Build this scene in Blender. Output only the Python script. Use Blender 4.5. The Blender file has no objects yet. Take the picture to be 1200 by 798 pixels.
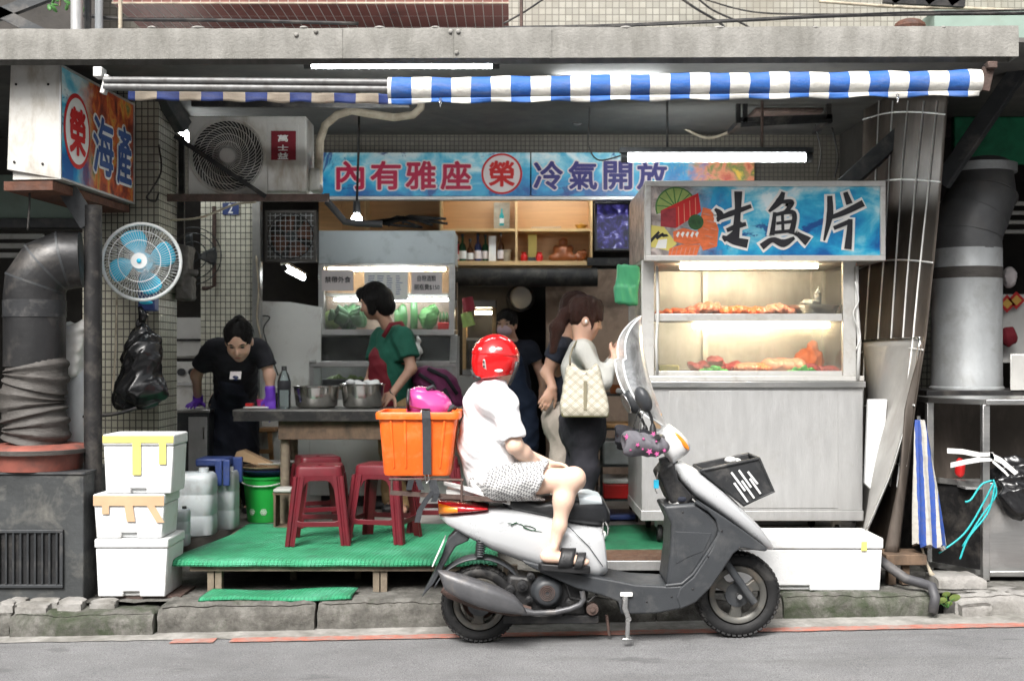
import bpy, math, random
import numpy as np
from mathutils import Vector, Matrix, Euler
random.seed(7); np.random.seed(7)
scn = bpy.context.scene
COL = scn.collection
R = math.radians
# ---------------------------------------------------------------- camera, sky, sun, exposure
F = 1416.7; CAMY = -6.0; CAMZ = 1.42; HZ = 415.0          # focal length in photo pixels, camera place, horizon row
def S(y): return F / (y - CAMY)
def P(px, py, y): s = S(y); return Vector(((px - 600) / s, y, CAMZ - (py - HZ) / s))
cd = bpy.data.cameras.new('camera'); cam = bpy.data.objects.new('camera', cd); COL.objects.link(cam)
cam.location = (0, CAMY, CAMZ); cam.rotation_euler = (R(90), 0, 0)
cd.lens = 42.5; cd.sensor_width = 36; cd.shift_y = (HZ - 399) / 1200; cd.clip_end = 400
cd.dof.use_dof = True; cd.dof.focus_distance = 6.1; cd.dof.aperture_fstop = 2.4
scn.camera = cam
w = bpy.data.worlds.new('World'); scn.world = w; w.use_nodes = True
nt = w.node_tree; bg = nt.nodes['Background']
sky = nt.nodes.new('ShaderNodeTexSky'); sky.sky_type = 'NISHITA'; sky.sun_disc = False
SUN_EL, SUN_AZ = 47, 198                                    # degrees; azimuth clockwise from +Y (behind the camera, a little to its left)
sky.sun_elevation = R(SUN_EL); sky.sun_rotation = R(SUN_AZ); sky.dust_density = 6; sky.air_density = 1.2; sky.ozone_density = 1
hsv = nt.nodes.new('ShaderNodeHueSaturation'); hsv.inputs['Saturation'].default_value = .18   # an overcast sky is grey
nt.links.new(sky.outputs[0], hsv.inputs['Color']); nt.links.new(hsv.outputs[0], bg.inputs[0]); bg.inputs[1].default_value = .10
sd = bpy.data.lights.new('sun', 'SUN'); sun = bpy.data.objects.new('sun', sd); COL.objects.link(sun)
sd.energy = 2.4; sd.angle = R(26); sd.color = (1, .97, .93)
_d = Vector((math.sin(R(SUN_AZ)) * math.cos(R(SUN_EL)), math.cos(R(SUN_AZ)) * math.cos(R(SUN_EL)), math.sin(R(SUN_EL))))
sun.rotation_euler = (-_d).to_track_quat('-Z', 'Y').to_euler()
vs = scn.view_settings; vs.view_transform = 'Standard'; vs.look = 'None'; vs.gamma = 1; vs.exposure = 1.2
try: scn.view_settings.use_curve_mapping = False
except Exception: pass
cy = scn.cycles; cy.use_denoising = True; cy.max_bounces = 8; cy.diffuse_bounces = 4; cy.glossy_bounces = 4; cy.transmission_bounces = 8; cy.transparent_max_bounces = 12
cy.sample_clamp_indirect = 6; cy.caustics_reflective = False; cy.caustics_refractive = False
# ---------------------------------------------------------------- materials
MATS = {}
def _n(nt, t, **kw):
    n = nt.nodes.new(t)
    for k, v in kw.items():
        if k in n.inputs.keys(): n.inputs[k].default_value = v
        else: setattr(n, k, v)
    return n
def _ramp(nt, fac, stops):
    r = nt.nodes.new('ShaderNodeValToRGB'); e = r.color_ramp.elements
    while len(e) < len(stops): e.new(.5)
    for i, (p, c) in enumerate(stops): e[i].position = p; e[i].color = (*c, 1) if not isinstance(c, (int, float)) else (c, c, c, 1)
    nt.links.new(fac, r.inputs[0]); return r
def _mix(nt, fac, a, b, mode='MIX'):
    m = nt.nodes.new('ShaderNodeMix'); m.data_type = 'RGBA'; m.blend_type = mode
    for s, v in ((m.inputs[0], fac), (m.inputs[6], a), (m.inputs[7], b)):
        if isinstance(v, (int, float)): s.default_value = v
        elif isinstance(v, tuple): s.default_value = (*v, 1)
        else: nt.links.new(v, s)
    return m.outputs[2]
def _math(nt, op, a, b=0.0, c=None):
    m = nt.nodes.new('ShaderNodeMath'); m.operation = op
    for i, v in enumerate((a, b, c)):
        if v is None: continue
        if isinstance(v, (int, float)): m.inputs[i].default_value = v
        else: nt.links.new(v, m.inputs[i])
    return m.outputs[0]
def _noise(nt, co, scale, detail=5, rough=.6, dist=0):
    n = nt.nodes.new('ShaderNodeTexNoise'); n.inputs['Scale'].default_value = scale; n.inputs['Detail'].default_value = detail
    n.inputs['Roughness'].default_value = rough; n.inputs['Distortion'].default_value = dist
    nt.links.new(co, n.inputs['Vector']); return n.outputs['Fac']
def _map(nt, co, sc=(1, 1, 1), rot=(0, 0, 0), loc=(0, 0, 0)):
    m = nt.nodes.new('ShaderNodeMapping'); m.inputs['Scale'].default_value = sc; m.inputs['Rotation'].default_value = rot; m.inputs['Location'].default_value = loc
    nt.links.new(co, m.inputs[0]); return m.outputs[0]
def newmat(name):
    m = bpy.data.materials.new(name); m.use_nodes = True; nt = m.node_tree; MATS[name] = m
    tc = nt.nodes.new('ShaderNodeTexCoord')
    return m, nt, nt.nodes['Principled BSDF'], tc.outputs['Object']
def mat(name, col, rough=.5, metal=0, var=.12, vs=6, bump=0, bs=60, dirt=None, dirt_amt=.5, ds=5, stretch=(1, 1, 1), coat=0, spec=.5,
        trans=0, ior=1.45, alpha=1, emit=None, estr=0, sss=0, rvar=.12, dstretch=None):
    m, nt, b, co = newmat(name)
    cs = _map(nt, co, stretch) if stretch != (1, 1, 1) else co
    base = col
    c = _ramp(nt, _noise(nt, cs, vs), [(.3, tuple(x * (1 - var) for x in base)), (.7, tuple(min(1, x * (1 + var)) for x in base))]).outputs[0]
    rgh = rough
    if dirt:
        cd_ = _map(nt, co, dstretch) if dstretch else co
        f = _ramp(nt, _noise(nt, cd_, ds, 8, .65, .3), [(.62 - .32 * dirt_amt, 0), (.86 - .2 * dirt_amt, 1)]).outputs[0]
        c = _mix(nt, f, c, dirt)
        if metal: nt.links.new(_math(nt, 'MULTIPLY_ADD', f, -.6 * metal, metal), b.inputs['Metallic'])
    rn = _math(nt, 'MULTIPLY_ADD', _noise(nt, cs, vs * 3), rvar * 2, rough - rvar)
    nt.links.new(c, b.inputs['Base Color']); nt.links.new(rn, b.inputs['Roughness'])
    if not (dirt and metal): b.inputs['Metallic'].default_value = metal
    b.inputs['Specular IOR Level'].default_value = spec; b.inputs['IOR'].default_value = ior
    b.inputs['Coat Weight'].default_value = coat; b.inputs['Coat Roughness'].default_value = .08
    b.inputs['Transmission Weight'].default_value = trans; b.inputs['Alpha'].default_value = alpha
    if sss: b.inputs['Subsurface Weight'].default_value = sss; b.inputs['Subsurface Radius'].default_value = (.02, .008, .004); b.inputs['Subsurface Scale'].default_value = .5
    if emit: b.inputs['Emission Color'].default_value = (*emit, 1); b.inputs['Emission Strength'].default_value = estr
    if bump:
        bn = nt.nodes.new('ShaderNodeBump'); bn.inputs['Strength'].default_value = bump; bn.inputs['Distance'].default_value = .01
        nt.links.new(_noise(nt, cs, bs, 4), bn.inputs['Height']); nt.links.new(bn.outputs[0], b.inputs['Normal'])
    return m
def stripes(name, c1, c2, period, axis='X', rough=.7, duty=.5, dirt=(.2, .18, .15), bump=.3):
    m, nt, b, co = newmat(name)
    sp = nt.nodes.new('ShaderNodeSeparateXYZ'); nt.links.new(co, sp.inputs[0])
    wob = _math(nt, 'MULTIPLY', _noise(nt, co, 12, 2), .012)
    f = _math(nt, 'FRACT', _math(nt, 'DIVIDE', _math(nt, 'ADD', sp.outputs[axis], wob), period))
    c = _mix(nt, _math(nt, 'LESS_THAN', f, duty), c2, c1)
    c = _mix(nt, _ramp(nt, _noise(nt, _map(nt, co, (1.2, 5, 8)), 5, 8, .7), [(.45, 0), (.85, .55)]).outputs[0], c, dirt)
    nt.links.new(c, b.inputs['Base Color']); b.inputs['Roughness'].default_value = rough
    bn = nt.nodes.new('ShaderNodeBump'); bn.inputs['Strength'].default_value = bump; bn.inputs['Distance'].default_value = .02
    nt.links.new(_noise(nt, co, 18, 5), bn.inputs['Height']); nt.links.new(bn.outputs[0], b.inputs['Normal'])
    return m
def tiles(name, col, mortar, pitch, gap=.09, ratio=1., rough=.35, axes='XZ', dirt=(.08, .07, .06), dirt_amt=.45, offset=0.0, var=.12, bump=.5):
    m, nt, b, co = newmat(name)
    sp = nt.nodes.new('ShaderNodeSeparateXYZ'); nt.links.new(co, sp.inputs[0])
    cb = nt.nodes.new('ShaderNodeCombineXYZ'); nt.links.new(sp.outputs[axes[0]], cb.inputs[0]); nt.links.new(sp.outputs[axes[1]], cb.inputs[1])
    br = nt.nodes.new('ShaderNodeTexBrick'); br.offset = offset; br.squash = 1
    nt.links.new(cb.outputs[0], br.inputs['Vector'])
    br.inputs['Scale'].default_value = 1; br.inputs['Brick Width'].default_value = pitch; br.inputs['Row Height'].default_value = pitch * ratio
    br.inputs['Mortar Size'].default_value = pitch * gap; br.inputs['Mortar Smooth'].default_value = .2; br.inputs['Bias'].default_value = 0
    br.inputs['Color1'].default_value = (*[x * (1 - var) for x in col], 1); br.inputs['Color2'].default_value = (*[min(1, x * (1 + var)) for x in col], 1); br.inputs['Mortar'].default_value = (*mortar, 1)
    f = _ramp(nt, _noise(nt, co, 3.5, 8, .65, .4), [(.62 - .32 * dirt_amt, 0), (.9 - .2 * dirt_amt, .8)]).outputs[0]
    nt.links.new(_mix(nt, f, br.outputs['Color'], dirt), b.inputs['Base Color'])
    nt.links.new(_math(nt, 'MULTIPLY_ADD', br.outputs['Fac'], .5, rough), b.inputs['Roughness'])
    bn = nt.nodes.new('ShaderNodeBump'); bn.inputs['Strength'].default_value = bump; bn.inputs['Distance'].default_value = .004; bn.invert = True
    nt.links.new(br.outputs['Fac'], bn.inputs['Height']); nt.links.new(bn.outputs[0], b.inputs['Normal'])
    return m
def glow(name, col, strength):
    m = bpy.data.materials.new(name); m.use_nodes = True; b = m.node_tree.nodes['Principled BSDF']; MATS[name] = m
    b.inputs['Base Color'].default_value = (.8, .8, .8, 1); b.inputs['Emission Color'].default_value = (*col, 1); b.inputs['Emission Strength'].default_value = strength
    return m
def clear(name, col=(.95, .97, .97), rough=.03, haze=.12, hazecol=(.8, .8, .78), hscale=4):
    """thin sheet of glass or acrylic: clear with a dusty film, shadows pass through"""
    m, nt, b, co = newmat(name)
    nt.nodes.remove(b); out = nt.nodes['Material Output']
    tr = nt.nodes.new('ShaderNodeBsdfTransparent'); tr.inputs[0].default_value = (*col, 1)
    gl = nt.nodes.new('ShaderNodeBsdfGlossy'); gl.inputs['Roughness'].default_value = rough
    fr = nt.nodes.new('ShaderNodeFresnel'); fr.inputs[0].default_value = 1.45
    df = nt.nodes.new('ShaderNodeBsdfDiffuse'); df.inputs[0].default_value = (*hazecol, 1)
    tl = nt.nodes.new('ShaderNodeBsdfTranslucent'); tl.inputs[0].default_value = (*hazecol, 1)
    a1 = nt.nodes.new('ShaderNodeMixShader'); nt.links.new(fr.outputs[0], a1.inputs[0]); nt.links.new(tr.outputs[0], a1.inputs[1]); nt.links.new(gl.outputs[0], a1.inputs[2])
    a0 = nt.nodes.new('ShaderNodeMixShader'); a0.inputs[0].default_value = .5; nt.links.new(df.outputs[0], a0.inputs[1]); nt.links.new(tl.outputs[0], a0.inputs[2])
    a2 = nt.nodes.new('ShaderNodeMixShader'); f = _ramp(nt, _noise(nt, co, hscale, 6, .65, .5), [(.35, haze * .35), (.75, haze * 1.6)]).outputs[0]
    nt.links.new(f, a2.inputs[0]); nt.links.new(a1.outputs[0], a2.inputs[1]); nt.links.new(a0.outputs[0], a2.inputs[2]); nt.links.new(a2.outputs[0], out.inputs[0])
    return m
# ---------------------------------------------------------------- mesh builder
def rotm(rx=0, ry=0, rz=0): return Euler((R(rx), R(ry), R(rz))).to_matrix()
class MB:
    def __init__(s): s.v = []; s.f = []; s.mi = []; s.cur = 0
    def add(s, vs, fs):
        o = len(s.v); s.v += [tuple(v) for v in vs]; s.f += [tuple(i + o for i in f) for f in fs]; s.mi += [s.cur] * len(fs); return s
    def box(s, c, d, rot=None):
        c = Vector(c); h = [x / 2 for x in d]; vs = []
        for x in (-1, 1):
            for y in (-1, 1):
                for z in (-1, 1):
                    p = Vector((x * h[0], y * h[1], z * h[2])); vs.append(c + (rot @ p if rot else p))
        return s.add(vs, [(0, 1, 3, 2), (4, 6, 7, 5), (0, 4, 5, 1), (2, 3, 7, 6), (0, 2, 6, 4), (1, 5, 7, 3)])
    def bx(s, x0, x1, y0, y1, z0, z1): return s.box(((x0 + x1) / 2, (y0 + y1) / 2, (z0 + z1) / 2), (abs(x1 - x0), abs(y1 - y0), abs(z1 - z0)))
    def bar(s, a, b, wd, hd, up=(0, 0, 1)):
        a, b = Vector(a), Vector(b); d = (b - a); L = d.length; d = d / L; u = Vector(up)
        if abs(d.dot(u)) > .99: u = Vector((0, 1, 0))
        x = d.cross(u).normalized(); z = x.cross(d)
        return s.box((a + b) / 2, (wd, L, hd), Matrix((x, d, z)).transposed())
    def tube(s, pts, r, n=10, cap=True, squash=None):
        pts = [Vector(p) for p in pts]; rs = r if isinstance(r, (list, tuple)) else [r] * len(pts)
        t = [(pts[min(i + 1, len(pts) - 1)] - pts[max(i - 1, 0)]).normalized() for i in range(len(pts))]
        u = Vector((0, 0, 1)) if abs(t[0].z) < .9 else Vector((1, 0, 0)); u = (u - t[0] * u.dot(t[0])).normalized(); vs = []; fs = []
        for i, p in enumerate(pts):
            u = u - t[i] * u.dot(t[i]); u = u.normalized() if u.length > 1e-6 else t[i].orthogonal().normalized(); v = t[i].cross(u)
            for k in range(n):
                a = 2 * math.pi * k / n; sx, sy = squash or (1, 1); vs.append(p + (u * math.cos(a) * sx + v * math.sin(a) * sy) * rs[i])
        m = len(pts)
        for i in range(m - 1):
            for k in range(n): fs.append((i * n + k, i * n + (k + 1) % n, (i + 1) * n + (k + 1) % n, (i + 1) * n + k))
        if cap: fs += [tuple(range(n - 1, -1, -1)), tuple(range((m - 1) * n, m * n))]
        return s.add(vs, fs)
    def cyl(s, a, b, r, r2=None, n=16): return s.tube([a, b], [r, r if r2 is None else r2], n)
    def lathe(s, prof, c=(0, 0, 0), n=24, rot=None, sx=1, sy=1):
        c = Vector(c); vs = []; fs = []
        for (r, z) in prof:
            for k in range(n):
                a = 2 * math.pi * k / n; p = Vector((r * math.cos(a) * sx, r * math.sin(a) * sy, z)); vs.append(c + (rot @ p if rot else p))
        for i in range(len(prof) - 1):
            for k in range(n): fs.append((i * n + k, i * n + (k + 1) % n, (i + 1) * n + (k + 1) % n, (i + 1) * n + k))
        return s.add(vs, fs)
    def prism(s, poly, y0, y1, frame=None):
        """poly in (x, z), extruded along y; frame maps local to world"""
        a = sum(poly[i][0] * poly[(i + 1) % len(poly)][1] - poly[(i + 1) % len(poly)][0] * poly[i][1] for i in range(len(poly)))
        if a < 0: poly = poly[::-1]
        n = len(poly); vs = [Vector((x, y0, z)) for x, z in poly] + [Vector((x, y1, z)) for x, z in poly]
        if frame: vs = [frame @ v for v in vs]
        fs = [tuple(range(n)), tuple(range(2 * n - 1, n - 1, -1))] + [(i, i + n, (i + 1) % n + n, (i + 1) % n) for i in range(n)]
        return s.add(vs, fs)
    def ell(s, c, r, nu=16, nv=10, rot=None):
        r = r if isinstance(r, (tuple, list)) else (r, r, r); c = Vector(c); vs = []; fs = []
        for i in range(1, nv):
            th = math.pi * i / nv
            for k in range(nu):
                a = 2 * math.pi * k / nu; p = Vector((r[0] * math.sin(th) * math.cos(a), r[1] * math.sin(th) * math.sin(a), r[2] * math.cos(th))); vs.append(c + (rot @ p if rot else p))
        for z in (1, -1): p = Vector((0, 0, z * r[2])); vs.append(c + (rot @ p if rot else p))
        for i in range(nv - 2):
            for k in range(nu): fs.append((i * nu + k, (i + 1) * nu + k, (i + 1) * nu + (k + 1) % nu, i * nu + (k + 1) % nu))
        t, bt = len(vs) - 2, len(vs) - 1
        for k in range(nu): fs += [(t, k, (k + 1) % nu), (bt, (nv - 2) * nu + (k + 1) % nu, (nv - 2) * nu + k)]
        return s.add(vs, fs)
    def loft(s, rings, cap=True, close=True):
        n = len(rings[0]); vs = [v for r in rings for v in r]; fs = []
        for i in range(len(rings) - 1):
            for k in range(n if close else n - 1): fs.append((i * n + k, i * n + (k + 1) % n, (i + 1) * n + (k + 1) % n, (i + 1) * n + k))
        if cap and close: fs += [tuple(range(n - 1, -1, -1)), tuple(range((len(rings) - 1) * n, len(rings) * n))]
        return s.add(vs, fs)
    def grid(s, fn, nu, nv):
        vs = [fn(i / nu, j / nv) for i in range(nu + 1) for j in range(nv + 1)]
        fs = [(i * (nv + 1) + j, (i + 1) * (nv + 1) + j, (i + 1) * (nv + 1) + j + 1, i * (nv + 1) + j + 1) for i in range(nu) for j in range(nv)]
        return s.add(vs, fs)
    def mesh(s, name):
        m = bpy.data.meshes.new(name); m.from_pydata(s.v, [], s.f)
        if max(s.mi, default=0): m.polygons.foreach_set('material_index', s.mi)
        return m
    def build(s, name, ma, parent=None, smooth=None, bevel=0, seg=2, fix=False, solid=0, sub=0):
        m = s.mesh(name)
        if fix:
            import bmesh
            bm = bmesh.new(); bm.from_mesh(m); bmesh.ops.recalc_face_normals(bm, faces=bm.faces); bm.to_mesh(m); bm.free()
        return link(name, m, ma, parent, smooth, bevel, seg, solid, sub)
def link(name, m, ma, parent=None, smooth=None, bevel=0, seg=2, solid=0, sub=0):
    for q in (ma if isinstance(ma, (list, tuple)) else [ma]): m.materials.append(MATS[q] if isinstance(q, str) else q)
    if smooth is not None:
        m.shade_smooth()
        if smooth < 180: m.set_sharp_from_angle(angle=R(smooth))
    o = bpy.data.objects.new(name, m); COL.objects.link(o)
    if solid: d = o.modifiers.new('s', 'SOLIDIFY'); d.thickness = solid; d.offset = 0
    if bevel:
        d = o.modifiers.new('b', 'BEVEL'); d.width = bevel; d.segments = seg; d.limit_method = 'ANGLE'; d.angle_limit = R(35); d.harden_normals = False
        if smooth is None: m.shade_smooth(); m.set_sharp_from_angle(angle=R(50))
    if sub: d = o.modifiers.new('u', 'SUBSURF'); d.levels = sub; d.render_levels = sub
    if parent is not None: par(o, parent)
    return o
ROOTM = {}
def par(o, p):
    o.parent = p; o.matrix_parent_inverse = ROOTM.get(p.name, Matrix()).inverted()
def thing(name, label, cat, loc=(0, 0, 0), group=None):
    o = bpy.data.objects.new(name, None); COL.objects.link(o); o.location = loc; o.empty_display_size = .1
    ROOTM[o.name] = Matrix.Translation(Vector(loc)); tag(o, label, cat, group); return o
def tag(o, label=None, cat=None, group=None, kind=None):
    if label: o['label'] = label
    if cat: o['category'] = cat
    if group: o['group'] = group
    if kind: o['kind'] = kind
    return o
def dup(root, loc, rz=0, label=None, scale=None):
    r = root.copy(); COL.objects.link(r); r.location = loc; r.rotation_euler = (0, 0, rz)
    if scale: r.scale = scale
    if label: r['label'] = label
    for ch in list(root.children):
        c = ch.copy(); COL.objects.link(c); c.parent = r
        for g in list(ch.children): d = g.copy(); COL.objects.link(d); d.parent = c
    return r
# ---------------------------------------------------------------- lettering (flat print, fitted to a box)
_tc = {}
def glyph(txt, off=0.0):
    k = (txt, off)
    if k not in _tc:
        c = bpy.data.curves.new('t', 'FONT'); c.body = txt; c.size = 1; c.offset = off; c.resolution_u = 3
        o = bpy.data.objects.new('t', c); COL.objects.link(o); bpy.context.view_layer.update()
        m = bpy.data.meshes.new_from_object(o.evaluated_get(bpy.context.evaluated_depsgraph_get()))
        v = np.array([q.co[:] for q in m.vertices]); f = [tuple(p.vertices) for p in m.polygons]
        bpy.data.objects.remove(o); bpy.data.curves.remove(c); bpy.data.meshes.remove(m); _tc[k] = (v, f)
    return _tc[k]
def put_text(mb, txt, frame, x0, x1, z0, z1, off=0.0, lift=0.0, ref=None):
    """glyphs fitted into the box (x0..x1, z0..z1) of frame's x/z plane; printed side faces -y"""
    v, f = glyph(txt); lo, hi = v.min(0), v.max(0); em = (z1 - z0); ri = (off if ref is None else ref) * em; ro = off * em; n = 1 if off <= 0 else (10 if ref is None else 14)
    x0 += ri; x1 -= ri; z0 += ri; z1 -= ri; sx = (x1 - x0) / (hi[0] - lo[0]); sz = (z1 - z0) / (hi[1] - lo[1])
    for k in range(n):
        dx, dz = (0, 0) if k == 0 else (ro * math.cos(6.2832 * k / (n - 1)), ro * math.sin(6.2832 * k / (n - 1)))
        mb.add([frame @ Vector((x0 + dx + (q[0] - lo[0]) * sx, -lift - .0001 * k, z0 + dz + (q[1] - lo[1]) * sz)) for q in v], f)
def frame_at(o, xdir=(1, 0, 0), zdir=(0, 0, 1)):
    x = Vector(xdir).normalized(); z = Vector(zdir).normalized(); y = z.cross(x)
    return Matrix.Translation(Vector(o)) @ Matrix((x, y, z)).transposed().to_4x4()
# ---------------------------------------------------------------- organic shapes: distance fields meshed with surface nets
class SDF:
    def __init__(s, lo, hi, h):
        s.h = h; s.lo = np.array(lo, float); n = np.ceil((np.array(hi, float) - s.lo) / h).astype(int) + 1; s.n = n; s.f = np.full(n, .5, np.float32)
    def _sl(s, lo, hi):
        a = np.clip(np.floor((np.array(lo) - s.lo) / s.h).astype(int), 0, s.n); b = np.clip(np.ceil((np.array(hi) - s.lo) / s.h).astype(int) + 1, 0, s.n)
        if (b <= a).any(): return None, None
        g = np.meshgrid(*[(s.lo[i] + s.h * np.arange(a[i], b[i])).astype(np.float32) for i in range(3)], indexing='ij')
        return tuple(slice(a[i], b[i]) for i in range(3)), g
    def _min(s, sl, d, k, sub=False):
        a = s.f[sl]
        if sub:
            d = -d
            if k > 0: hh = np.maximum(k - np.abs(a - d), 0) / k; s.f[sl] = np.maximum(a, d) + hh * hh * k * .25
            else: s.f[sl] = np.maximum(a, d)
            return
        if k > 0: hh = np.maximum(k - np.abs(a - d), 0) / k; s.f[sl] = np.minimum(a, d) - hh * hh * k * .25
        else: s.f[sl] = np.minimum(a, d)
    def cap(s, a, b, ra, rb=None, k=.02, sub=False, flat=None):
        rb = ra if rb is None else rb; a = np.array(a, float); b = np.array(b, float); m = max(ra, rb) * (1 if not flat else 1) + k + 3 * s.h
        sl, g = s._sl(np.minimum(a, b) - m, np.maximum(a, b) + m)
        if sl is None: return s
        ba = b - a; L = ba @ ba + 1e-9; pa = [g[i] - a[i] for i in range(3)]
        t = np.clip((pa[0] * ba[0] + pa[1] * ba[1] + pa[2] * ba[2]) / L, 0, 1); q = [pa[i] - ba[i] * t for i in range(3)]
        d2 = q[0] ** 2 + q[1] ** 2 + q[2] ** 2
        if flat is not None:                       # flat = (direction, factor): squash the section along a direction
            n = np.array(flat[0], float); n /= np.linalg.norm(n); dn = q[0] * n[0] + q[1] * n[1] + q[2] * n[2]; d2 = d2 + dn * dn * (1 / flat[1] ** 2 - 1)
        s._min(sl, np.sqrt(d2) - (ra + (rb - ra) * t), k, sub); return s
    def ell(s, c, r, rot=None, k=.02, sub=False):
        c = np.array(c, float); r = np.array(r, float) if not isinstance(r, (int, float)) else np.full(3, float(r)); m = r.max() + k + 3 * s.h
        sl, g = s._sl(c - m, c + m)
        if sl is None: return s
        p = [g[i] - c[i] for i in range(3)]
        if rot is not None:
            Rm = np.array(rot); p = [p[0] * Rm[0][i] + p[1] * Rm[1][i] + p[2] * Rm[2][i] for i in range(3)]
        k0 = np.sqrt(sum((p[i] / r[i]) ** 2 for i in range(3))); k1 = np.sqrt(sum((p[i] / r[i] ** 2) ** 2 for i in range(3))) + 1e-9
        s._min(sl, k0 * (k0 - 1) / k1, k, sub); return s
    def rbox(s, c, hx, r=.01, rot=None, k=.01, sub=False):
        c = np.array(c, float); hx = np.array(hx, float); m = np.linalg.norm(hx) + k + 3 * s.h
        sl, g = s._sl(c - m, c + m)
        if sl is None: return s
        p = [g[i] - c[i] for i in range(3)]
        if rot is not None:
            Rm = np.array(rot); p = [p[0] * Rm[0][i] + p[1] * Rm[1][i] + p[2] * Rm[2][i] for i in range(3)]
        q = [np.abs(p[i]) - (hx[i] - r) for i in range(3)]
        d = np.sqrt(sum(np.maximum(x, 0) ** 2 for x in q)) + np.minimum(np.maximum(np.maximum(q[0], q[1]), q[2]), 0) - r
        s._min(sl, d, k, sub); return s
    def cut(s, o, n, k=.006):
        """keep the side the normal points away from"""
        n = np.array(n, float); n /= np.linalg.norm(n); g = [s.lo[i] + s.h * np.arange(s.n[i]) for i in range(3)]
        d = ((g[0] - o[0]) * n[0])[:, None, None] + ((g[1] - o[1]) * n[1])[None, :, None] + ((g[2] - o[2]) * n[2])[None, None, :]
        d = d.astype(np.float32); hh = np.maximum(k - np.abs(s.f - d), 0) / k; s.f = np.maximum(s.f, d) + hh * hh * k * .25; return s
    def folds(s, amp, freq, seed=0, stretch=(1, 1, 1)):
        rs = np.random.RandomState(seed); g = np.meshgrid(*[(s.lo[i] + s.h * np.arange(s.n[i])).astype(np.float32) * stretch[i] for i in range(3)], indexing='ij'); a = 0
        wp = [np.sin(g[(i + 1) % 3] * freq * .45 + rs.rand() * 6) * 1.3 for i in range(3)]
        for q in range(4):
            d = rs.randn(3); d /= np.linalg.norm(d); ph = (g[0] * d[0] + g[1] * d[1] + g[2] * d[2]) * freq * (1 + .4 * q) + wp[q % 3] + rs.rand() * 6
            a = a + (1 - np.abs(np.sin(ph))) * (.8 ** q)
        s.f += (amp * (1.3 - a * .9)).astype(np.float32); return s
    def mesh(s):
        f = s.f; f = f.copy(); f[0] = f[-1] = .5; f[:, 0] = f[:, -1] = .5; f[:, :, 0] = f[:, :, -1] = .5
        neg = f < 0; nx, ny, nz = [q - 1 for q in f.shape]
        C = {(i, j, k): (slice(i, nx + i), slice(j, ny + j), slice(k, nz + k)) for i in (0, 1) for j in (0, 1) for k in (0, 1)}
        cnt = sum(neg[c].astype(np.int8) for c in C.values()); act = (cnt > 0) & (cnt < 8); idx = np.argwhere(act)
        num = np.full(act.shape, -1, np.int64); num[act] = np.arange(len(idx)); vals = {c: f[C[c]][act] for c in C}
        pos = np.zeros((len(idx), 3)); n = np.zeros(len(idx))
        for c in C:
            for ax in range(3):
                if c[ax]: continue
                e = list(c); e[ax] = 1; a, b = vals[c], vals[tuple(e)]; mk = (a < 0) != (b < 0); t = np.where(mk, a / np.where(mk, a - b, 1), 0)
                for q in range(3): pos[:, q] += np.where(mk, c[q] + (t if q == ax else 0), 0)
                n += mk
        pos = (pos / n[:, None] + idx) * s.h + s.lo; quads = []
        for ax in range(3):
            u, v = [(1, 2), (2, 0), (0, 1)][ax]
            a = [slice(None)] * 3; b = [slice(None)] * 3; a[ax] = slice(0, -1); b[ax] = slice(1, None)
            sa, sb = neg[tuple(a)], neg[tuple(b)]; e = np.argwhere(sa != sb)
            e = e[(e[:, u] > 0) & (e[:, v] > 0) & (e[:, u] < f.shape[u] - 1) & (e[:, v] < f.shape[v] - 1)]
            fl = sa[tuple(e.T)]; cs = []
            for du, dv in ((-1, -1), (0, -1), (0, 0), (-1, 0)):
                q = e.copy(); q[:, u] += du; q[:, v] += dv; cs.append(num[tuple(q.T)])
            q = np.stack(cs, 1); q[~fl] = q[~fl][:, ::-1]; quads.append(q)
        return pos, np.concatenate(quads)
    def build(s, name, ma, parent=None, smooth=180, matfn=None):
        v, q = s.mesh(); m = bpy.data.meshes.new(name); m.from_pydata(v.tolist(), [], q.tolist())
        if matfn is not None: m.polygons.foreach_set('material_index', np.asarray(matfn(v[q].mean(1)), np.int32))
        return link(name, m, ma, parent, smooth)
# ---------------------------------------------------------------- palette
K = (.03, .028, .025)
m, nt, b, co = newmat('asphalt')
c = _ramp(nt, _noise(nt, co, 1.1, 8, .7), [(.3, (.14, .14, .142)), (.5, (.19, .19, .192)), (.7, (.24, .24, .241))]).outputs[0]
c = _mix(nt, _ramp(nt, _noise(nt, co, 150, 3, .7), [(.38, .75), (.5, 0)]).outputs[0], c, (.07, .07, .075)); c = _mix(nt, _ramp(nt, _noise(nt, co, 210, 2, .6), [(.62, 0), (.70, .8)]).outputs[0], c, (.42, .41, .40))
c = _mix(nt, _ramp(nt, _noise(nt, _map(nt, co, (.35, 2.2, 1)), 2.4, 7, .65), [(.5, 0), (.75, .5)]).outputs[0], c, (.11, .108, .105)); c = _mix(nt, _ramp(nt, _noise(nt, _map(nt, co, (1, 1.6, 1), loc=(2, 3, 1)), 3.2, 4, .5), [(.64, 0), (.7, .45)]).outputs[0], c, (.075, .074, .075))
nt.links.new(c, b.inputs['Base Color']); b.inputs['Roughness'].default_value = .8; b.inputs['Specular IOR Level'].default_value = .3
bn = nt.nodes.new('ShaderNodeBump'); bn.inputs['Strength'].default_value = .8; bn.inputs['Distance'].default_value = .006; nt.links.new(_noise(nt, co, 130, 4, .7), bn.inputs['Height']); nt.links.new(bn.outputs[0], b.inputs['Normal'])
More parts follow.
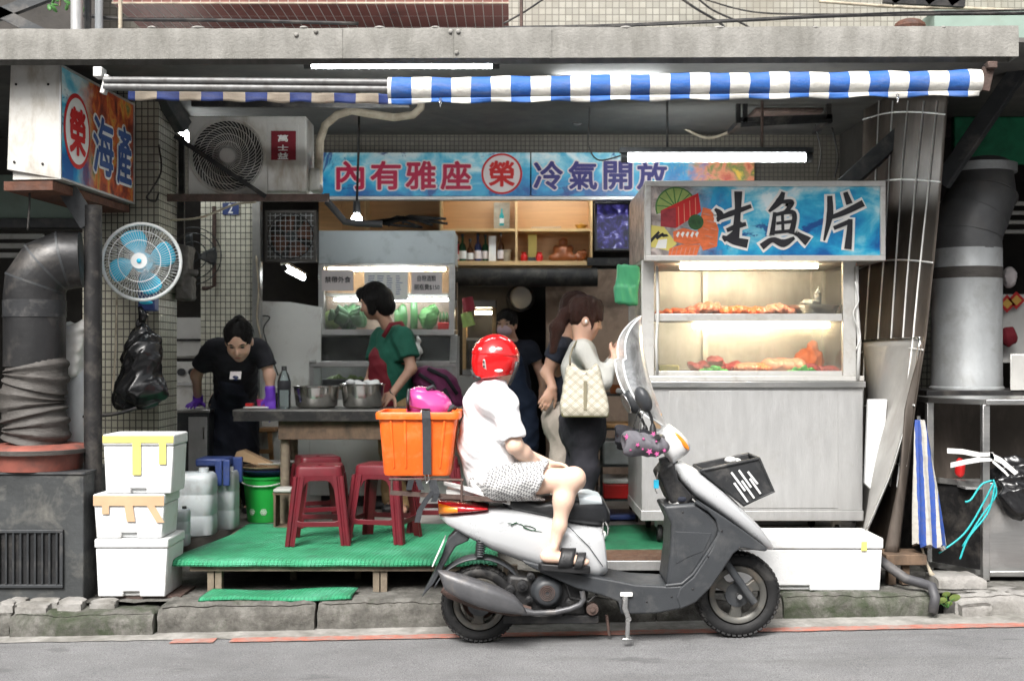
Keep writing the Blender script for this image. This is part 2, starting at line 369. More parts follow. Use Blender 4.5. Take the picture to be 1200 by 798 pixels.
def kerbmat(name, moss):
    m, nt, b, co = newmat(name); c = _ramp(nt, _noise(nt, co, 9, 8, .7), [(.3, (.05, .048, .042)), (.5, (.115, .11, .098)), (.7, (.21, .203, .185))]).outputs[0]
    c = _mix(nt, _ramp(nt, _noise(nt, _map(nt, co, loc=(4, 2, 7)), 4.5, 8, .7, .6), [(.55 - moss, 0), (.72 - moss, .9)]).outputs[0], c, (.035, .048, .022)); c = _mix(nt, _ramp(nt, _noise(nt, co, 26, 6, .75), [(.56, 0), (.68, .75)]).outputs[0], c, (.05, .045, .038))
    c = _mix(nt, _ramp(nt, _noise(nt, _map(nt, co, loc=(1, 8, 3)), 17, 5, .7), [(.68, 0), (.74, .6)]).outputs[0], c, (.42, .41, .38)); nt.links.new(c, b.inputs['Base Color']); b.inputs['Roughness'].default_value = .9
    bn = nt.nodes.new('ShaderNodeBump'); bn.inputs['Strength'].default_value = 1; bn.inputs['Distance'].default_value = .012; nt.links.new(_noise(nt, co, 40, 8, .75), bn.inputs['Height']); nt.links.new(bn.outputs[0], b.inputs['Normal'])
kerbmat('kerbstone', -.02); kerbmat('mossy', .12); kerbmat('pave', .0)
mat('gutter', (.3, .29, .27), .85, var=.2, vs=18, bump=.5, bs=70, dirt=(.1, .095, .08), dirt_amt=.6, ds=4)
mat('redline', (.40, .135, .095), .85, var=.2, vs=20, bump=.4, bs=110, dirt=(.25, .22, .2), dirt_amt=.75, ds=16)
mat('concrete', (.3, .29, .27), .9, var=.22, vs=9, bump=.8, bs=45, dirt=(.075, .07, .06), dirt_amt=.62, ds=4.5)
mat('beam', (.235, .228, .21), .8, var=.14, vs=10, bump=.5, bs=60, dirt=(.14, .135, .12), dirt_amt=.7, ds=4, dstretch=(2.2, 1, .6))
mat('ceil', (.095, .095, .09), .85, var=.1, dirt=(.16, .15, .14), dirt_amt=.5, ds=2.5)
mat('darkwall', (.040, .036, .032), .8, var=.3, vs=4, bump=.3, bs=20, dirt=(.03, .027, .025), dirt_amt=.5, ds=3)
mat('tanwall', (.50, .36, .27), .7, var=.12, vs=4, dirt=(.14, .1, .08), dirt_amt=.4, ds=4)
mat('whitewall', (.46, .46, .44), .7, var=.08, vs=3, dirt=(.2, .17, .13), dirt_amt=.35, ds=5)
mat('floor', (.26, .24, .22), .45, var=.15, vs=5, dirt=(.08, .07, .06), dirt_amt=.6, ds=4)
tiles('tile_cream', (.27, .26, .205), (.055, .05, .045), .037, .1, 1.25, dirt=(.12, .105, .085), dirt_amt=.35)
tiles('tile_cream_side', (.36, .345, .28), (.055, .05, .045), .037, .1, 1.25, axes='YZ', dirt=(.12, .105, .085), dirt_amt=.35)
tiles('tile_light', (.62, .60, .50), (.09, .085, .075), .037, .09, 1.25, dirt=(.16, .13, .1), dirt_amt=.25)  # brighter copy of tile_cream; its colour makes up for the dim light there
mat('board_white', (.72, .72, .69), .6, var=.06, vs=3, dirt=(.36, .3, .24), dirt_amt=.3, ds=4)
tiles('tile_upper', (.29, .28, .24), (.15, .14, .12), .05, .07, 1.0, dirt=(.2, .18, .14), dirt_amt=.5)
tiles('tile_band', (.12, .108, .085), (.045, .04, .036), .033, .1, 1.0, dirt=(.07, .06, .05), dirt_amt=.75)
tiles('tile_red', (.25, .095, .08), (.4, .36, .33), .058, .05, 4.2, rough=.22, axes='XY', dirt=(.05, .03, .03), dirt_amt=.35)
tiles('tile_red_front', (.30, .12, .10), (.42, .38, .35), .058, .05, 2.0, rough=.22, dirt=(.05, .03, .03), dirt_amt=.3)
mat('steel', (.56, .56, .55), .33, 1, var=.07, vs=7, bump=.06, bs=30, dirt=(.32, .30, .28), dirt_amt=.35, ds=4, stretch=(1, 1, 14))
mat('steel_dull', (.50, .50, .495), .40, .6, var=.09, vs=5, bump=.16, bs=26, dirt=(.33, .32, .305), dirt_amt=.45, ds=3, stretch=(5, 1, .8))
mat('steel_shiny', (.62, .61, .58), .2, 1, var=.06, vs=5, bump=.05, bs=8, dirt=(.3, .27, .24), dirt_amt=.3, ds=5)
mat('steel_sheet2', (.40, .39, .37), .42, .45, var=.12, vs=4, bump=.2, bs=6, dirt=(.2, .18, .16), dirt_amt=.4, ds=4, dstretch=(1, 1, .4))
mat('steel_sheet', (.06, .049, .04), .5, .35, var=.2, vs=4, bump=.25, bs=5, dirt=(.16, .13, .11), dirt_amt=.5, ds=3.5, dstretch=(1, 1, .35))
mat('alu', (.68, .67, .64), .4, .6, var=.06, vs=9, dirt=(.4, .37, .32), dirt_amt=.3, ds=8)
mat('galv', (.50, .52, .53), .45, .45, var=.16, vs=7, bump=.08, bs=25, dirt=(.3, .3, .29), dirt_amt=.4, ds=5, stretch=(1, 1, .5))
mat('black_iron', (.018, .0175, .018), .55, .3, var=.3, vs=12, bump=.2, bs=60, dirt=(.09, .08, .07), dirt_amt=.45, ds=9)
mat('grey_paint', (.036, .039, .042), .5, .1, var=.2, vs=7, bump=.2, bs=40, dirt=(.12, .11, .10), dirt_amt=.3, ds=6)
mat('grey_box', (.040, .043, .044), .55, 0, var=.25, vs=5, bump=.3, bs=35, dirt=(.15, .145, .13), dirt_amt=.35, ds=6)
mat('duct', (.026, .026, .027), .42, .3, var=.25, vs=6, bump=.25, bs=18, dirt=(.10, .09, .08), dirt_amt=.35, ds=5)
mat('duct_cloth', (.072, .066, .061), .65, .1, var=.25, vs=12, bump=.5, bs=30, dirt=(.05, .045, .04), dirt_amt=.6, ds=7, stretch=(1, 1, 3))
mat('rust', (.11, .048, .03), .8, .2, var=.35, vs=18, bump=.4, bs=60, dirt=(.07, .05, .045), dirt_amt=.5, ds=8)
mat('rust_dark', (.10, .065, .055), .7, .3, var=.35, vs=18, bump=.4, bs=60, dirt=(.04, .035, .03), dirt_amt=.5, ds=9)
mat('basin_red', (.24, .075, .055), .55, 0, var=.2, vs=8, dirt=(.06, .045, .04), dirt_amt=.5, ds=7)
mat('rubber', (.012, .012, .0125), .65, 0, var=.3, vs=20, bump=.2, bs=60, dirt=(.09, .085, .08), dirt_amt=.25, ds=9, spec=.35)
mat('black_plastic', (.026, .027, .029), .42, 0, var=.2, vs=12, bump=.08, bs=60, dirt=(.11, .105, .1), dirt_amt=.22, ds=11)
mat('trash_bag', (.010, .010, .011), .22, 0, var=.3, vs=9, spec=.6)
mat('styro', (.63, .64, .64), .75, 0, var=.04, vs=8, bump=.3, bs=120, dirt=(.50, .48, .43), dirt_amt=.3, ds=7, rvar=.05)
mat('tape_yellow', (.66, .58, .16), .35, 0, var=.06)
mat('tape_tan', (.50, .34, .21), .35, 0, var=.08)
mat('tape_white', (.70, .70, .68), .4); mat('pipe_grey', (.15, .15, .15), .5, .4, var=.2, vs=30, dirt=(.07, .065, .06), dirt_amt=.5, ds=14); mat('duct_grey', (.12, .122, .125), .45, .3, var=.2, vs=6, bump=.2, bs=18, dirt=(.14, .13, .12), dirt_amt=.3, ds=5)
mat('paper', (.72, .66, .66), .8, var=.03); mat('paper_white', (.78, .78, .76), .8, var=.04)
mat('ink_crimson', (.42, .005, .05), .5, var=.04); mat('ink_navy', (.025, .02, .16), .5, var=.04)
mat('ink', (.02, .02, .025), .7, var=0); mat('ink_blue', (.05, .10, .28), .6, var=.05); mat('ink_red', (.55, .02, .02), .6, var=.05)
mat('plastic_white', (.62, .62, .60), .4, 0, var=.05, dirt=(.38, .36, .32), dirt_amt=.3, ds=6)
mat('ac_white', (.50, .49, .46), .5, 0, var=.08, vs=5, dirt=(.25, .2, .14), dirt_amt=.45, ds=6, dstretch=(1.4, 1, .6))
mat('plastic_jug', (.38, .41, .42), .45, 0, var=.1, vs=6, dirt=(.22, .21, .2), dirt_amt=.35, ds=6, sss=.1)
mat('plastic_blue', (.028, .05, .17), .42, 0, var=.12, dirt=(.1, .11, .15), dirt_amt=.3)
mat('plastic_green', (.02, .36, .055), .35, 0, var=.08, sss=.05)
mat('stool_red', (.105, .009, .015), .33, 0, var=.15, vs=8, dirt=(.06, .012, .015), dirt_amt=.4, ds=9, rvar=.08)
mat('crate_orange', (.80, .125, .012), .42, 0, var=.1, vs=6, dirt=(.80, .22, .07), dirt_amt=.3, ds=16, bump=.1, bs=60)
mat('strap', (.035, .038, .043), .7, 0, var=.2, vs=60, bump=.3, bs=300)
mat('wood', (.56, .31, .13), .5, 0, var=.14, vs=5, stretch=(1, 1, 8))
mat('wood_board', (.60, .33, .145), .45, 0, var=.10, vs=4, stretch=(.6, 1, 9))
mat('wood_shelf', (.66, .45, .22), .45, 0, var=.1, vs=6, stretch=(1, 1, 8))
mat('wood_dark', (.13, .085, .055), .75, 0, var=.35, vs=9, bump=.4, bs=40, dirt=(.03, .025, .02), dirt_amt=.5, ds=9, stretch=(1, 1, .3))
mat('wood_old', (.21, .17, .125), .85, 0, var=.25, vs=9, bump=.5, bs=50, dirt=(.07, .055, .04), dirt_amt=.55, ds=9)
mat('wood_stool', (.30, .16, .07), .6, 0, var=.2, vs=8)
mat('table_top', (.10, .10, .095), .4, 0, var=.18, vs=6, dirt=(.05, .045, .04), dirt_amt=.5, ds=7)
m, nt, b, co = newmat('mat_green')
f = _ramp(nt, _noise(nt, co, 3, 8, .65), [(.3, (.014, .16, .07)), (.5, (.024, .26, .12)), (.75, (.09, .36, .22))]).outputs[0]
f = _mix(nt, _ramp(nt, _noise(nt, co, 9, 8, .7), [(.52, 0), (.72, .6)]).outputs[0], f, (.03, .085, .05)); nt.links.new(f, b.inputs['Base Color']); b.inputs['Roughness'].default_value = .55
wv = nt.nodes.new('ShaderNodeTexWave'); wv.inputs['Scale'].default_value = 14; nt.links.new(_map(nt, co, (1, 1, 1), (0, 0, R(6))), wv.inputs[0]); wv.bands_direction = 'X'; wv.inputs['Distortion'].default_value = .6
w2 = nt.nodes.new('ShaderNodeTexWave'); w2.inputs['Scale'].default_value = 40; nt.links.new(co, w2.inputs[0]); w2.bands_direction = 'Y'
bn = nt.nodes.new('ShaderNodeBump'); bn.inputs['Strength'].default_value = .7; bn.inputs['Distance'].default_value = .008
nt.links.new(_math(nt, 'ADD', wv.outputs['Fac'], _math(nt, 'MULTIPLY', w2.outputs['Fac'], .6)), bn.inputs['Height']); nt.links.new(bn.outputs[0], b.inputs['Normal'])
mat('mat_brown', (.12, .065, .04), .95, var=.35, vs=30, bump=.8, bs=140, dirt=(.2, .15, .11), dirt_amt=.35, ds=14)
mat('mat_green_dark', (.012, .12, .055), .6, var=.3, vs=25, bump=.5, bs=90, dirt=(.02, .05, .03), dirt_amt=.5)
mat('skin', (.50, .295, .21), .5, var=.05, vs=9, sss=.18); mat('skin_light', (.56, .345, .255), .5, var=.05, vs=9, sss=.2)
mat('skin_pale', (.70, .48, .37), .5, var=.07, vs=14, sss=.2)
mat('hair_black', (.006, .005, .005), .45, var=.3, vs=40, bump=1, bs=60, stretch=(6, 6, .5), spec=.25)
mat('hair_brown', (.035, .013, .009), .42, var=.45, vs=40, bump=1, bs=60, stretch=(6, 6, .5), spec=.3)
mat('cloth_white', (.70, .70, .71), .85, var=.02, bump=.25, bs=30)
mat('cloth_black', (.012, .012, .017), .85, var=.2, bump=.3, bs=60); mat('cloth_navy', (.013, .016, .028), .85, var=.2, bump=.3, bs=60)
mat('cloth_apron', (.022, .035, .07), .8, var=.2, bump=.3, bs=60)
mat('cloth_green', (.014, .115, .075), .85, var=.15, bump=.3, bs=50); mat('cloth_maroon', (.18, .012, .022), .8, var=.15, bump=.3, bs=50)
mat('cloth_khaki', (.42, .28, .14), .85, var=.12, bump=.3, bs=50); mat('cloth_grey', (.38, .38, .355), .9, var=.06, bump=.3, bs=120); mat('cloth_trouser', (.33, .29, .25), .85, var=.1, bump=.3, bs=60)
mat('leather', (.014, .014, .015), .45, var=.2, bump=.25, bs=70); mat('glove', (.16, .05, .52), .4, var=.1)
mat('mask_pink', (.60, .44, .50), .8, var=.05)
mat('silver', (.56, .57, .58), .28, .3, var=.02, vs=4, coat=.6, rvar=.03, dirt=(.42, .415, .40), dirt_amt=.02, ds=20)
mat('silver_white', (.60, .60, .60), .3, .1, var=.03, vs=4, coat=.5, rvar=.03)
mat('scoot_dark', (.036, .039, .043), .42, 0, var=.12, vs=9, bump=.10, bs=180, dirt=(.085, .085, .085), dirt_amt=.32, ds=7)
mat('scoot_black', (.014, .014, .015), .5, .1, var=.3, vs=14, bump=.2, bs=60, dirt=(.06, .055, .05), dirt_amt=.35, ds=11)
mat('muffler', (.095, .095, .10), .42, .35, var=.2, vs=9, bump=.1, bs=60, dirt=(.16, .14, .12), dirt_amt=.3, ds=9)
mat('seat_vinyl', (.014, .015, .017), .36, 0, var=.15, vs=9, bump=.2, bs=90, dirt=(.06, .06, .06), dirt_amt=.25)
mat('lens_red', (.40, .008, .012), .15, 0, var=.08, coat=.6); mat('lens_amber', (.75, .22, .015), .2, 0, var=.15, coat=.6)
mat('rim', (.10, .098, .09), .5, .5, var=.15, dirt=(.16, .13, .1), dirt_amt=.4, ds=12); mat('tyre_dusty', (.045, .042, .039), .8, 0, var=.2, vs=18, bump=.2, bs=60)
mat('chrome', (.66, .66, .65), .22, 1, var=.08, dirt=(.4, .36, .33), dirt_amt=.3, ds=16)
mat('white_paint', (.75, .75, .73), .45, 0, var=.05, dirt=(.42, .38, .34), dirt_amt=.3, ds=12)
mat('helmet_red', (.66, .008, .010), .16, 0, var=.03, coat=.8, rvar=.03); mat('helmet_pink', (.50, .06, .25), .18, .1, var=.05, coat=.7, rvar=.03)
mat('fan_white', (.72, .74, .74), .4, 0, var=.03); mat('fan_blue', (.035, .47, .70), .35, 0, var=.06, vs=4)
mat('green_panel', (.03, .30, .15), .55, 0, var=.15, vs=3, dirt=(.01, .05, .03), dirt_amt=.5, ds=3); mat('pale_green', (.22, .29, .25), .7, 0, var=.08, dirt=(.2, .24, .2), dirt_amt=.35)
mat('glass_green', (.012, .05, .022), .12, 0, coat=.4); mat('glass_brown', (.07, .025, .01), .12, 0, coat=.4); mat('glass_blue', (.02, .03, .10), .12, coat=.4)
mat('bronze', (.24, .075, .025), .35, .1, var=.25, vs=20, coat=.2); mat('gold', (.6, .36, .08), .4, .5, var=.2); mat('red_paint', (.5, .015, .015), .4, 0, var=.1)
mat('leaf_dark', (.022, .085, .022), .5, 0, var=.35, vs=25, bump=.4, bs=60); mat('leaf', (.05, .16, .035), .5, 0, var=.3, vs=25, bump=.3, bs=60); mat('leaf_pale', (.26, .36, .10), .5, 0, var=.2, vs=20)
mat('cucumber', (.035, .13, .03), .4, 0, var=.3, vs=40, bump=.3, bs=80, stretch=(1, 1, .3)); mat('salmon', (.72, .17, .06), .35, 0, var=.2, vs=20, sss=.15, stretch=(1, 1, 3)); mat('salmon_pink', (.66, .25, .17), .3, 0, var=.18, vs=20, sss=.15)
mat('tuna', (.30, .03, .04), .45, 0, var=.3, vs=25, sss=.1); mat('carrot', (.85, .16, .02), .5, 0, var=.15)
mat('cardboard', (.36, .24, .14), .85, 0, var=.1); mat('bag_green', (.10, .50, .26), .35, 0, var=.1, vs=6, sss=.1)
mat('backpack', (.11, .012, .06), .75, 0, var=.2, vs=20, bump=.4, bs=120); mat('teal', (.02, .36, .38), .5, 0, var=.15)
mat('cover_grey', (.12, .115, .13), .75, var=.12, bump=.3, bs=80)
mat('star_pink', (.50, .09, .26), .6, var=.05)
mat('hose', (.055, .055, .06), .55, 0, var=.2, dirt=(.15, .14, .13), dirt_amt=.4)
mat('insul', (.40, .35, .27), .8, 0, var=.2, vs=14, bump=.4, bs=40, dirt=(.17, .14, .1), dirt_amt=.5, ds=9)
mat('stone', (.26, .25, .235), .9, 0, var=.25, vs=10, bump=.8, bs=40, dirt=(.08, .075, .06), dirt_amt=.5)
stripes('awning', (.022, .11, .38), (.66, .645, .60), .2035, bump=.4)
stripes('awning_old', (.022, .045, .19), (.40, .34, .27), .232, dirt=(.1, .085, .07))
stripes('umbrella', (.018, .06, .27), (.40, .385, .35), .06, dirt=(.12, .1, .09))
glow('tube_white', (.96, 1, 1), 24); glow('tube_warm', (1, .80, .52), 30); glow('bulb', (.95, 1, 1), 60); glow('daylight_gap', (.85, 1, .98), 5)
clear('glass', haze=.05); clear('glass_steamy', haze=.22, hazecol=(.8, .74, .62), hscale=3); clear('acrylic', haze=.7, hazecol=(.84, .86, .87), hscale=4, rough=.2); mat('acrylic_edge', (.82, .84, .85), .3, var=.04); clear('bottle_clear', (.8, .88, .9), haze=.06)
# ---------------------------------------------------------------- ground
SL = .0194
def roadz(x, y=0): return SL * x
def walkz(x): return .14 + .0115 * x
def sheet(name, x0, x1, y0, y1, zf, ma, nx=40, ny=6, rough=0, parent=None, edge=0):
    rs = random.Random(name)
    def fn(u, v):
        x = x0 + (x1 - x0) * u; y = y0 + (y1 - y0) * v + (rs.uniform(-edge, edge) if v in (0, 1) else 0)
        return (x, y, zf(x) + rs.uniform(-rough, rough))
    return MB().grid(fn, nx, ny).build(name, ma, parent, smooth=180)
road = tag(sheet('road', -45, 45, -60, .33, lambda x: roadz(x), 'asphalt', 20, 20), kind='structure')
gut = tag(sheet('gutter', -9, 9, .145, .40, lambda x: roadz(x) + .004, 'gutter', 300, 3, .0006, edge=.01), kind='structure')
for a, b_ in ((-1.72, -1.5), (-1.42, 6.0)):
    tag(sheet('red_kerb_line', a, b_, .06, .148, lambda x: roadz(x) + .006, 'redline', max(4, int((b_ - a) * 25)), 2, .0004, edge=.006), kind='structure')
side = tag(sheet('pavement', -9, 9, .42, 2.9, lambda x: walkz(x) - .012, 'pave', 260, 60, .005), kind='structure')
def rough_box(x0, x1, y0, y1, zb, zt, seed=0, amp=.008, n=(14, 6, 5), rnd=.03):
    from mathutils import noise as NZ
    mb = MB(); pts = {}; sh_ = Vector((seed * 3.7, seed * 1.3, seed * 2.1))
    def w3(p): q = Vector(p) + sh_; return (NZ.noise_vector(q * 5) + NZ.noise_vector(q * 14) * .6 + NZ.noise_vector(q * 38) * .35) * amp * 1.5
    def key(i, j, k):
        if (i, j, k) not in pts:
            u, v, t = i / n[0], j / n[1], k / n[2]; x = x0 + (x1 - x0) * u; y = y0 + (y1 - y0) * v; b0 = zb(x) if callable(zb) else zb; t0 = zt(x) if callable(zt) else zt
            z = b0 + (t0 - b0) * t
            if v == 0 and t > .6: y += rnd * ((t - .6) / .4) ** 2
            if t == 1 and v < .25: z -= rnd * .8 * (1 - v / .25) ** 2
            if u in (0, 1) and t == 1: z -= rnd * .3
            o = w3((x, y, z)); pts[(i, j, k)] = len(mb.v); mb.v.append((x + o[0] * .5, y + o[1], z + o[2] * (1 if t > 0 else 0)))
        return pts[(i, j, k)]
    for i in range(n[0]):
        for j in range(n[1]): mb.f.append((key(i, j, n[2]), key(i + 1, j, n[2]), key(i + 1, j + 1, n[2]), key(i, j + 1, n[2])))
        for k in range(n[2]): mb.f.append((key(i, 0, k), key(i + 1, 0, k), key(i + 1, 0, k + 1), key(i, 0, k + 1))); mb.f.append((key(i + 1, n[1], k), key(i, n[1], k), key(i, n[1], k + 1), key(i + 1, n[1], k + 1)))
    for j in range(n[1]):
        for k in range(n[2]): mb.f.append((key(0, j + 1, k), key(0, j, k), key(0, j, k + 1), key(0, j + 1, k + 1))); mb.f.append((key(n[0], j, k), key(n[0], j + 1, k), key(n[0], j + 1, k + 1), key(n[0], j, k + 1)))
    mb.mi = [0] * len(mb.f); return mb
kerb = bpy.data.objects.new('kerb', None); COL.objects.link(kerb); tag(kerb, 'rough mossy concrete kerb along the road edge', kind='structure'); ROOTM['kerb'] = Matrix()
for i, (a, b_, ma, tt, y0) in enumerate([(-6, -2.62, 'kerbstone', -.03, .30), (-2.61, -1.86, 'mossy', -.035, .27), (-1.85, -1.03, 'kerbstone', -.005, .30), (-1.02, -.1, 'kerbstone', 0, .32), (-.09, .75, 'kerbstone', 0, .34), (.76, 1.42, 'kerbstone', -.005, .35), (1.43, 2.22, 'mossy', -.002, .35), (2.34, 6, 'stone', -.012, .38)]):
    rough_box(a, b_, y0, .56, lambda x: roadz(x) - .03, lambda x, tt=tt: walkz(x) + tt, i, .009, (max(14, int((b_ - a) * 45)), 10, 9), .05).build('kerb_stone', ma, kerb, smooth=60)
for i, (px, py, y, w_, d_, h_) in enumerate([(22, 702, .42, .09, .1, .05), (55, 700, .44, .15, .12, .045), (10, 708, .38, .07, .09, .04), (85, 703, .40, .12, .1, .04), (122, 704, .40, .13, .08, .035), (40, 712, .36, .16, .09, .03)]):
    p = P(px, py, y); z = walkz(p.x)
    o = rough_box(p.x - w_ / 2, p.x + w_ / 2, y - d_ / 2, y + d_ / 2, z - .045, z + h_ - .03, 30 + i, .006, (5, 4, 3), .02).build('broken_paver', 'stone', smooth=50)
    tag(o, ['grey broken paver second from the frame edge beside the dark cabinet', 'long pinkish broken paver lying under the vent cabinet', 'small broken paver at the extreme left on the kerb', 'flat broken paver below the corner of the dark cabinet', 'pale paver chip just left of the foam boxes', 'thin paver slab lying lowest on the kerb slope'][i], 'paving stone', 'broken pavers on the kerb')
for i, (px, py, y, w_, d_, h_, lb) in enumerate([(1142, 722, .36, .16, .10, .075, 'loose grey stone on the gutter below the small weed'), (1120, 685, .58, .26, .2, .06, 'flat broken slab between blue striped umbrella and steel cart')]):
    p = P(px, py, y); z = (roadz(p.x) if i == 0 else walkz(p.x)) - .005
    tag(rough_box(p.x - w_ / 2, p.x + w_ / 2, y - d_ / 2, y + d_ / 2, z, z + h_, 50 + i, .008, (7, 5, 4), .03).build('loose_stone', 'stone', smooth=50), lb, 'stone')
# ---------------------------------------------------------------- the shop shell
FL = .29
def st(name, mb, ma, **k): return tag(mb.build(name, ma, **k), kind='structure')
st('floor', MB().bx(-2.6, 2.3, 2.02, 6.0, .1, FL), 'floor')
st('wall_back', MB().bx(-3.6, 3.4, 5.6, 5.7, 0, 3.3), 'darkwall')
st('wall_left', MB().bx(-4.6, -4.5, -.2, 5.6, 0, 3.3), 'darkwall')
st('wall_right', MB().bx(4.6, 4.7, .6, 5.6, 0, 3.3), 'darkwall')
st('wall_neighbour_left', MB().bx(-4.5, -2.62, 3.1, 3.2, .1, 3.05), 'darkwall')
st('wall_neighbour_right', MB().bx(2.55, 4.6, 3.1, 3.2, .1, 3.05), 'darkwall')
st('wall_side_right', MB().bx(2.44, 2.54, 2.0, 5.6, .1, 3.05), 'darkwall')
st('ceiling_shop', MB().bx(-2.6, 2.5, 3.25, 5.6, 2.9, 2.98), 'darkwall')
st('ceiling_arcade', MB().bx(-4.5, 4.6, .33, 3.3, 3.052, 3.076), 'ceil')
st('wall_opposite_street', MB().bx(-30, 30, -16.4, -16, -1, 8.5), 'whitewall')  # unseen wall across the street, added to cut low sky light
st('wall_lintel', MB().bx(-2.6, 2.9, 3.0, 3.2, 2.60, 3.051), 'tile_band')
st('wall_upper', MB().bx(-6, 9, 3.02, 3.2, 3.18, 7.5), 'tile_upper')
st('wall_upper_left', MB().bx(-8, -2.9, 2.4, 2.5, 3.18, 7), 'darkwall')
# tiled pillars
def pillar(lbl, x0, x1, y0, y1, z0, z1, grp, ma='tile_cream'):
    t = thing('tiled_pillar', lbl, 'pillar', ((x0 + x1) / 2, (y0 + y1) / 2, z0), grp)
    MB().bx(x0 + .002, x1 - .002, y0, y1, z0, z1).build('pillar_front', ma, t)
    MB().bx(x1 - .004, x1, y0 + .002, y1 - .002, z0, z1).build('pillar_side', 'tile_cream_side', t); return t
pillar('cream mosaic tiled pillar beside the blue fan', -2.62, -2.154, 1.37, 1.77, .1, 3.05, 'tiled pillars')
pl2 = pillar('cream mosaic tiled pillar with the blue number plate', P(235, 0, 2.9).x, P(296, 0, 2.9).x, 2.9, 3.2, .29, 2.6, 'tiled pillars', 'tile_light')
MB().bx(P(297, 0, 2.9).x, P(306, 0, 2.9).x, 2.86, 2.95, .29, 2.6).build('corner_trim', 'steel', pl2)
a, b_ = P(261, 252, 2.895), P(280, 241, 2.895); t = thing('number_plate', 'small navy plate with white numeral 2 on the tiled pillar', 'plate', ((a.x + b_.x) / 2, 2.89, a.z))
MB().bx(a.x, b_.x, 2.888, 2.897, a.z, b_.z + .02).build('plate', 'plastic_blue', t)
mb = MB(); c = P(270, 247, 2.886); put_text(mb, '2', frame_at((0, 2.886, 0)), c.x - .018, c.x + .018, c.z - .02, c.z + .05, .02); mb.build('lettering', 'paper_white', t)
# canopy
t = thing('canopy', 'weathered concrete canopy edge running across above the stall', 'canopy', (0, .55, 2.98))
z0, z1 = P(0, 70, .2).z, P(0, 33, .2).z
rough_box(P(-40, 0, .2).x, P(1194, 0, .2).x, .2, .33, lambda x: z0 + .003 * (x + 2.8), lambda x: z1 + .003 * (x + 2.8), 77, .0022, (140, 3, 5), .006).build('fascia', 'beam', t, smooth=60)
for px in (400, 530, 645): MB().bx(P(px, 0, .2).x, P(px, 0, .2).x + .006, .196, .21, z0 + .006, z1 - .004).build('joint', 'beam', t)
rs = random.Random(3)
for px, py in ((347, 41), (370, 37), (528, 37), (537, 37), (535, 62)):
    p = P(px, py, .197); MB().ell(p, (.012, .009, .012)).build('bolt', 'gutter', t, smooth=180)
for px in (356, 445, 510, 733, 843, 955, 1105, 232, 178):
    p = P(px, 33, .22); MB().ell(p, (.018 + rs.random() * .02, .02, .009)).build('mortar_lump', 'gutter', t, smooth=180)
MB().bx(-4.2, 2.5, .25, 3.0, 3.0765, 3.088).build('roof_sheet', 'galv', t)
# ---------------------------------------------------------------- above the canopy
def hit(px, py, o, n):
    d = Vector(((px - 600) / F, 1, -(py - HZ) / F)); c = Vector((0, CAMY, CAMZ)); n = Vector(n); t_ = (Vector(o) - c).dot(n) / d.dot(n); return c + d * t_
t = thing('balcony', 'dark red tiled balcony jutting out over the canopy', 'balcony', (-1.2, 2.1, 3.5))
zb = P(0, 5, 1.2).z; xl, xr = P(132, 0, 1.2).x, P(596, 0, 1.2).x
MB().bx(xl, xr, 1.2, 3.02, zb, zb + .03).build('soffit', 'tile_red', t)
MB().bx(xl, xr, 1.19, 1.3, zb + .031, zb + 1.0).build('parapet', 'tile_red_front', t)
MB().bx(xl, xr, 1.18, 1.189, zb - .003, zb + .006).build('edge_trim', 'insul', t)
for i, (px, y, r, ma, lb) in enumerate([(90, 1.0, .035, 'steel_dull', 'thickest grey vent pipe rising above the canopy at left'), (103, 1.1, .02, 'grey_paint', 'thin dark conduit rising above the canopy'), (116, 1.2, .024, 'galv', 'grey conduit rising above the canopy beside the thin dark one'), (141, 1.05, .012, 'insul', 'thin beige pipe beside the corner of red tiled balcony'), (611, 1.0, .010, 'rust_dark', 'thin rusty rod rising above the canopy near red balcony')]):
    x = P(px, 0, y).x; tag(MB().tube([(x, y, 3.15), (x, y, 3.9)], r, 12).build('vent_pipe', ma, smooth=60), lb, 'pipe', 'pipes above the canopy')
def cable(lb, pts, r=.006, ma='black_iron', grp='cables above the canopy', name='cable'):
    q = [Vector(p) for p in pts]; out = []
    for i in range(len(q) - 1):
        p0, p1, p2, p3 = q[max(i - 1, 0)], q[i], q[i + 1], q[min(i + 2, len(q) - 1)]
        for k in range(6):
            u = k / 6; out.append(.5 * ((2 * p1) + (p2 - p0) * u + (2 * p0 - 5 * p1 + 4 * p2 - p3) * u * u + (3 * p1 - p0 - 3 * p2 + p3) * u ** 3))
    out.append(q[-1]); return tag(MB().tube(out, r, 8).build(name, ma, smooth=180), lb, 'cable', grp)
cable('thick black cable lying along the top of the canopy', [P(590, 33, 1.0), P(700, 31, 1.0), P(850, 25, 1.0), P(1010, 18, 1.0), P(1210, 16, 1.0)], .011)
cable('thin black cable crossing the upper tiled wall', [P(660, 34, .9), P(800, 28, .9), P(930, 21, .9), P(1060, 15, .9), P(1210, 12, .9)], .006)
cable('slack black cable drooping down the upper tiled wall', [P(795, -4, 2.9), P(815, 10, 2.9), P(842, 26, 2.9), P(850, 34, 2.9)], .010)
cable('second slack cable drooping beside the first on tiled wall', [P(815, -4, 2.9), P(835, 12, 2.9), P(868, 27, 2.9), P(880, 34, 2.9)], .008)
cable('long sagging wire across the upper tiled wall', [P(818, -3, 2.8), P(880, 14, 2.8), P(960, 17, 2.8), P(1050, 16, 2.8)], .006)
cable('black cable slanting up beside the red tiled balcony', [P(590, 28, 1.1), P(615, 14, 1.1), P(640, -3, 1.1)], .006)
cable('tan cable running along the wall at upper right', [P(960, 2, 2.7), P(1060, 9, 2.7), P(1130, 10, 2.7), P(1210, 14, 2.7)], .012, 'insul')
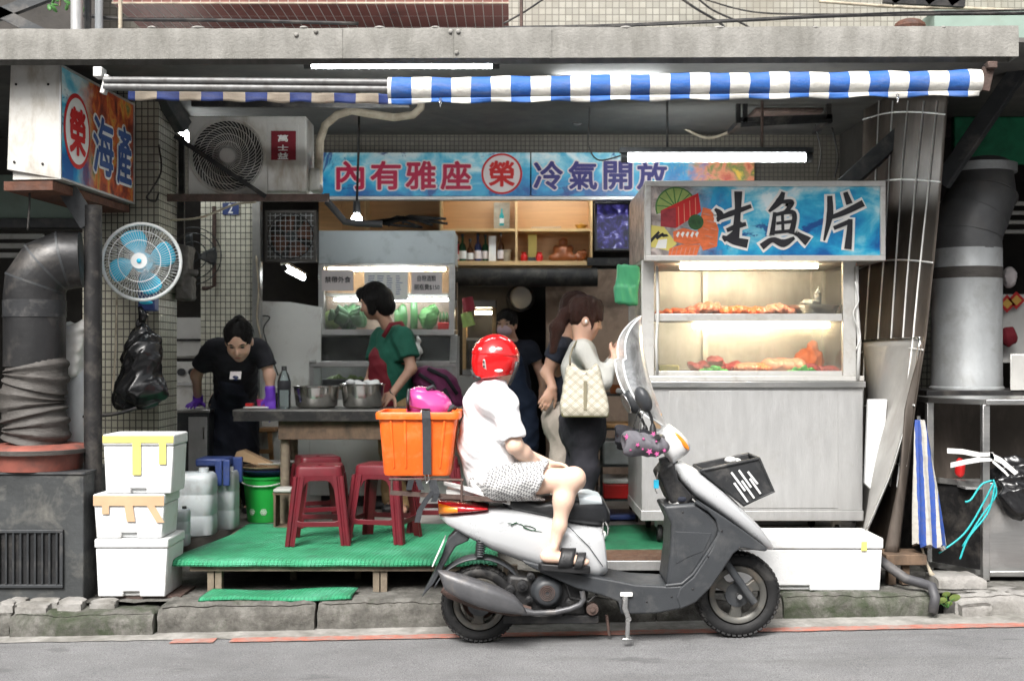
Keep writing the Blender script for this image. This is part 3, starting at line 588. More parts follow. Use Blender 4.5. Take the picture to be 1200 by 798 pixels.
cable('dark drain hose lying behind the canopy at upper left', [P(95, 18, 1.25), P(150, 23, 1.25), P(260, 24, 1.25), P(420, 28, 1.25)], .012)
t = thing('window_grille', 'dark angle-iron window grille at the top above the canopy', 'grille', P(1090, 0, 2.6))
for a, b_ in (((1035, 0), (1130, 5)), ((1045, 3), (1060, -8)), ((1085, 4), (1100, -8)), ((1112, 5), (1128, -6))): MB().bar(P(*a, 2.6), P(*b_, 2.6), .04, .05).build('iron_bar', 'black_iron', t)
tag(MB().bx(P(1095, 0, 2.6).x, 4.6, 2.6, 3.0, 3.2, P(0, 12, 2.6).z).build('pale_green_ledge', 'pale_green'), 'pale green painted ledge behind the right end of canopy', 'ledge')
tag(MB().ell(P(1066, 32, 1.3), (.095, .09, .05), 14, 8).build('clay_lump', 'rust'), 'orange rusty lump sitting on top of the canopy', 'lump')
# ---------------------------------------------------------------- awning
t = thing('awning', 'rolled blue and white striped awning under the canopy', 'awning', (.9, .2, 2.8))
ya = .22; pts = []; rr = []
for i in range(60):
    u = i / 59; px = 455 + 693 * u; pts.append(P(px, 104.5 - 9.5 * u + .5 * math.sin(9 * u), ya)); rr.append(.057 + .0025 * math.sin(40 * u) + .002 * math.sin(97 * u + 1))
MB().tube(pts, rr, 18).build('rolled_cloth', 'awning', t, smooth=60)
def fl(u, v): px = 455 + 693 * u; p = P(px, 116 - 9.5 * u + 6 * v + 1.2 * math.sin(60 * u) * v, ya - .03); p.y += .012 * math.sin(45 * u) * v; return p
MB().grid(fl, 90, 3).build('hem_flap', 'awning', t, smooth=180, solid=.004)
MB().tube([P(122, 94, ya), P(456, 97, ya)], .018, 14).build('front_bar', 'pipe_grey', t, smooth=60)
MB().tube([P(122, 102, ya + .01), P(456, 105, ya + .01)], .021, 14).build('roller_tube', 'pipe_grey', t, smooth=60)
def fv(u, v): px = 150 + 335 * u; p = P(px, 105 + 5.5 * u + 12 * v + .8 * math.sin(50 * u), .34); p.y += .015 * math.sin(38 * u) * v; return p
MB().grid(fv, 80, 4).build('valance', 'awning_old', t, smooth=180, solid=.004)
a = P(117, 86, .24); MB().box(a, (.045, .08, .05)).build('end_bracket', 'white_paint', t, bevel=.004); MB().box(a + Vector((.03, 0, -.06)), (.025, .05, .1), rotm(0, 15, 0)).build('end_bracket', 'alu', t, bevel=.004)
a = P(1160, 78, .24); MB().box(a, (.05, .08, .035)).build('end_bracket', 'rust_dark', t, bevel=.004); MB().bar(a + Vector((-.01, 0, -.01)), P(1152, 106, .24), .02, .06).build('end_bracket', 'rust_dark', t)
for px, py in ((1052, 112), (516, 117)):
    q = P(px, py, ya - .05); mb = MB()
    for k in range(3): mb.lathe([(.006 + .003 * math.cos(a_), .003 * math.sin(a_)) for a_ in np.linspace(0, 6.283, 7)], (q.x, q.y, q.z - .016 * k), 8, rotm(90, 0, 45 * k))
    mb.build('hook', 'chrome', t, smooth=60)
MB().bar(P(225, 121, 1.0), P(480, 123, 1.0), .03, .04).build('awning_rail', 'black_iron'); tag(bpy.data.objects['awning_rail'], 'dark perforated rail behind the striped valance', 'rail')
# ---------------------------------------------------------------- fluorescent lights
def tube_light(lb, a, b_, r, ma='tube_white', hous=.03):
    a, b_ = Vector(a), Vector(b_); t = thing('fluorescent_light', lb, 'lamp', (a + b_) / 2, 'fluorescent tubes')
    MB().tube([a + (b_ - a) * .02, b_ - (b_ - a) * .02], r, 12).build('tube', ma, t, smooth=60)
    e = (b_ - a).normalized()
    for q, s in ((a, 1), (b_, -1)): MB().cyl(q - e * s * .012, q + e * s * .03, r * 1.25, n=12).build('end_cap', 'black_plastic', t, smooth=60)
    MB().bar(a - e * .02 + Vector((0, 0, r + hous / 2 + .004)), b_ + e * .02 + Vector((0, 0, r + hous / 2 + .004)), .05, hous).build('batten', 'black_plastic' if hous > .025 else 'plastic_white', t); return t
tube_light('white fluorescent tube just under the concrete canopy edge', P(359, 77, .62), P(583, 77, .62), .017, hous=.02)
tube_light('white fluorescent tube hanging above the raw fish sign', P(730, 185, 1.8), P(949, 185, 1.8), .026, hous=.035)
tube_light('fluorescent tube on the arcade ceiling behind the awning', P(645, 95, 1.1), P(780, 95, 1.1), .017, hous=.02)
cable('black rod hanging the fluorescent tube from the ceiling', [P(782, 70, 1.8), P(782, 100, 1.8), P(782, 176, 1.8)], .008, grp='hanging cords')
cable('second rod hanging the tube above the raw fish sign', [P(893, 70, 1.8), P(893, 120, 1.8), P(893, 176, 1.8)], .010, 'rust_dark', grp='hanging cords')
cable('thin wire dropping to the long blue banner', [P(692, 110, 2.0), P(690, 150, 2.0), P(690, 172, 2.0), P(702, 188, 2.0), P(730, 182, 2.0)], .005, grp='hanging cords')
t = thing('pendant_bulb', 'bare white bulb hanging on a black cord over the display case', 'lamp', P(418, 250, 1.9))
MB().tube([P(421, 118, 1.9), P(420, 180, 1.9), P(418, 240, 1.9)], .008, 8).build('cord', 'black_iron', t, smooth=180)
MB().cyl(P(418, 236, 1.9), P(418, 250, 1.9), .022, .026).build('socket', 'black_plastic', t, smooth=60); MB().ell(P(418, 258, 1.9), (.036, .036, .042)).build('glass_bulb', 'bulb', t, smooth=180)
for px, py, lb, kk in ((682, 80, 'black projector-like camera bracket under the canopy above the awning', 1), (676, 142, 'small dark security camera on a short ceiling stem', 0)):
    t = thing('security_camera', lb, 'camera', P(px, py, 1.6)); p = P(px, py, 1.6 if kk else 2.6)
    if kk: MB().box(p + Vector((0, 0, .04)), (.17, .12, .06)).build('mount', 'black_plastic', t, bevel=.005); MB().box(p + Vector((.0, 0, -.03)), (.10, .12, .07)).build('body', 'black_plastic', t, bevel=.008)
    else: MB().cyl(p + Vector((0, 0, .06)), p + Vector((0, 0, .17)), .012).build('mount', 'plastic_white', t); MB().cyl(p + Vector((0, -.06, 0)), p + Vector((0, .06, .02)), .045).build('body', 'black_plastic', t, smooth=60); MB().ell(p + Vector((0, -.06, 0)), (.025, .01, .025)).build('lens', 'glass_blue', t, smooth=180)
# ---------------------------------------------------------------- printed sign faces
def water_print(name, axis, x0, x1, food=None, top=0, h=.4):
    """flat printed artwork: blue water with foam; food = (start, colours) blends a food photo at one end"""
    m, nt, b, co = newmat(name); sp = nt.nodes.new('ShaderNodeSeparateXYZ'); nt.links.new(co, sp.inputs[0])
    n1 = _noise(nt, _map(nt, co, (1.5, 1.5, 2.6), (.2, .3, .3)), 1.7, 7, .55, .9); n2 = _noise(nt, co, 9, 6, .65, .5)
    g = _math(nt, 'DIVIDE', _math(nt, 'SUBTRACT', sp.outputs['Z'], top - h), h)
    f = _math(nt, 'ADD', _math(nt, 'MULTIPLY', n1, .75), _math(nt, 'ADD', _math(nt, 'MULTIPLY', n2, .25), _math(nt, 'MULTIPLY_ADD', g, .22, -.11)))
    c = _ramp(nt, f, [(.34, (.006, .10, .34)), (.42, (.008, .24, .52)), (.50, (.03, .40, .64)), (.57, (.22, .60, .74)), (.66, (.72, .84, .87))]).outputs[0]
    c = _mix(nt, _ramp(nt, _noise(nt, _map(nt, co, (1, 1, 1), loc=(3, 1, 2)), 2.6, 8, .7, .7), [(.58, 0), (.61, .9)]).outputs[0], c, (.008, .06, .26))
    if food:
        u = _math(nt, 'DIVIDE', _math(nt, 'SUBTRACT', sp.outputs[axis], x0), x1 - x0)
        fc = _ramp(nt, _noise(nt, _map(nt, co, food[2]), food[1], 6, .6, .8), food[3]).outputs[0]
        uu = _math(nt, 'ADD', u, _math(nt, 'MULTIPLY_ADD', n2, .3, -.15)); c = _mix(nt, _ramp(nt, uu, food[0]).outputs[0], c, fc)
    nt.links.new(c, b.inputs['Base Color']); b.inputs['Roughness'].default_value = .35; return m
FOODC = [(.28, (.04, .02, .02)), (.40, (.25, .04, .02)), (.50, (.55, .10, .03)), (.58, (.62, .30, .05)), (.66, (.12, .16, .05)), (.76, (.75, .62, .35))]
water_print('print_left', 'Y', .4, 1.35, ([(.22, 0), (.42, 1)], 5.5, (1, 1.6, 1.2), FOODC), 2.93, .6)
water_print('print_banner', 'X', P(375, 0, 2.9).x, P(880, 0, 2.9).x, ([(.83, 0), (.9, 1)], 9, (1, 1, 1), [(.35, (.5, .05, .02)), (.5, (.7, .25, .12)), (.6, (.12, .2, .04)), (.68, (.8, .5, .05))]), 2.92, .36)
water_print('print_stall', 'X', P(757, 0, 1).x, P(1037, 0, 1).x, ([(.0, 1), (.16, .9), (.30, 0)], 14, (1, 1, 1), [(.3, (.1, .09, .09)), (.45, (.3, .25, .23)), (.6, (.55, .48, .45)), (.75, (.75, .6, .52))]), 2.42, .45)
def disc(mb, fr, cx, cz, rx, rz, lift, n=40): mb.add([fr @ Vector((cx + rx * math.cos(2 * math.pi * k / n), -lift, cz + rz * math.sin(2 * math.pi * k / n))) for k in range(n)], [tuple(range(n))])
# --- box sign at left
A0 = Vector((P(70, 0, .4).x, .4, 2.346)); A1 = Vector((P(157, 0, 1.35).x, 1.35, 2.33)); H = .61
t = thing('box_sign', 'projecting white box sign with blue seafood print and red round emblem', 'sign', (A0 + A1) / 2)
xd = (A1 - A0); W = xd.length; fr = frame_at(A0, xd, (0, 0, 1)); bx_ = P(8, 0, .4).x - A0.x
MB().add([A0 + Vector((0, 0, .0)), A0 + Vector((bx_, 0, .05)), A0 + Vector((bx_ + .02, 0, H + .0)), A0 + Vector((0, 0, H)), A0 + Vector((0, .05, 0)), A0 + Vector((bx_, .05, .05)), A0 + Vector((bx_ + .02, .05, H)), A0 + Vector((0, .05, H))], [(0, 1, 2, 3), (7, 6, 5, 4), (0, 4, 5, 1), (2, 6, 7, 3), (1, 5, 6, 2), (0, 3, 7, 4)]).build('end_panel', 'ac_white', t, fix=True, bevel=.004)
MB().prism([(0, 0), (W, 0), (W, H), (0, H)], .012, .26, fr).build('casing', 'ac_white', t, fix=True)
MB().prism([(.012, .012), (W - .012, .012), (W - .012, H - .012), (.012, H - .012)], 0, .010, fr).build('face', 'print_left', t, fix=True)
mb = MB()
for a, b_ in (((0, 0), (W, .012)), ((0, H - .012), (W, H)), ((0, .012), (.012, H - .012)), ((W - .012, .012), (W, H - .012))): mb.prism([(a[0], a[1]), (b_[0], a[1]), (b_[0], b_[1]), (a[0], b_[1])], -.006, .011, fr)
mb.build('trim', 'steel_dull', t, fix=True)
MB().prism([(-.02, -.06), (W, -.05), (W, -.012), (-.02, -.012)], .03, .30, fr).build('tray', 'rust', t, fix=True)
for q in ((-.09, .09, .08), (-.23, .10, .5), (-.06, 0, .5), (-.24, 0, .09)): MB().ell(A0 + Vector((q[0], -.004, q[2])), (.007, .005, .007), 8, 6).build('screw', 'black_iron', t)
nrm = fr.to_3x3() @ Vector((0, -1, 0)); inv = fr.inverted()
def loc(px, py): q = inv @ hit(px, py, A0, nrm); return q.x, q.z
(xa, _), (xb, _), (_, za), (_, zc) = loc(74, 153), loc(105, 153), loc(89, 198), loc(89, 110); cx, cz, rx, rz = (xa + xb) / 2, (za + zc) / 2, (xb - xa) / 2, (zc - za) / 2
mb = MB(); disc(mb, fr, cx, cz, rx, rz, .003); mb.build('emblem_ring', 'ink_red', t); mb = MB(); disc(mb, fr, cx, cz, rx * .88, rz * .88, .005); mb.build('emblem_disc', 'paper_white', t)
mb = MB(); put_text(mb, '榮', fr, cx - rx * .62, cx + rx * .62, cz - rz * .66, cz + rz * .62, .032, .007); mb.build('lettering', 'ink_red', t)
for ch, x0, x1, y0, y1 in (('海', 108, 132, 206, 138), ('產', 136, 153, 218, 148)):
    (xa, za), (xb, zc) = loc(x0, y0), loc(x1, y1); zc = loc((x0 + x1) / 2, y1)[1]; za = loc((x0 + x1) / 2, y0)[1]
    mb = MB(); put_text(mb, ch, fr, xa, xb, za, zc, .06, .003, ref=.02); mb.build('lettering_outline', 'paper_white', t)
    mb = MB(); put_text(mb, ch, fr, xa, xb, za, zc, .02, .006, ref=.02); mb.build('lettering', 'ink_blue', t)
cable('dark wire hanging below the box sign end', [A0 + Vector((-.2, .1, -.03)), A0 + Vector((-.2, .1, -.12)), A0 + Vector((-.21, .1, -.26))], .006, grp='hanging cords')
# --- long banner
yb = 2.9; x0, x1, z0, z1 = P(375, 0, yb).x, P(884, 0, yb).x, P(0, 230, yb).z, P(0, 179, yb).z; fr = frame_at((0, yb, 0))
t = thing('shop_banner', 'long blue signboard with red and navy lettering over the counter', 'sign', ((x0 + x1) / 2, yb, z0))
xm = P(622, 0, yb).x
MB().bx(x0, xm - .004, yb, yb + .05, z0, z1).build('panel', 'print_banner', t, bevel=.003); MB().bx(xm + .004, x1, yb, yb + .05, z0, z1).build('panel', 'print_banner', t, bevel=.003)
MB().bx(x0 - .02, x1, yb - .01, yb + .06, z0 - .028, z0 - .002).build('bottom_rail', 'steel_dull', t, bevel=.002)
for ch, a, b_ in (('內', 394, 427), ('有', 434, 470), ('雅', 475, 511), ('座', 516, 552), ('冷', 625, 660), ('氣', 666, 700), ('開', 707, 741), ('放', 746, 782)):
    xa, xb, za, zc = P(a, 0, yb).x, P(b_, 0, yb).x, P(0, 223, yb).z, P(0, 189, yb).z
    mb = MB(); put_text(mb, ch, fr, xa, xb, za, zc, .075, .003, ref=.03); mb.build('lettering_outline', 'paper', t)
    mb = MB(); put_text(mb, ch, fr, xa, xb, za, zc, .03, .006); mb.build('lettering', 'ink_crimson' if a < 600 else 'ink_navy', t)
c = P(588, 204, yb); r = P(612, 0, yb).x - c.x
mb = MB(); disc(mb, fr, c.x, c.z, r, r, .003); mb.build('emblem_ring', 'ink_red', t); mb = MB(); disc(mb, fr, c.x, c.z, r * .9, r * .9, .005); mb.build('emblem_disc', 'paper', t)
mb = MB(); put_text(mb, '榮', fr, c.x - r * .64, c.x + r * .64, c.z - r * .64, c.z + r * .64, .03, .007); mb.build('lettering', 'ink_red', t)
# ---------------------------------------------------------------- air conditioner and its rack
ya = 1.6; x0, x1, z0, z1 = P(221, 0, ya).x, P(359, 0, ya).x, P(0, 226, ya).z, P(0, 136, ya).z
t = thing('air_conditioner', 'off-white outdoor air conditioner unit on an iron rack', 'air conditioner', ((x0 + x1) / 2, ya + .15, z0))
MB().bx(x0, x1, ya, ya + .3, z0, z1).build('casing', 'ac_white', t, bevel=.012, seg=3)
c = P(267, 183, ya); rg = .222
mb = MB(); ring = [(rg + .012 + .006 * math.cos(a_), .006 * math.sin(a_)) for a_ in np.linspace(0, 6.283, 7)]; mb.lathe(ring, (c.x, ya - .006, c.z), 48, rotm(90, 0, 0)); mb.bx(c.x - rg - .022, c.x + rg + .022, ya - .004, ya - .001, c.z - rg - .022, c.z + rg + .022); mb.build('fan_surround', 'ac_white', t, smooth=50)
mb = MB(); disc(mb, frame_at((0, ya - .006, 0)), c.x, c.z, rg, rg, 0, 48); mb.build('fan_recess', 'scoot_black', t)  # flat black disc painting in the shade behind the grille
mb = MB()
for k in range(46):
    a0 = 2 * math.pi * k / 46; pts = []
    for j in range(7): u = j / 6; rr = .05 + (rg - .05) * u; a_ = a0 + .95 * u ** 1.2; pts.append((c.x + rr * math.cos(a_), ya - .014 - .008 * math.sin(3.14 * u), c.z + rr * math.sin(a_)))
    mb.tube(pts, .0022, 5)
for r_ in (.09, .135, .18, .218): mb.lathe([(r_ + .002 * math.cos(a_), .002 * math.sin(a_)) for a_ in np.linspace(0, 6.283, 6)], (c.x, ya - .018, c.z), 40, rotm(90, 0, 0))
mb.build('fan_grille', 'ac_white', t, smooth=60); MB().cyl((c.x, ya - .03, c.z), (c.x, ya - .01, c.z), .046, .05, 24).build('fan_hub', 'ac_white', t, smooth=50)
q0, q1 = P(314, 224, ya), P(350, 146, ya); MB().bx(q0.x, q1.x, ya - .005, ya - .001, q0.z, q1.z).build('service_cover', 'ac_white', t, bevel=.002)
q0, q1 = P(318, 188, ya), P(347, 154, ya); MB().bx(q0.x, q1.x, ya - .009, ya - .005, q0.z, q1.z).build('brand_label', 'cloth_maroon', t)
mb = MB()
for k, ch in enumerate('萬士益'): cx_ = P(332, 0, ya).x; zz = P(0, 158 + 10.3 * k, ya).z; put_text(mb, ch, frame_at((0, ya - .009, 0)), cx_ - .033, cx_ + .033, zz - .047, zz - (.004 if k != 1 else .012), .035, .003)
mb.build('lettering', 'paper_white', t)
MB().bx(x1 - .002, x1 + .07, ya + .08, ya + .24, z0 + .02, z0 + .17).build('valve_cover', 'ac_white', t, bevel=.02, seg=3)
t = thing('iron_rack', 'dark iron rack carrying the outdoor air conditioner', 'rack', P(290, 240, 1.7))
for a, b_, w_ in (((195, 232, 1.56), (385, 232, 1.56), .045), ((195, 232, 1.95), (385, 232, 1.95), .045), ((383, 231, 1.56), (383, 231, 1.95), .045), ((205, 160, 1.55), (312, 231, 1.55), .028), ((213, 160, 1.75), (213, 300, 1.75), .03)): MB().bar(P(*a), P(*b_), .035, w_).build('iron_bar', 'rust_dark' if w_ > .03 else 'black_iron', t)
MB().tube([P(x, y, 1.75) for x, y in ((383, 236), (392, 246), (404, 260), (420, 262), (448, 263))], .022, 10).build('hose', 'hose'); tag(bpy.data.objects['hose'], 'dark hose curving from the iron rack to the display case', 'hose')
tag(MB().tube([P(x, y, 1.72) for x, y in ((373, 215), (374, 190), (375, 165), (381, 147), (395, 135), (412, 130), (435, 134), (462, 138), (484, 135), (493, 127), (494, 115))], .026, 12).build('insulated_pipe', 'insul', smooth=180), 'beige insulated pipe looping from the air conditioner up to the ceiling', 'pipe')
cable('tan rope strung below the air conditioner rack', [P(200, 258, 1.55), P(235, 255, 1.55), P(275, 240, 1.55), P(300, 237, 1.55)], .007, 'insul', grp='hanging cords')
tag(MB().tube([P(x, y, 2.85) for x, y in ((251, 242), (251, 335), (243, 338), (237, 338))], .016, 8).build('drain_pipe', 'rust_dark', smooth=60), 'thin dark drain pipe down the tiled pillar', 'pipe')
# diagonal struts under the arcade
for a, b_, ya_, w_, lb in (((1196, 80), (1103, 216), 1.0, .095, 'grey diagonal strut at the right end of the canopy'), ((1106, 112), (985, 222), 1.4, .10, 'dark diagonal strut above the raw fish sign'), ((180, 92), (215, 150), 1.3, .10, 'dark diagonal strut beside the box sign')):
    tag(MB().bar(P(*a, ya_), P(*b_, ya_ + .25), .08, w_).build('diagonal_strut', 'grey_paint', bevel=.004), lb, 'strut', 'canopy struts')
p0, p1 = P(863, 68, 1.9), P(975, 140, 1.9)
t = thing('angle_iron_cage', 'dark angle-iron cage holding a unit above the fish stall', 'rack', (p0.x, 2.1, p1.z))
for a, b_ in (((865, 68), (865, 145)), ((873, 68), (873, 145)), ((971, 68), (971, 140)), ((865, 141), (975, 137)), ((868, 147), (975, 141))): MB().bar(P(*a, 1.9), P(*b_, 1.9), .03, .03).build('iron_bar', 'black_iron', t)
for px in (868, 972): MB().bar(P(px, 142, 1.9), P(px, 142, 1.9) + Vector((0, .4, 0)), .03, .03).build('iron_bar', 'black_iron', t)
tag(MB().bx(P(885, 0, 2.0).x, P(965, 0, 2.0).x, 2.0, 2.35, P(0, 132, 2.0).z, 3.05).build('old_condenser', 'rust_dark', bevel=.01), 'brown old condenser box inside the angle-iron cage', 'condenser')
# blue tarp gap light and dark bracket behind the fan
t = thing('wall_fan', 'white wall fan with bright blue blades on the tiled pillar', 'fan', P(166, 307, 1.05))
c = P(166, 307, 1.05); rf = .222; Rf = rotm(90, 0, 0); Rf = rotm(0, 0, 7) @ Rf
def fp(r_, a_, dd): return c + rotm(0, 0, 7) @ Vector((r_ * math.cos(a_), dd, r_ * math.sin(a_)))
mb = MB(); mb.lathe([(rf + .010 * math.cos(a_), .010 * math.sin(a_)) for a_ in np.linspace(0, 6.283, 9)], c, 56, Rf); mb.build('guard_rim', 'fan_white', t, smooth=60)
mb = MB()
for k in range(72):
    a_ = 2 * math.pi * k / 72; mb.tube([fp(.045, a_ - .25, -.075), fp(.12, a_ - .1, -.072), fp(.19, a_, -.045), fp(rf, a_ + .04, 0)], .001, 4, cap=False)
for r_, d_ in ((.12, -.072), (.175, -.055)): mb.lathe([(r_ + .0022 * math.cos(a_), .0022 * math.sin(a_)) for a_ in np.linspace(0, 6.283, 6)], c + rotm(0, 0, 7) @ Vector((0, d_, 0)), 48, Rf)
mb.build('front_guard', 'fan_white', t, smooth=60)
mb = MB()
for k in range(60):
    a_ = 2 * math.pi * k / 60; mb.tube([fp(.05, a_, .085), fp(.15, a_, .075), fp(rf, a_, 0)], .001, 4, cap=False)
mb.build('rear_guard', 'fan_white', t, smooth=60)
for k in range(4):
    a0 = math.pi / 2 * k + .22
    def fb(u, v, a0=a0):
        r_ = .04 + .155 * u; wd = .78 * (.55 + .75 * math.sin(2.4 * u + .35)); a_ = a0 + wd * (v - .5) + .15 * u; return fp(r_ * (1 - .05 * (2 * v - 1) ** 2 * u), a_, .03 - .05 * (v - .5) - .02)
    MB().grid(fb, 10, 8).build('blade', 'fan_blue', t, smooth=180, solid=.003)
mb = MB(); mb.lathe([(.0, -.012), (.03, -.012), (.044, -.004), (.046, .006), (0, .006)], c + rotm(0, 0, 7) @ Vector((0, -.078, 0)), 28, Rf); mb.build('guard_badge', 'fan_white', t, smooth=50)
MB().ell(fp(0, 0, -.088), (.014, .006, .014)).build('badge_centre', 'fan_blue', t, smooth=180)
MB().cyl(fp(0, 0, .02), fp(0, 0, .2), .06, .05, 20).build('motor', 'fan_blue', t, smooth=50); MB().box(fp(0, 0, .19) + Vector((0, .02, -.17)), (.10, .10, .22)).build('wall_bracket', 'plastic_blue', t, bevel=.01)
MB().ell(fp(.235, -2.0 + .5, .05) + Vector((-.0, 0, 0)), (.04, .03, .012)).build('control_tab', 'fan_blue', t, smooth=180)
# ---------------------------------------------------------------- left: vent cabinet, duct, post
y0 = .45; xr_ = P(98, 0, y0).x; zt = P(0, 556, y0).z; zb = walkz(-2.5) - .02
t = thing('vent_cabinet', 'dark grey steel cabinet with slatted vent under the fat duct', 'cabinet', (-2.55, .6, zb))
MB().bx(-3.4, xr_, y0, .95, zb, zt).build('body', 'grey_box', t, bevel=.006); MB().bx(-3.41, xr_ + .008, y0 - .008, .96, zt, zt + .012).build('top_plate', 'grey_paint', t, bevel=.002)
q0, q1 = P(-30, 688, y0), P(75, 620, y0)
MB().bx(q0.x, q1.x, y0 - .004, y0 + .0, q0.z, q1.z).build('vent_back', 'scoot_black', t)
mb = MB()
for a, b_, c, d in ((q0.x, q1.x, q1.z - .018, q1.z), (q0.x, q1.x, q0.z, q0.z + .018), (q1.x - .018, q1.x, q0.z + .018, q1.z - .018)): mb.bx(a, b_, y0 - .018, y0 - .004, c, d)
mb.build('vent_frame', 'grey_paint', t, bevel=.003)
sl = MB().box((0, 0, 0), (.009, .014, q1.z - q0.z - .038), rotm(0, 0, 25)).mesh('slat')
for k in range(12):
    o = link('slat', sl, [] if k else 'grey_paint', None); o.location = (q1.x - .035 - k * .0385, y0 - .013, (q0.z + q1.z) / 2); par(o, t)
bc = P(42, 546, .64); t = thing('basin', 'faded red plastic basin upturned beneath the duct', 'basin', (bc.x, .64, zt + .012))
MB().lathe([(.235, 0), (.245, .05), (.25, .085), (.268, .087), (.275, .115), (.262, .13), (.20, .138), (.0, .14)], (bc.x, .66, zt + .013), 40).build('bowl', 'basin_red', t, smooth=50)
MB().lathe([(.262, .088), (.279, .09), (.281, .112), (.264, .118)], (bc.x, .66, zt + .014), 40).build('rim', 'duct_cloth', t, smooth=50)
dx = P(39, 0, .64).x; t = thing('extraction_duct', 'fat dark extraction duct with crumpled lower sleeve and elbow', 'duct', (dx, .66, zt + .15)); zs0, zs1 = zt + .15, P(0, 425, .66).z
rs = random.Random(4); mb = MB(); pts = []; rr = []
for k in range(44): u = k / 43; pts.append((dx + .012 * math.sin(9 * u), .66, zs0 + (zs1 - zs0) * u)); rr.append(.172 + (.010 if k % 5 < 2 else -.004) + rs.uniform(-.003, .003) - .008 * u)
mb.tube(pts, rr, 32).build('crumpled_sleeve', 'duct_cloth', t, smooth=60)
def elbow(mb, pts, r, n=28): mb.tube(pts, r, n)
ze = P(0, 322, .66).z; mb = MB(); mb.tube([(dx, .66, zs1 - .02), (dx, .66, P(0, 372, .66).z), (dx, .66, P(0, 345, .66).z)], .163, 30); mb.build('straight_section', 'duct', t, smooth=40)
mb = MB(); mb.tube([(dx, .66, P(0, 372, .66).z), (dx, .66, P(0, 352, .66).z)], .1665, 30); mb.build('tape_band', 'black_plastic', t, smooth=40)
arc = [Vector((dx, .66, P(0, 345, .66).z))]; zc_ = P(0, 345, .66).z
ep = [(dx, .66, zc_ - .02), (dx + .005, .66, zc_ + .06), (dx + .06, .67, zc_ + .15), (dx + .15, .69, zc_ + .19), (dx + .24, .71, zc_ + .195)]
MB().tube(ep, [.163, .165, .165, .163, .155], 32).build('elbow', 'duct', t, smooth=50)
for i, r_ in ((1, .1665), (2, .167), (3, .165)): q = Vector(ep[i]); d_ = (Vector(ep[i + 1]) - Vector(ep[i - 1])).normalized() * .006; MB().tube([q - d_, q + d_], r_, 32).build('seam_ring', 'grey_paint', t, smooth=40)
px_ = P(106, 0, .62).x
t = thing('steel_post', 'black painted steel post between duct and blue fan', 'post', (px_, .62, .12)); MB().cyl((px_, .66, .1), (px_, .66, P(0, 240, .62).z), .048, n=18).build('shaft', 'black_iron', t, smooth=40); MB().bar((px_ - .02, .66, P(0, 262, .62).z), P(62, 196, .62), .06, .10).build('brace', 'grey_paint', t)
g = P(88, 0, .95); t = thing('gas_cylinder', 'grey scuffed gas cylinder behind the fat duct', 'gas cylinder', (g.x, .95, .9))
MB().lathe([(.085, .62), (.088, .66), (.088, 1.24), (.078, 1.31), (.04, 1.36), (.03, 1.38), (.03, 1.42), (0, 1.42)], (g.x, .95, 0), 24).build('tank', 'galv', t, smooth=50); MB().cyl((g.x, .95, 1.40), (g.x, .95, 1.46), .02).build('valve', 'gold', t, smooth=50); MB().bx(g.x - .2, g.x + .2, .75, 1.15, .12, .62).build('stand', 'grey_box', t)
s = SDF((-2.62, .70, 1.15), (-2.30, 1.1, 1.72), .008); c = P(82, 410, .85); s.rbox((c.x, .88, c.z), (.075, .08, .15), .03, rotm(0, 14, 0)); s.rbox((c.x + .05, .88, c.z + .12), (.10, .09, .035), .02, rotm(0, -18, 0)); s.folds(.006, 30, 3); tag(s.build('plastic_tub', 'plastic_white'), 'crumpled off-white plastic tub wedged beside the duct', 'tub')
# hanging trash bag
c = P(166, 430, 1.2); s = SDF((c.x - .26, .98, c.z - .34), (c.x + .26, 1.36, c.z + .32), .008)
s.cap((c.x, 1.2, c.z + .27), (c.x + .01, 1.2, c.z + .1), .022, .085, .05); s.cap((c.x + .01, 1.2, c.z + .1), (c.x - .01, 1.19, c.z - .13), .10, .13, .08); s.cap((c.x - .02, 1.19, c.z - .1), (c.x - .11, 1.18, c.z - .21), .10, .055, .06); s.cap((c.x + .02, 1.19, c.z - .1), (c.x + .1, 1.2, c.z - .13), .09, .06, .06); s.folds(.019, 30, 5, (1, 1, .55))
t = thing('trash_bag', 'black plastic bag hanging below the blue fan', 'bag', (c.x, 1.2, c.z)); s.build('bag', 'trash_bag', t); MB().tube([(c.x, 1.2, c.z + .26), (c.x + .01, 1.2, c.z + .31), (c.x - .01, 1.19, c.z + .36)], [.02, .03, .012], 8).build('knot', 'trash_bag', t, smooth=180)
cable('black hose strung between duct and hanging bag', [P(70, 487, .9), P(100, 488, .9), P(135, 485, .95), P(160, 478, 1.0)], .010, grp='hanging cords')
cable('pale cord hanging beside the black post', [P(137, 340, 1.1), P(136, 380, 1.1), P(135, 420, 1.1), P(132, 458, 1.1)], .006, 'insul', grp='hanging cords')
s = SDF((-2.15, 1.5, 1.6), (-1.7, 2.0, 2.15), .009); c = P(212, 320, 1.7); s.rbox(c + Vector((0, 0, .05)), (.06, .09, .13), .02, rotm(0, 8, 0)); s.rbox(c + Vector((.03, 0, -.1)), (.055, .07, .08), .02); s.cap(c + Vector((.05, -.05, 0)), c + Vector((.11, -.05, 0)), .02); s.folds(.005, 40, 2); tag(s.build('rusty_motor', 'duct_cloth'), 'greasy grey motor unit mounted beside the blue fan', 'motor')
t = thing('old_fan', 'dim grey fan guard behind the greasy motor unit', 'fan', P(228, 305, 2.5)); c = P(226, 300, 2.5)
for r_ in (.04, .10, .16, .2): MB().lathe([(r_ + .004 * math.cos(a_), .004 * math.sin(a_)) for a_ in np.linspace(0, 6.283, 6)], c, 36, rotm(90, 0, 0)).build('guard_ring', 'grey_paint', t, smooth=60)
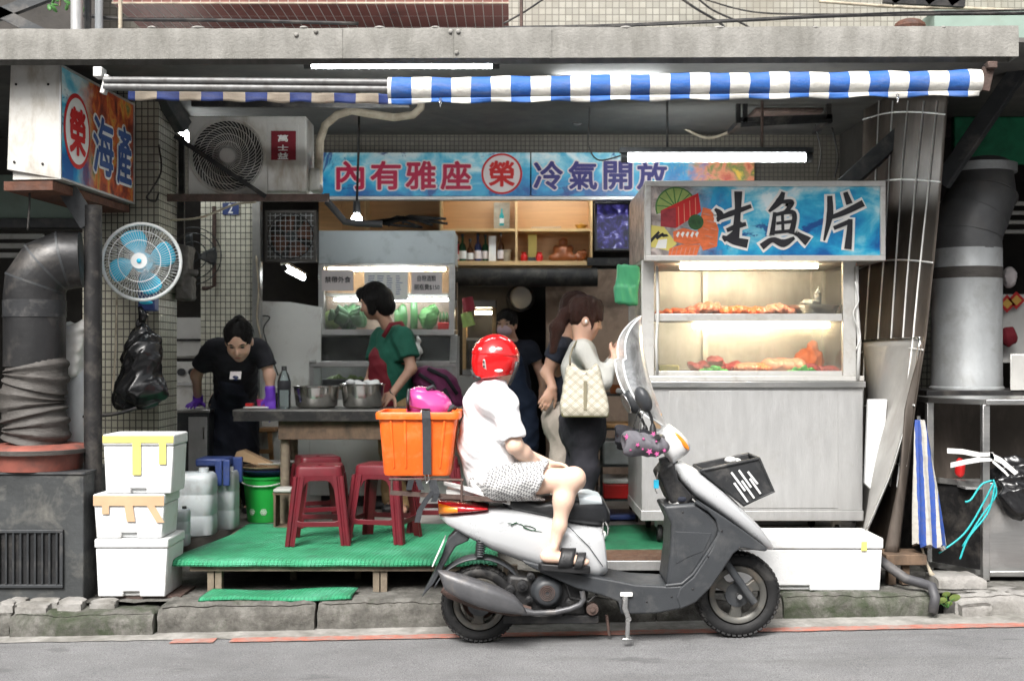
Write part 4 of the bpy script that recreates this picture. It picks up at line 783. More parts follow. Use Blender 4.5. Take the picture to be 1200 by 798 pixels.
for k in range(3):
    a0 = k * 2.094
    def fb2(u, v, a0=a0): r_ = .03 + .13 * u; a_ = a0 + .9 * (v - .5); return c + Vector((r_ * math.cos(a_), .03 + .02 * v, r_ * math.sin(a_)))
    MB().grid(fb2, 5, 5).build('blade', 'grey_paint', t, smooth=180, solid=.003)
# ---------------------------------------------------------------- foam boxes
def foam_box(lb, x0, x1, y0, y1, z0, z1, lid=.05, tapes=(), slot=True, rot=0, grp='foam boxes'):
    cx, cy = (x0 + x1) / 2, (y0 + y1) / 2; t = thing('foam_box', lb, 'foam box', (cx, cy, z0), grp); w_, h_ = (x1 - x0), (z1 - z0 - lid - .003); sx = (x1 - x0) / 2; k = .012; mb = MB()
    fr = Matrix.Translation((cx, 0, z0)); a, b_ = -sx, sx; n = .05 * w_ / .45; nh = .028
    mb.prism([(a + k, 0), (-n, 0), (-n, nh), (n, nh), (n, 0), (b_ - k, 0), (b_, h_), (a, h_)] if slot else [(a + k, 0), (b_ - k, 0), (b_, h_), (a, h_)], y0, y0 + .022, fr)
    mb.prism([(a + k, 0), (b_ - k, 0), (b_, h_), (a, h_)], y0 + .022, y1, fr)
    mb.build('body', 'styro', t, fix=True, bevel=.007, seg=2)
    MB().bx(x0 - .006, x1 + .006, y0 - .006, y1 + .006, z1 - lid, z1).build('lid', 'styro', t, bevel=.010, seg=3)
    for (ma, u0, u1, v0, v1, sh) in tapes:
        za, zc = z0 + (z1 - z0) * v0, z0 + (z1 - z0) * v1; xa, xb = x0 + w_ * u0, x0 + w_ * u1; dd = sh * (zc - za)
        MB().prism([(xa + dd, za), (xb + dd, za), (xb, zc), (xa, zc)], y0 - .0095, y0 - .0075).build('tape_strip', ma, t, fix=True)
    return t
yb = .47
def fx(p0, p1, y): return P(p0, 0, y).x, P(p1, 0, y).x
zz0 = walkz(-1.95) - .004; z1_ = P(0, 631, yb).z; z2_ = P(0, 579, yb).z; z3_ = P(0, 509, yb).z
MB().bx(*fx(118, 212, .5), .5, .80, zz0 - .012, zz0 + .008).build('board', 'rust_dark'); tag(bpy.data.objects['board'], 'thin dark board under the lowest foam box', 'board')
foam_box('plain white foam box at the bottom of the stack of three', *fx(112, 196, yb), yb, .80, zz0 + .009, z1_, .05)
foam_box('foam box with beige tape in the middle of the stack', *fx(110, 192, yb), yb + .004, .76, z1_ + .002, z2_, .055, [('tape_tan', -.005, 1.005, .74, .97, 0), ('tape_tan', .12, .22, .55, .74, 0), ('tape_tan', .44, .56, .38, .74, .15), ('tape_tan', .76, .87, .36, .74, .6)])
foam_box('foam box with yellow tape on top of the stack', *fx(121, 203, yb), yb + .004, .74, z2_ + .002, z3_, .06, [('tape_yellow', -.005, 1.005, .86, .98, 0), ('tape_yellow', .42, .54, .32, .86, .0), ('tape_yellow', .80, .9, .5, .86, 0)])
yr = .45; zz1 = walkz(1.6)
foam_box('long white foam box in front of the fish stall', *fx(815, 1034, yr), yr, .82, zz1, P(0, 630, yr).z, .06, [('tape_yellow', .885, .915, .76, .93, 0)])
# ---------------------------------------------------------------- green matted platform and step mats
t = thing('platform', 'low wooden platform covered by a bright green ribbed mat', 'platform', (-1, 1.2, .14)); xl_, xr_ = P(209, 0, .6).x, -.08; pz = FL - .004
def fm(u, v):
    x = xl_ + .05 + (xr_ - xl_ - .05) * u; y = .585 + (2.0 - .585) * v; z = pz + .012 + .002 * math.sin(14 * x + 3 * y); 
    if v == 0: z -= .03; y -= .01; x += 0
    elif v < .03: y -= .012; z -= .004
    if u == 0: x -= .12 * (1 - v) - .10 * v
    return (x, y, z)
MB().grid(fm, 60, 60).build('green_mat', 'mat_green', t, smooth=50, solid=.006)
for k in range(9): MB().bx(xl_ + .05, xr_, .60 + k * .156, .60 + k * .156 + .145, pz - .022, pz).build('deck_board', 'wood_old', t)
for k, (px) in enumerate((243, 437, 590, 325, 405, 500)):
    x = P(px, 0, .62).x; yy = .62 if k < 3 else 1.0
    for d in ((0, .042) if k < 3 else (0,)): MB().bx(x + d, x + d + .035, yy, yy + .05, walkz(x) - .012, pz - .022).build('leg', 'wood_old', t)
MB().bx(xl_ + .06, xr_, .605, .63, pz - .05, pz - .022).build('front_rail', 'wood_old', t)
t = thing('stall_platform', 'low platform with brown doormat and dark green mat beside the fish stall', 'platform', (1.1, 1.2, .14)); xa, xb = P(640, 0, .62).x, 2.12
MB().bx(xa, xb, .60, 2.0, pz - .02, pz).build('deck_board', 'wood_old', t); MB().bx(xa, xb, .592, .612, pz - .045, pz + .008).build('front_rail', 'steel_dull', t, bevel=.003)
for px in (643, 705, 842, 1010): x = P(px, 0, .62).x; MB().bx(x, x + .045, .613, .66, walkz(x) - .012, pz - .02).build('leg', 'wood_old', t)
MB().bx(P(690, 0, .63).x, P(805, 0, .63).x, .625, .95, pz + .001, pz + .012).build('doormat', 'mat_brown', t, bevel=.004)
MB().grid(lambda u, v: (.25 + .7 * u, .96 + 1.0 * v, pz + .008 + .003 * math.sin(9 * u + 7 * v)), 20, 20).build('green_mat', 'mat_green_dark', t, smooth=180, solid=.006)
p = [P(232, 707, .36), P(412, 709, .36), P(420, 686, .60), P(250, 686, .60)]
def fk(u, v): a = p[0].lerp(p[1], u); b_ = p[3].lerp(p[2], u); q = a.lerp(b_, v); return (q.x, q.y, walkz(q.x) + .012 + .006 * math.sin(7 * u + 2 * v) - (.012 if v < .05 else 0))
tag(MB().grid(fk, 30, 10).build('step_mat', 'mat_green', smooth=180, solid=.008), 'small green ribbed mat lying on the kerb', 'mat')
# ---------------------------------------------------------------- red stools
def make_stool(lb, loc):
    t = thing('plastic_stool', lb, 'stool', (0, 0, 0), 'dark red plastic stools'); hs = .46; wt, wb = .135, .185
    mb = MB()
    def sq(w_, z, r_=.035, n=5):
        o = []
        for i, (sx, sy) in enumerate(((1, 1), (-1, 1), (-1, -1), (1, -1))):
            for k in range(n): a_ = math.pi / 2 * (i + k / (n - 1)); o.append((sx * (w_ - r_) + r_ * math.cos(a_), sy * (w_ - r_) + r_ * math.sin(a_), z))
        return o
    mb.loft([sq(wt + .004, hs - .085), sq(wt, hs - .02), sq(wt - .004, hs - .006), sq(wt - .014, hs), sq(wt - .05, hs - .004), sq(.03, hs - .006)], cap=True); mb.build('seat', 'stool_red', t, smooth=40)
    MB().lathe([(.0, 0), (.012, 0), (.014, .003), (.012, .005), (0, .005)], (0, 0, hs - .007), 12).build('seat_boss', 'stool_red', t, smooth=60)
    for sx, sy in ((1, 1), (-1, 1), (-1, -1), (1, -1)):
        mb = MB(); rings = []
        for j in range(6):
            u = j / 5; z = (hs - .06) * (1 - u); w_ = wt + .003 + (wb - wt) * (1 - z / hs); L = .062 - .008 * u; q = .016
            poly = [(w_, w_ - L), (w_, w_ - .040), (w_ - .007, w_ - .034), (w_ - .007, w_ - .026), (w_ + .002, w_ - .02), (w_ + .002, w_ - .006), (w_ - .006, w_ + .002), (w_ - .02, w_ + .002), (w_ - .026, w_ - .007), (w_ - .034, w_ - .007), (w_ - .040, w_), (w_ - L, w_), (w_ - L, w_ - .006), (w_ - q, w_ - q), (w_ - .006, w_ - L)]
            rings.append([(sx * a, sy * b_, z) for a, b_ in poly])
        mb.loft(rings); mb.build('leg', 'stool_red', t, fix=True, smooth=35)
    for rz in range(4):
        Rz = Matrix.Rotation(math.pi / 2 * rz, 4, 'Z'); z = .125; w_ = wt + (wb - wt) * (1 - z / hs); w1 = wt + .004; zs_ = hs - .085; hw = wt - .052; e = .022
        fr = Rz @ frame_at((0, -w_, z)); MB().prism([(-w_ + .05, -.016), (w_ - .05, -.016), (w_ - .05, .022), (w_ - .075, .014), (-w_ + .075, .014), (-w_ + .05, .022)], -.002, .008, fr).build('stretcher', 'stool_red', t, fix=True, bevel=.002)
        fr = Rz @ frame_at((0, -w1 - .001, zs_)); MB().prism([(-w1 + .05, .03), (-w1 + .05, -.05), (-hw, -.035), (-hw + .012, -.012), (-hw + .035, 0), (hw - .035, 0), (hw - .012, -.012), (hw, -.035), (w1 - .05, -.05), (w1 - .05, .03)], .001, .007, fr).build('skirt', 'stool_red', t, fix=True)
    t.location = loc; t.rotation_euler = (0, 0, R(5)); return t
zf = pz + .018
st0 = make_stool('dark red plastic stool left of the pair before the table', (P(375, 0, 1.22).x, 1.22, zf))
dup(st0, (P(449, 0, 1.3).x, 1.3, zf), R(-14), 'dark red plastic stool partly behind the orange crate')
dup(st0, (P(372, 0, 1.98).x, 2.0, FL), R(20), 'dark red plastic stool under the table near its post leg')
dup(st0, (P(512, 0, 1.75).x, 1.75, zf), R(3), 'dark red plastic stool hidden behind crate and rider')
# ---------------------------------------------------------------- table and what is on it
tz = P(0, 480, 1.95).z; tx0, tx1 = P(272, 0, 1.95).x, P(575, 0, 1.95).x
t = thing('work_table', 'long worn grey-topped wooden table in the shop front', 'table', ((tx0 + tx1) / 2, 2.2, FL))
MB().bx(tx0, tx1, 1.95, 2.46, tz - .045, tz).build('table_top', 'table_top', t, bevel=.008); MB().bx(tx0 + .01, tx1 - .01, 1.944, 1.95, tz - .075, tz - .012).build('edge_strip', 'black_iron', t)
a = P(326, 0, 2.0).x; MB().bx(a, tx1 - .05, 2.0, 2.03, tz - .20, tz - .045).build('apron', 'wood_dark', t, bevel=.003)
for px in (333, 560): x = P(px, 0, 2.05).x; MB().tube([(x, 2.07, FL), (x + .005, 2.07, tz - .2)], .033, 10).build('leg', 'wood_old', t, smooth=40); MB().tube([(x, 2.4, FL), (x, 2.4, tz - .05)], .03, 10).build('leg', 'wood_old', t, smooth=40)
def bowl(lb, px, y, r, h):
    x = P(px, 0, y).x; t = thing('steel_bowl', lb, 'bowl', (x, y, tz), 'steel bowls on the table'); MB().lathe([(0, .004), (r * .78, .004), (r * .9, .02), (r * .97, h * .7), (r, h - .004), (r * 1.05, h), (r * 1.05, h - .006), (r * .985, h - .012), (r * .95, h * .7), (r * .86, .026), (0, .012)], (x, y, tz), 40).build('basin', 'steel_shiny', t, smooth=50); return x
bowl('steel mixing bowl beside the water bottle', 371, 2.2, .155, .15); x_ = bowl('steel mixing bowl the woman in green holds', 425, 2.2, .148, .165)
s = SDF((x_ - .2, 2.05, tz), (x_ + .2, 2.4, tz + .24), .008); rs = random.Random(5)
for k in range(14): s.ell((x_ + rs.uniform(-.09, .09), 2.2 + rs.uniform(-.08, .08), tz + .14 + rs.uniform(0, .035)), (.035, .03, .022), k=.01)
s.folds(.004, 60, 1); tag(s.build('shredded_food', 'styro'), 'white shredded food heaped in the held bowl', 'food')
x = P(333, 0, 2.1).x; t = thing('water_bottle', 'clear plastic water bottle with dark label and black cap', 'bottle', (x, 2.1, tz)); h = .29
MB().lathe([(0, 0), (.040, 0), (.044, .01)] + [(.044 - .002 * (k % 2), .012 + .010 * k) for k in range(9)] + [(.044, .11), (.044, .165), (.042, .19), (.032, .225), (.018, .25), (.015, .262)], (x, 2.1, tz + .001), 24).build('bottle_body', 'bottle_clear', t, smooth=60)
MB().lathe([(.0445, .125), (.0452, .126), (.0452, .185), (.043, .187)], (x, 2.1, tz), 24).build('label', 'ink', t, smooth=60); MB().lathe([(0, .255), (.018, .255), (.018, .282), (.015, .285), (0, .285)], (x, 2.1, tz), 16).build('cap', 'black_plastic', t, smooth=50)
c = P(303, 478, 2.15); t = thing('food_tray', 'small white tray with pink tubs at the table end', 'tray', (c.x, 2.15, tz)); MB().bx(c.x - .09, c.x + .08, 2.08, 2.22, tz + .001, tz + .014).build('tray', 'plastic_white', t, bevel=.005); MB().lathe([(0, .015), (.04, .015), (.048, .06), (.042, .06), (.036, .02), (0, .02)], (c.x + .03, 2.16, tz), 18).build('tub', 'helmet_pink', t, smooth=50); MB().bx(c.x - .08, c.x - .03, 2.1, 2.16, tz + .0145, tz + .036).build('tub', 'red_paint', t, bevel=.004)
c = P(320, 470, 2.25); tag(MB().lathe([(0, 0), (.035, 0), (.04, .1), (.037, .1), (.033, .006), (0, .006)], (c.x, 2.25, tz + .001), 20).build('steel_cup', 'steel_shiny', smooth=50), 'steel cup behind the water bottle', 'cup')
# stand, bucket, jugs
xq = P(333, 0, 1.9).x; t = thing('wooden_box_stand', 'small open wooden box standing by the table leg', 'box', (xq, 1.9, FL))
for a, b_, c, d in ((-.055, -.04, FL, FL + .22), (.045, .06, FL, FL + .22), (-.04, .045, FL, FL + .015), (-.06, .065, FL + .22, FL + .235)): MB().bx(xq + a, xq + b_, 1.82, 1.97, c, d).build('board', 'wood_dark', t, bevel=.002)
MB().bx(xq - .055, xq + .06, 1.81, 1.97, FL + .236, FL + .26).build('cloth_pad', 'cloth_grey', t, bevel=.008)
c = P(310, 0, 2.2).x; t = thing('green_bucket', 'bright green plastic bucket with white flower print', 'bucket', (c, 2.2, FL)); MB().lathe([(0, .003), (.112, .003), (.115, .01), (.142, .29), (.150, .292), (.152, .305), (.144, .307), (.138, .29), (.11, .012), (0, .010)], (c, 2.2, FL), 40).build('pail', 'plastic_green', t, smooth=50)
MB().tube([(c + .154 * math.cos(a_), 2.2 + .154 * math.sin(a_), FL + .285 + .035 * math.sin(a_)) for a_ in np.linspace(math.pi, 2 * math.pi, 18)], .005, 6).build('handle', 'plastic_white', t, smooth=180)
for a0 in (-2.1, -1.42):
    mb = MB()
    for k in range(6):
        pa = 2 * math.pi * k / 6; pts = []
        for q in np.linspace(0, 6.283, 10): u = .013 * math.cos(pa) + .008 * math.cos(q); v = .013 * math.sin(pa) + .008 * math.sin(q); r_ = .1225; pts.append((c + r_ * math.cos(a0 + u / r_), 2.2 + r_ * math.sin(a0 + u / r_), FL + .075 + v))
        mb.tube(pts, .0016, 4, cap=False)
    mb.build('flower_print', 'paper_white', t)
for k, (ma, r_, zz, dx_, lb) in enumerate((('plastic_blue', .165, .31, .01, 'navy basin lowest in the stack on the green bucket'), ('tape_tan', .172, .335, .0, 'yellowish basin stacked on the green bucket'), ('plastic_white', .15, .36, .06, 'white basin topmost in the stack on the bucket'))):
    tag(MB().lathe([(0, 0), (r_ * .7, 0), (r_ * .92, .03), (r_, .035), (r_ * 1.02, .042), (r_ * .96, .042), (r_ * .7, .008), (0, .006)], (c + dx_, 2.2, FL + zz), 36).build('basin', ma, smooth=50), lb, 'basin', 'basins stacked on the bucket')
tag(MB().prism([(-.12, 0), (.10, -.05), (.13, -.03), (-.06, .06), (-.1, .05)], -.05, .05, Matrix.Translation((c - .06, 2.12, FL + .43))).build('torn_cardboard', 'cardboard', fix=True), 'torn piece of cardboard on the stacked basins', 'cardboard')
def jug(lb, x, y, z, w_, d_, h_, cap='black_plastic'):
    t = thing('jerrycan', lb, 'jerrycan', (x, y, z), 'plastic jerrycans'); rings = []
    def rr(w2, d2, zz, r_):
        o = []
        for i, (sx, sy) in enumerate(((1, 1), (-1, 1), (-1, -1), (1, -1))):
            for k in range(5): a_ = math.pi / 2 * (i + k / 4); o.append((x + sx * (w2 / 2 - r_) + r_ * math.cos(a_), y + sy * (d2 / 2 - r_) + r_ * math.sin(a_), zz))
        return o
    r_ = min(w_, d_) * .25
    for f, zz in ((.9, 0), (1, .03), (1, .30), (.975, .315), (.975, .335), (1, .35), (1, .62), (.975, .635), (.975, .655), (1, .67), (1, .86), (.94, .93), (.8, .97)): rings.append(rr(w_ * f, d_ * f, z + h_ * zz, r_ * f))
    MB().loft(rings).build('body', 'plastic_jug', t, smooth=45); MB().cyl((x + w_ * .2, y, z + h_ * .97), (x + w_ * .2, y, z + h_ * 1.04), w_ * .13, n=16).build('cap', cap, t, smooth=50); return t
jug('large white jerrycan standing behind the foam boxes', P(230, 0, 1.5).x, 1.5, zf - .004, .235, .22, .40, 'plastic_jug'); jug('narrow white jerrycan under the blue stool', P(266, 0, 1.8).x, 1.8, zf - .004, .13, .2, .38, 'plastic_jug'); jug('small white jug squeezed behind the lowest foam box', P(212, 0, 1.1).x, 1.1, zf - .004, .10, .1, .22)
zj = zf + .402; a, b_ = P(232, 0, 1.75).x, P(268, 0, 1.75).x; t = thing('blue_stool', 'small navy plastic stool lying on the jerrycans', 'stool', ((a + b_) / 2, 1.8, zj))
MB().bx(a, b_, 1.68, 1.9, zj, zj + .05).build('seat', 'plastic_blue', t, bevel=.012, seg=3)
for k in range(2): MB().bx(b_ - .015 - k * .05, b_ + .028 - k * .05, 1.655, 1.678, zj - .12, zj + .045).build('leg', 'plastic_blue', t, bevel=.006)
MB().bx(b_ - .01, b_ + .06, 1.86, 1.9, zj - .12, zj + .045).build('leg', 'plastic_blue', t, bevel=.006)
# steel cabinet, stove, panel, exhaust fan, wooden stool at the back left
a, b_ = P(207, 0, 2.3).x, P(246, 0, 2.3).x; zc = P(0, 480, 2.3).z; t = thing('steel_counter', 'narrow steel counter the cook leans her gloved hand on', 'counter', ((a + b_) / 2, 2.5, FL))
MB().bx(a, b_ - .01, 2.31, 2.9, FL, zc - .02).build('body', 'grey_paint', t); MB().bx(a - .02, b_, 2.3, 2.92, zc - .02, zc).build('counter_top', 'steel', t, bevel=.004); MB().bx(a + .08, b_ - .02, 2.3, 2.309, FL + .06, zc - .05).build('door', 'steel_dull', t, bevel=.003); MB().bx(b_ - .045, b_ - .035, 2.288, 2.3, zc - .2, zc - .12).build('handle', 'chrome', t)
a, b_ = P(203, 0, 3.05).x, P(262, 0, 3.05).x; t = thing('stove', 'stainless stove with splashback behind the cook', 'stove', ((a + b_) / 2, 3.2, FL)); z_ = lambda py: P(0, py, 3.05).z
MB().bx(a - .3, b_, 3.1, 3.2, z_(420), z_(372)).build('splashback', 'alu', t, bevel=.004); MB().bx(a - .3, b_, 3.06, 3.3, z_(418), z_(398)).build('hob_front', 'alu', t, bevel=.006); MB().bx(a - .3, b_, 3.05, 3.5, FL, z_(424)).build('body', 'alu', t, bevel=.004); MB().bx(a - .3, b_, 3.04, 3.049, z_(400), z_(397)).build('gap', 'scoot_black', t)
for px in (213, 226, 200): q = P(px, 436, 3.05); MB().cyl((q.x, 3.02, q.z), (q.x, 3.05, q.z), .028, n=16).build('knob', 'black_plastic', t, smooth=50)
MB().bx(a, b_, 3.02, 3.05, z_(452), z_(448)).build('rail', 'chrome', t, bevel=.003)
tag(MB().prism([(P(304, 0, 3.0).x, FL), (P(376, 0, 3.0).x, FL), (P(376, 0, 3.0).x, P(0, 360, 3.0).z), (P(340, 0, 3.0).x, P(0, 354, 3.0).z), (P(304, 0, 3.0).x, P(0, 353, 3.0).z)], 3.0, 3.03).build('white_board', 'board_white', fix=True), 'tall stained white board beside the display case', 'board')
cable('black wire looping down the white board', [P(306, 370, 2.97), P(316, 372, 2.97), P(309, 384, 2.97), P(312, 400, 2.97), P(326, 440, 2.97)], .005, grp='hanging cords')
c = P(341, 277, 3.0); t = thing('exhaust_fan', 'square exhaust fan with brown round blade set over the white board', 'fan', c)
w_ = P(371, 0, 3.0).x - c.x; mb = MB()
for a, b_ in (((-w_, -w_), (w_, -w_ + .02)), ((-w_, w_ - .02), (w_, w_)), ((-w_, -w_ + .02), (-w_ + .02, w_ - .02)), ((w_ - .02, -w_ + .02), (w_, w_ - .02))): mb.bx(c.x + a[0], c.x + b_[0], 2.98, 3.08, c.z + a[1], c.z + b_[1])
mb.build('frame', 'duct_cloth', t, bevel=.002); MB().lathe([(.165, -.02), (.172, -.02), (.172, .05), (.165, .05)], (c.x, 3.03, c.z), 36, rotm(90, 0, 0)).build('shroud', 'black_iron', t, smooth=40)
mb = MB()
for sx in (-1, 1):
    for sz in (-1, 1):
        pts = [(c.x + sx * (w_ - .02), c.z + sz * (w_ - .02))] + [(c.x + sx * .17 * math.cos(a_), c.z + sz * .17 * math.sin(a_)) for a_ in np.linspace(0, math.pi / 2, 10)]; mb.prism([(c.x + sx * (w_ - .02), c.z)] [0:0] + [pts[0], (c.x + sx * (w_ - .02), c.z)] + pts[1:] + [(c.x, c.z + sz * (w_ - .02))], 3.0, 3.006)
mb.build('face_plate', 'duct_cloth', t, fix=True)
for k in range(4):
    a0 = k * math.pi / 2 + .4; MB().grid(lambda u, v, a0=a0: c + Vector(((.03 + .125 * u) * math.cos(a0 + 1.1 * (v - .5)), .03 + .05 * v, (.03 + .125 * u) * math.sin(a0 + 1.1 * (v - .5)))), 5, 6).build('blade', 'rust', t, smooth=180, solid=.003)
MB().cyl((c.x, 2.99, c.z), (c.x, 3.06, c.z), .04, n=18).build('hub', 'black_plastic', t, smooth=50); mb = MB()
for k in range(-4, 5): mb.bar((c.x + k * .038, 2.985, c.z - w_ + .02), (c.x + k * .038, 2.985, c.z + w_ - .02), .003, .003); mb.bar((c.x - w_ + .02, 2.983, c.z + k * .038), (c.x + w_ - .02, 2.983, c.z + k * .038), .003, .003)
mb.build('wire_guard', 'galv', t)
t = thing('wooden_stool', 'brown wooden stool under the far side of the table', 'stool', (P(305, 0, 2.9).x, 2.95, FL)); xs = P(303, 0, 2.9).x
for dx_ in (-.11, .11):
    for dy in (-.1, .1): MB().bar((xs + dx_ * 1.25, 2.95 + dy * 1.2, FL), (xs + dx_ * .8, 2.95 + dy * .8, FL + .56), .03, .03).build('leg', 'wood_stool', t)
for zz in (.2, .42): MB().bar((xs - .12, 2.84, FL + zz), (xs + .12, 2.84, FL + zz), .025, .03).build('stretcher', 'wood_stool', t)
MB().bx(xs - .13, xs + .13, 2.84, 3.06, FL + .56, FL + .59).build('seat', 'wood_stool', t, bevel=.006)
# ---------------------------------------------------------------- raw fish stall
ys, yk = 1.15, 1.98; X0, X1 = P(752, 0, ys).x, P(1011, 0, ys).x; zy = lambda py: P(0, py, ys).z
t = stall = thing('fish_stall', 'steel raw fish stall with lit glass case and blue signboard', 'food stall', ((X0 + X1) / 2, 1.55, FL)); zb0, zc0 = zy(610), zy(446)
MB().bx(X0, X1, ys, yk, zb0 + .06, zc0 - .04).build('lower_cabinet', 'steel_dull', t, bevel=.003); MB().bx(X0 - .004, X1 + .004, ys - .006, yk, zb0, zb0 + .06).build('base_channel', 'steel_dull', t, bevel=.003)
sx = P(784, 0, ys).x; mb = MB(); mb.bx(sx, P(982, 0, ys).x, ys - .004, ys - .0005, zb0 + .075, zc0 - .06); mb.build('front_panel', 'steel_dull', t, bevel=.0015)
MB().bx(X0 - .008, X1 + .012, ys - .022, yk, zc0 - .04, zc0 - .005).build('counter_edge', 'steel', t, bevel=.003); MB().bx(X0 - .002, X1 + .006, ys - .012, yk, zc0 - .003, zc0 + .028).build('counter_edge', 'alu', t, bevel=.003)
zc1 = zc0 + .029; zt1 = zy(305)
for a, b_, yy in ((752, 767, ys), (988, 1003, ys), (752, 765, yk - .05), (990, 1003, yk - .05)): xa = X0 + .0 if a == 752 else P(a, 0, ys).x; MB().bx(xa, xa + .075 if a == 752 else xa + .078, yy, yy + .04, zc1, zt1).build('post', 'alu', t, bevel=.003)
MB().tube([P(770, 438, ys - .01), P(769, 400, ys - .01), P(771, 370, ys - .01), P(770, 312, ys - .01)], .009, 8).build('cable_trunk', 'plastic_white', t, smooth=180); MB().tube([P(1005, 445, ys - .01), P(1007, 400, ys - .01), P(1004, 360, ys - .01), P(1004, 312, ys - .01)], .012, 8).build('cable_trunk', 'plastic_white', t, smooth=180)
GX0, GX1 = X0 + .078, P(987, 0, ys).x; zsh = zy(372)
MB().bx(GX0, GX1, ys - .004, ys + .03, zsh - .022, zsh + .022).build('mid_rail', 'alu', t, bevel=.003); MB().bx(GX0, GX1, ys + .031, yk - .06, zsh - .008, zsh + .004).build('shelf', 'steel', t)
MB().bx(GX0, GX1, ys + .004, ys + .010, zsh + .024, zt1 - .002).build('glass_pane', 'glass', t); MB().bx(GX0, GX1, ys + .004, ys + .010, zc1 + .03, zsh - .024).build('glass_pane', 'glass_steamy', t)
MB().bx(GX0, GX1, ys - .002, ys + .02, zc1, zc1 + .028).build('bottom_rail', 'alu', t, bevel=.002); MB().bx(GX0, GX1, ys + .03, yk - .06, zc1 + .001, zc1 + .012).build('tray', 'steel', t)
MB().bx(X0 + .08, X1 - .10, yk - .008, yk - .002, zc1, zt1).build('back_panel', 'steel_dull', t); xm_ = P(848, 0, ys).x; MB().bx(xm_, xm_ + .035, yk - .05, yk - .01, zc1, zt1).build('rear_mullion', 'alu', t)
MB().bx(X0 + .04, X0 + .046, ys + .05, yk - .06, zc1, zt1).build('glass_pane', 'glass', t); MB().bx(X1 - .05, X1 - .044, ys + .05, yk - .06, zc1, zt1).build('glass_pane', 'glass', t)
def ttube(a, b_, r): MB().tube([a, b_], r, 10).build('light_tube', 'tube_warm', t, smooth=60)
ttube(P(797, 313, 1.3), P(958, 312, 1.3), .014); ttube(P(812, 382, 1.22), P(972, 381, 1.22), .015)
MB().bx(GX0 + .02, GX1 - .02, 1.20, 1.24, zsh - .03, zsh - .0225).build('lamp_batten', 'alu', t)
for px in (775, 985): 
    for yy in (1.25, 1.85):
        x = P(px, 0, ys).x; MB().lathe([(.02, -.014), (.05, -.014), (.055, -.008), (.055, .008), (.05, .014), (.02, .014)], (x, yy, FL + .062), 24, rotm(0, 90, 0)).build('castor', 'rubber', t, smooth=50); MB().bx(x - .025, x + .025, yy - .02, yy + .03, FL + .10, zb0).build('castor_fork', 'galv', t)
# signboard of the stall
ysn = 1.0; SX0, SX1, SZ0, SZ1 = P(757, 0, ysn).x, P(1037, 0, ysn).x, P(0, 305, ysn).z, P(0, 213, ysn).z
MB().bx(SX0, SX1, ysn + .012, 1.95, SZ0, SZ1).build('sign_box', 'ac_white', t, bevel=.004)
mb = MB(); fw = .028
for a in ((SX0 - .003, SX1 + .003, SZ1 - fw, SZ1 + .004), (SX0 - .003, SX1 + .003, SZ0 - .004, SZ0 + fw), (SX0 - .003, SX0 + fw, SZ0 + fw, SZ1 - fw), (SX1 - fw, SX1 + .003, SZ0 + fw, SZ1 - fw)): mb.bx(a[0], a[1], ysn - .008, ysn + .018, a[2], a[3])
sf = mb.build('sign_frame', 'alu', t, bevel=.003); face = MB().bx(SX0 + fw, SX1 - fw, ysn + .004, ysn + .010, SZ0 + fw, SZ1 - fw).build('sign_face', 'print_stall', t)
MB().bx(SX0 - .006, SX0 - .001, ysn + .03, 1.93, SZ0 + .02, SZ1 - .02).build('sign_side', 'print_stall', t); MB().bx(SX0 - .009, SX0, ysn + .02, ysn + .028, SZ0, SZ1).build('sign_trim', 'alu', t)
def zs(x, y): q = P(740 + x / 3.934, 205 + y / 3.936, ysn); return q.x, q.z
def brush(mb, pts, ws, yoff, grow=0):
    q = [Vector((*zs(*p), 0)) for p in pts]; sc = 1 / 3.934 / S(ysn); out = []; wv = []
    for i in range(len(q) - 1):
        p0, p1, p2, p3 = q[max(i - 1, 0)], q[i], q[i + 1], q[min(i + 2, len(q) - 1)]
        for k in range(7): u = k / 7; out.append(.5 * ((2 * p1) + (p2 - p0) * u + (2 * p0 - 5 * p1 + 4 * p2 - p3) * u * u + (3 * p1 - p0 - 3 * p2 + p3) * u ** 3)); wv.append(ws[i] * (1 - u) + ws[i + 1] * u)
    out.append(q[-1]); wv.append(ws[-1]); L = []; Rr = []
    for i, p in enumerate(out):
        d = (out[min(i + 1, len(out) - 1)] - out[max(i - 1, 0)]).normalized(); n = Vector((-d.y, d.x, 0)); h_ = (wv[i] * 1.25 + grow) * sc * .62
        if i == 0: p = p - d * h_ * .7
        if i == len(out) - 1: p = p + d * h_ * .5
        L.append(p + n * h_); Rr.append(p - n * h_)
    vs_ = [(p.x, yoff, p.y) for p in L] + [(p.x, yoff, p.y) for p in Rr]; n = len(L); mb.add(vs_, [(i, i + 1, n + i + 1, n + i) for i in range(n - 1)])
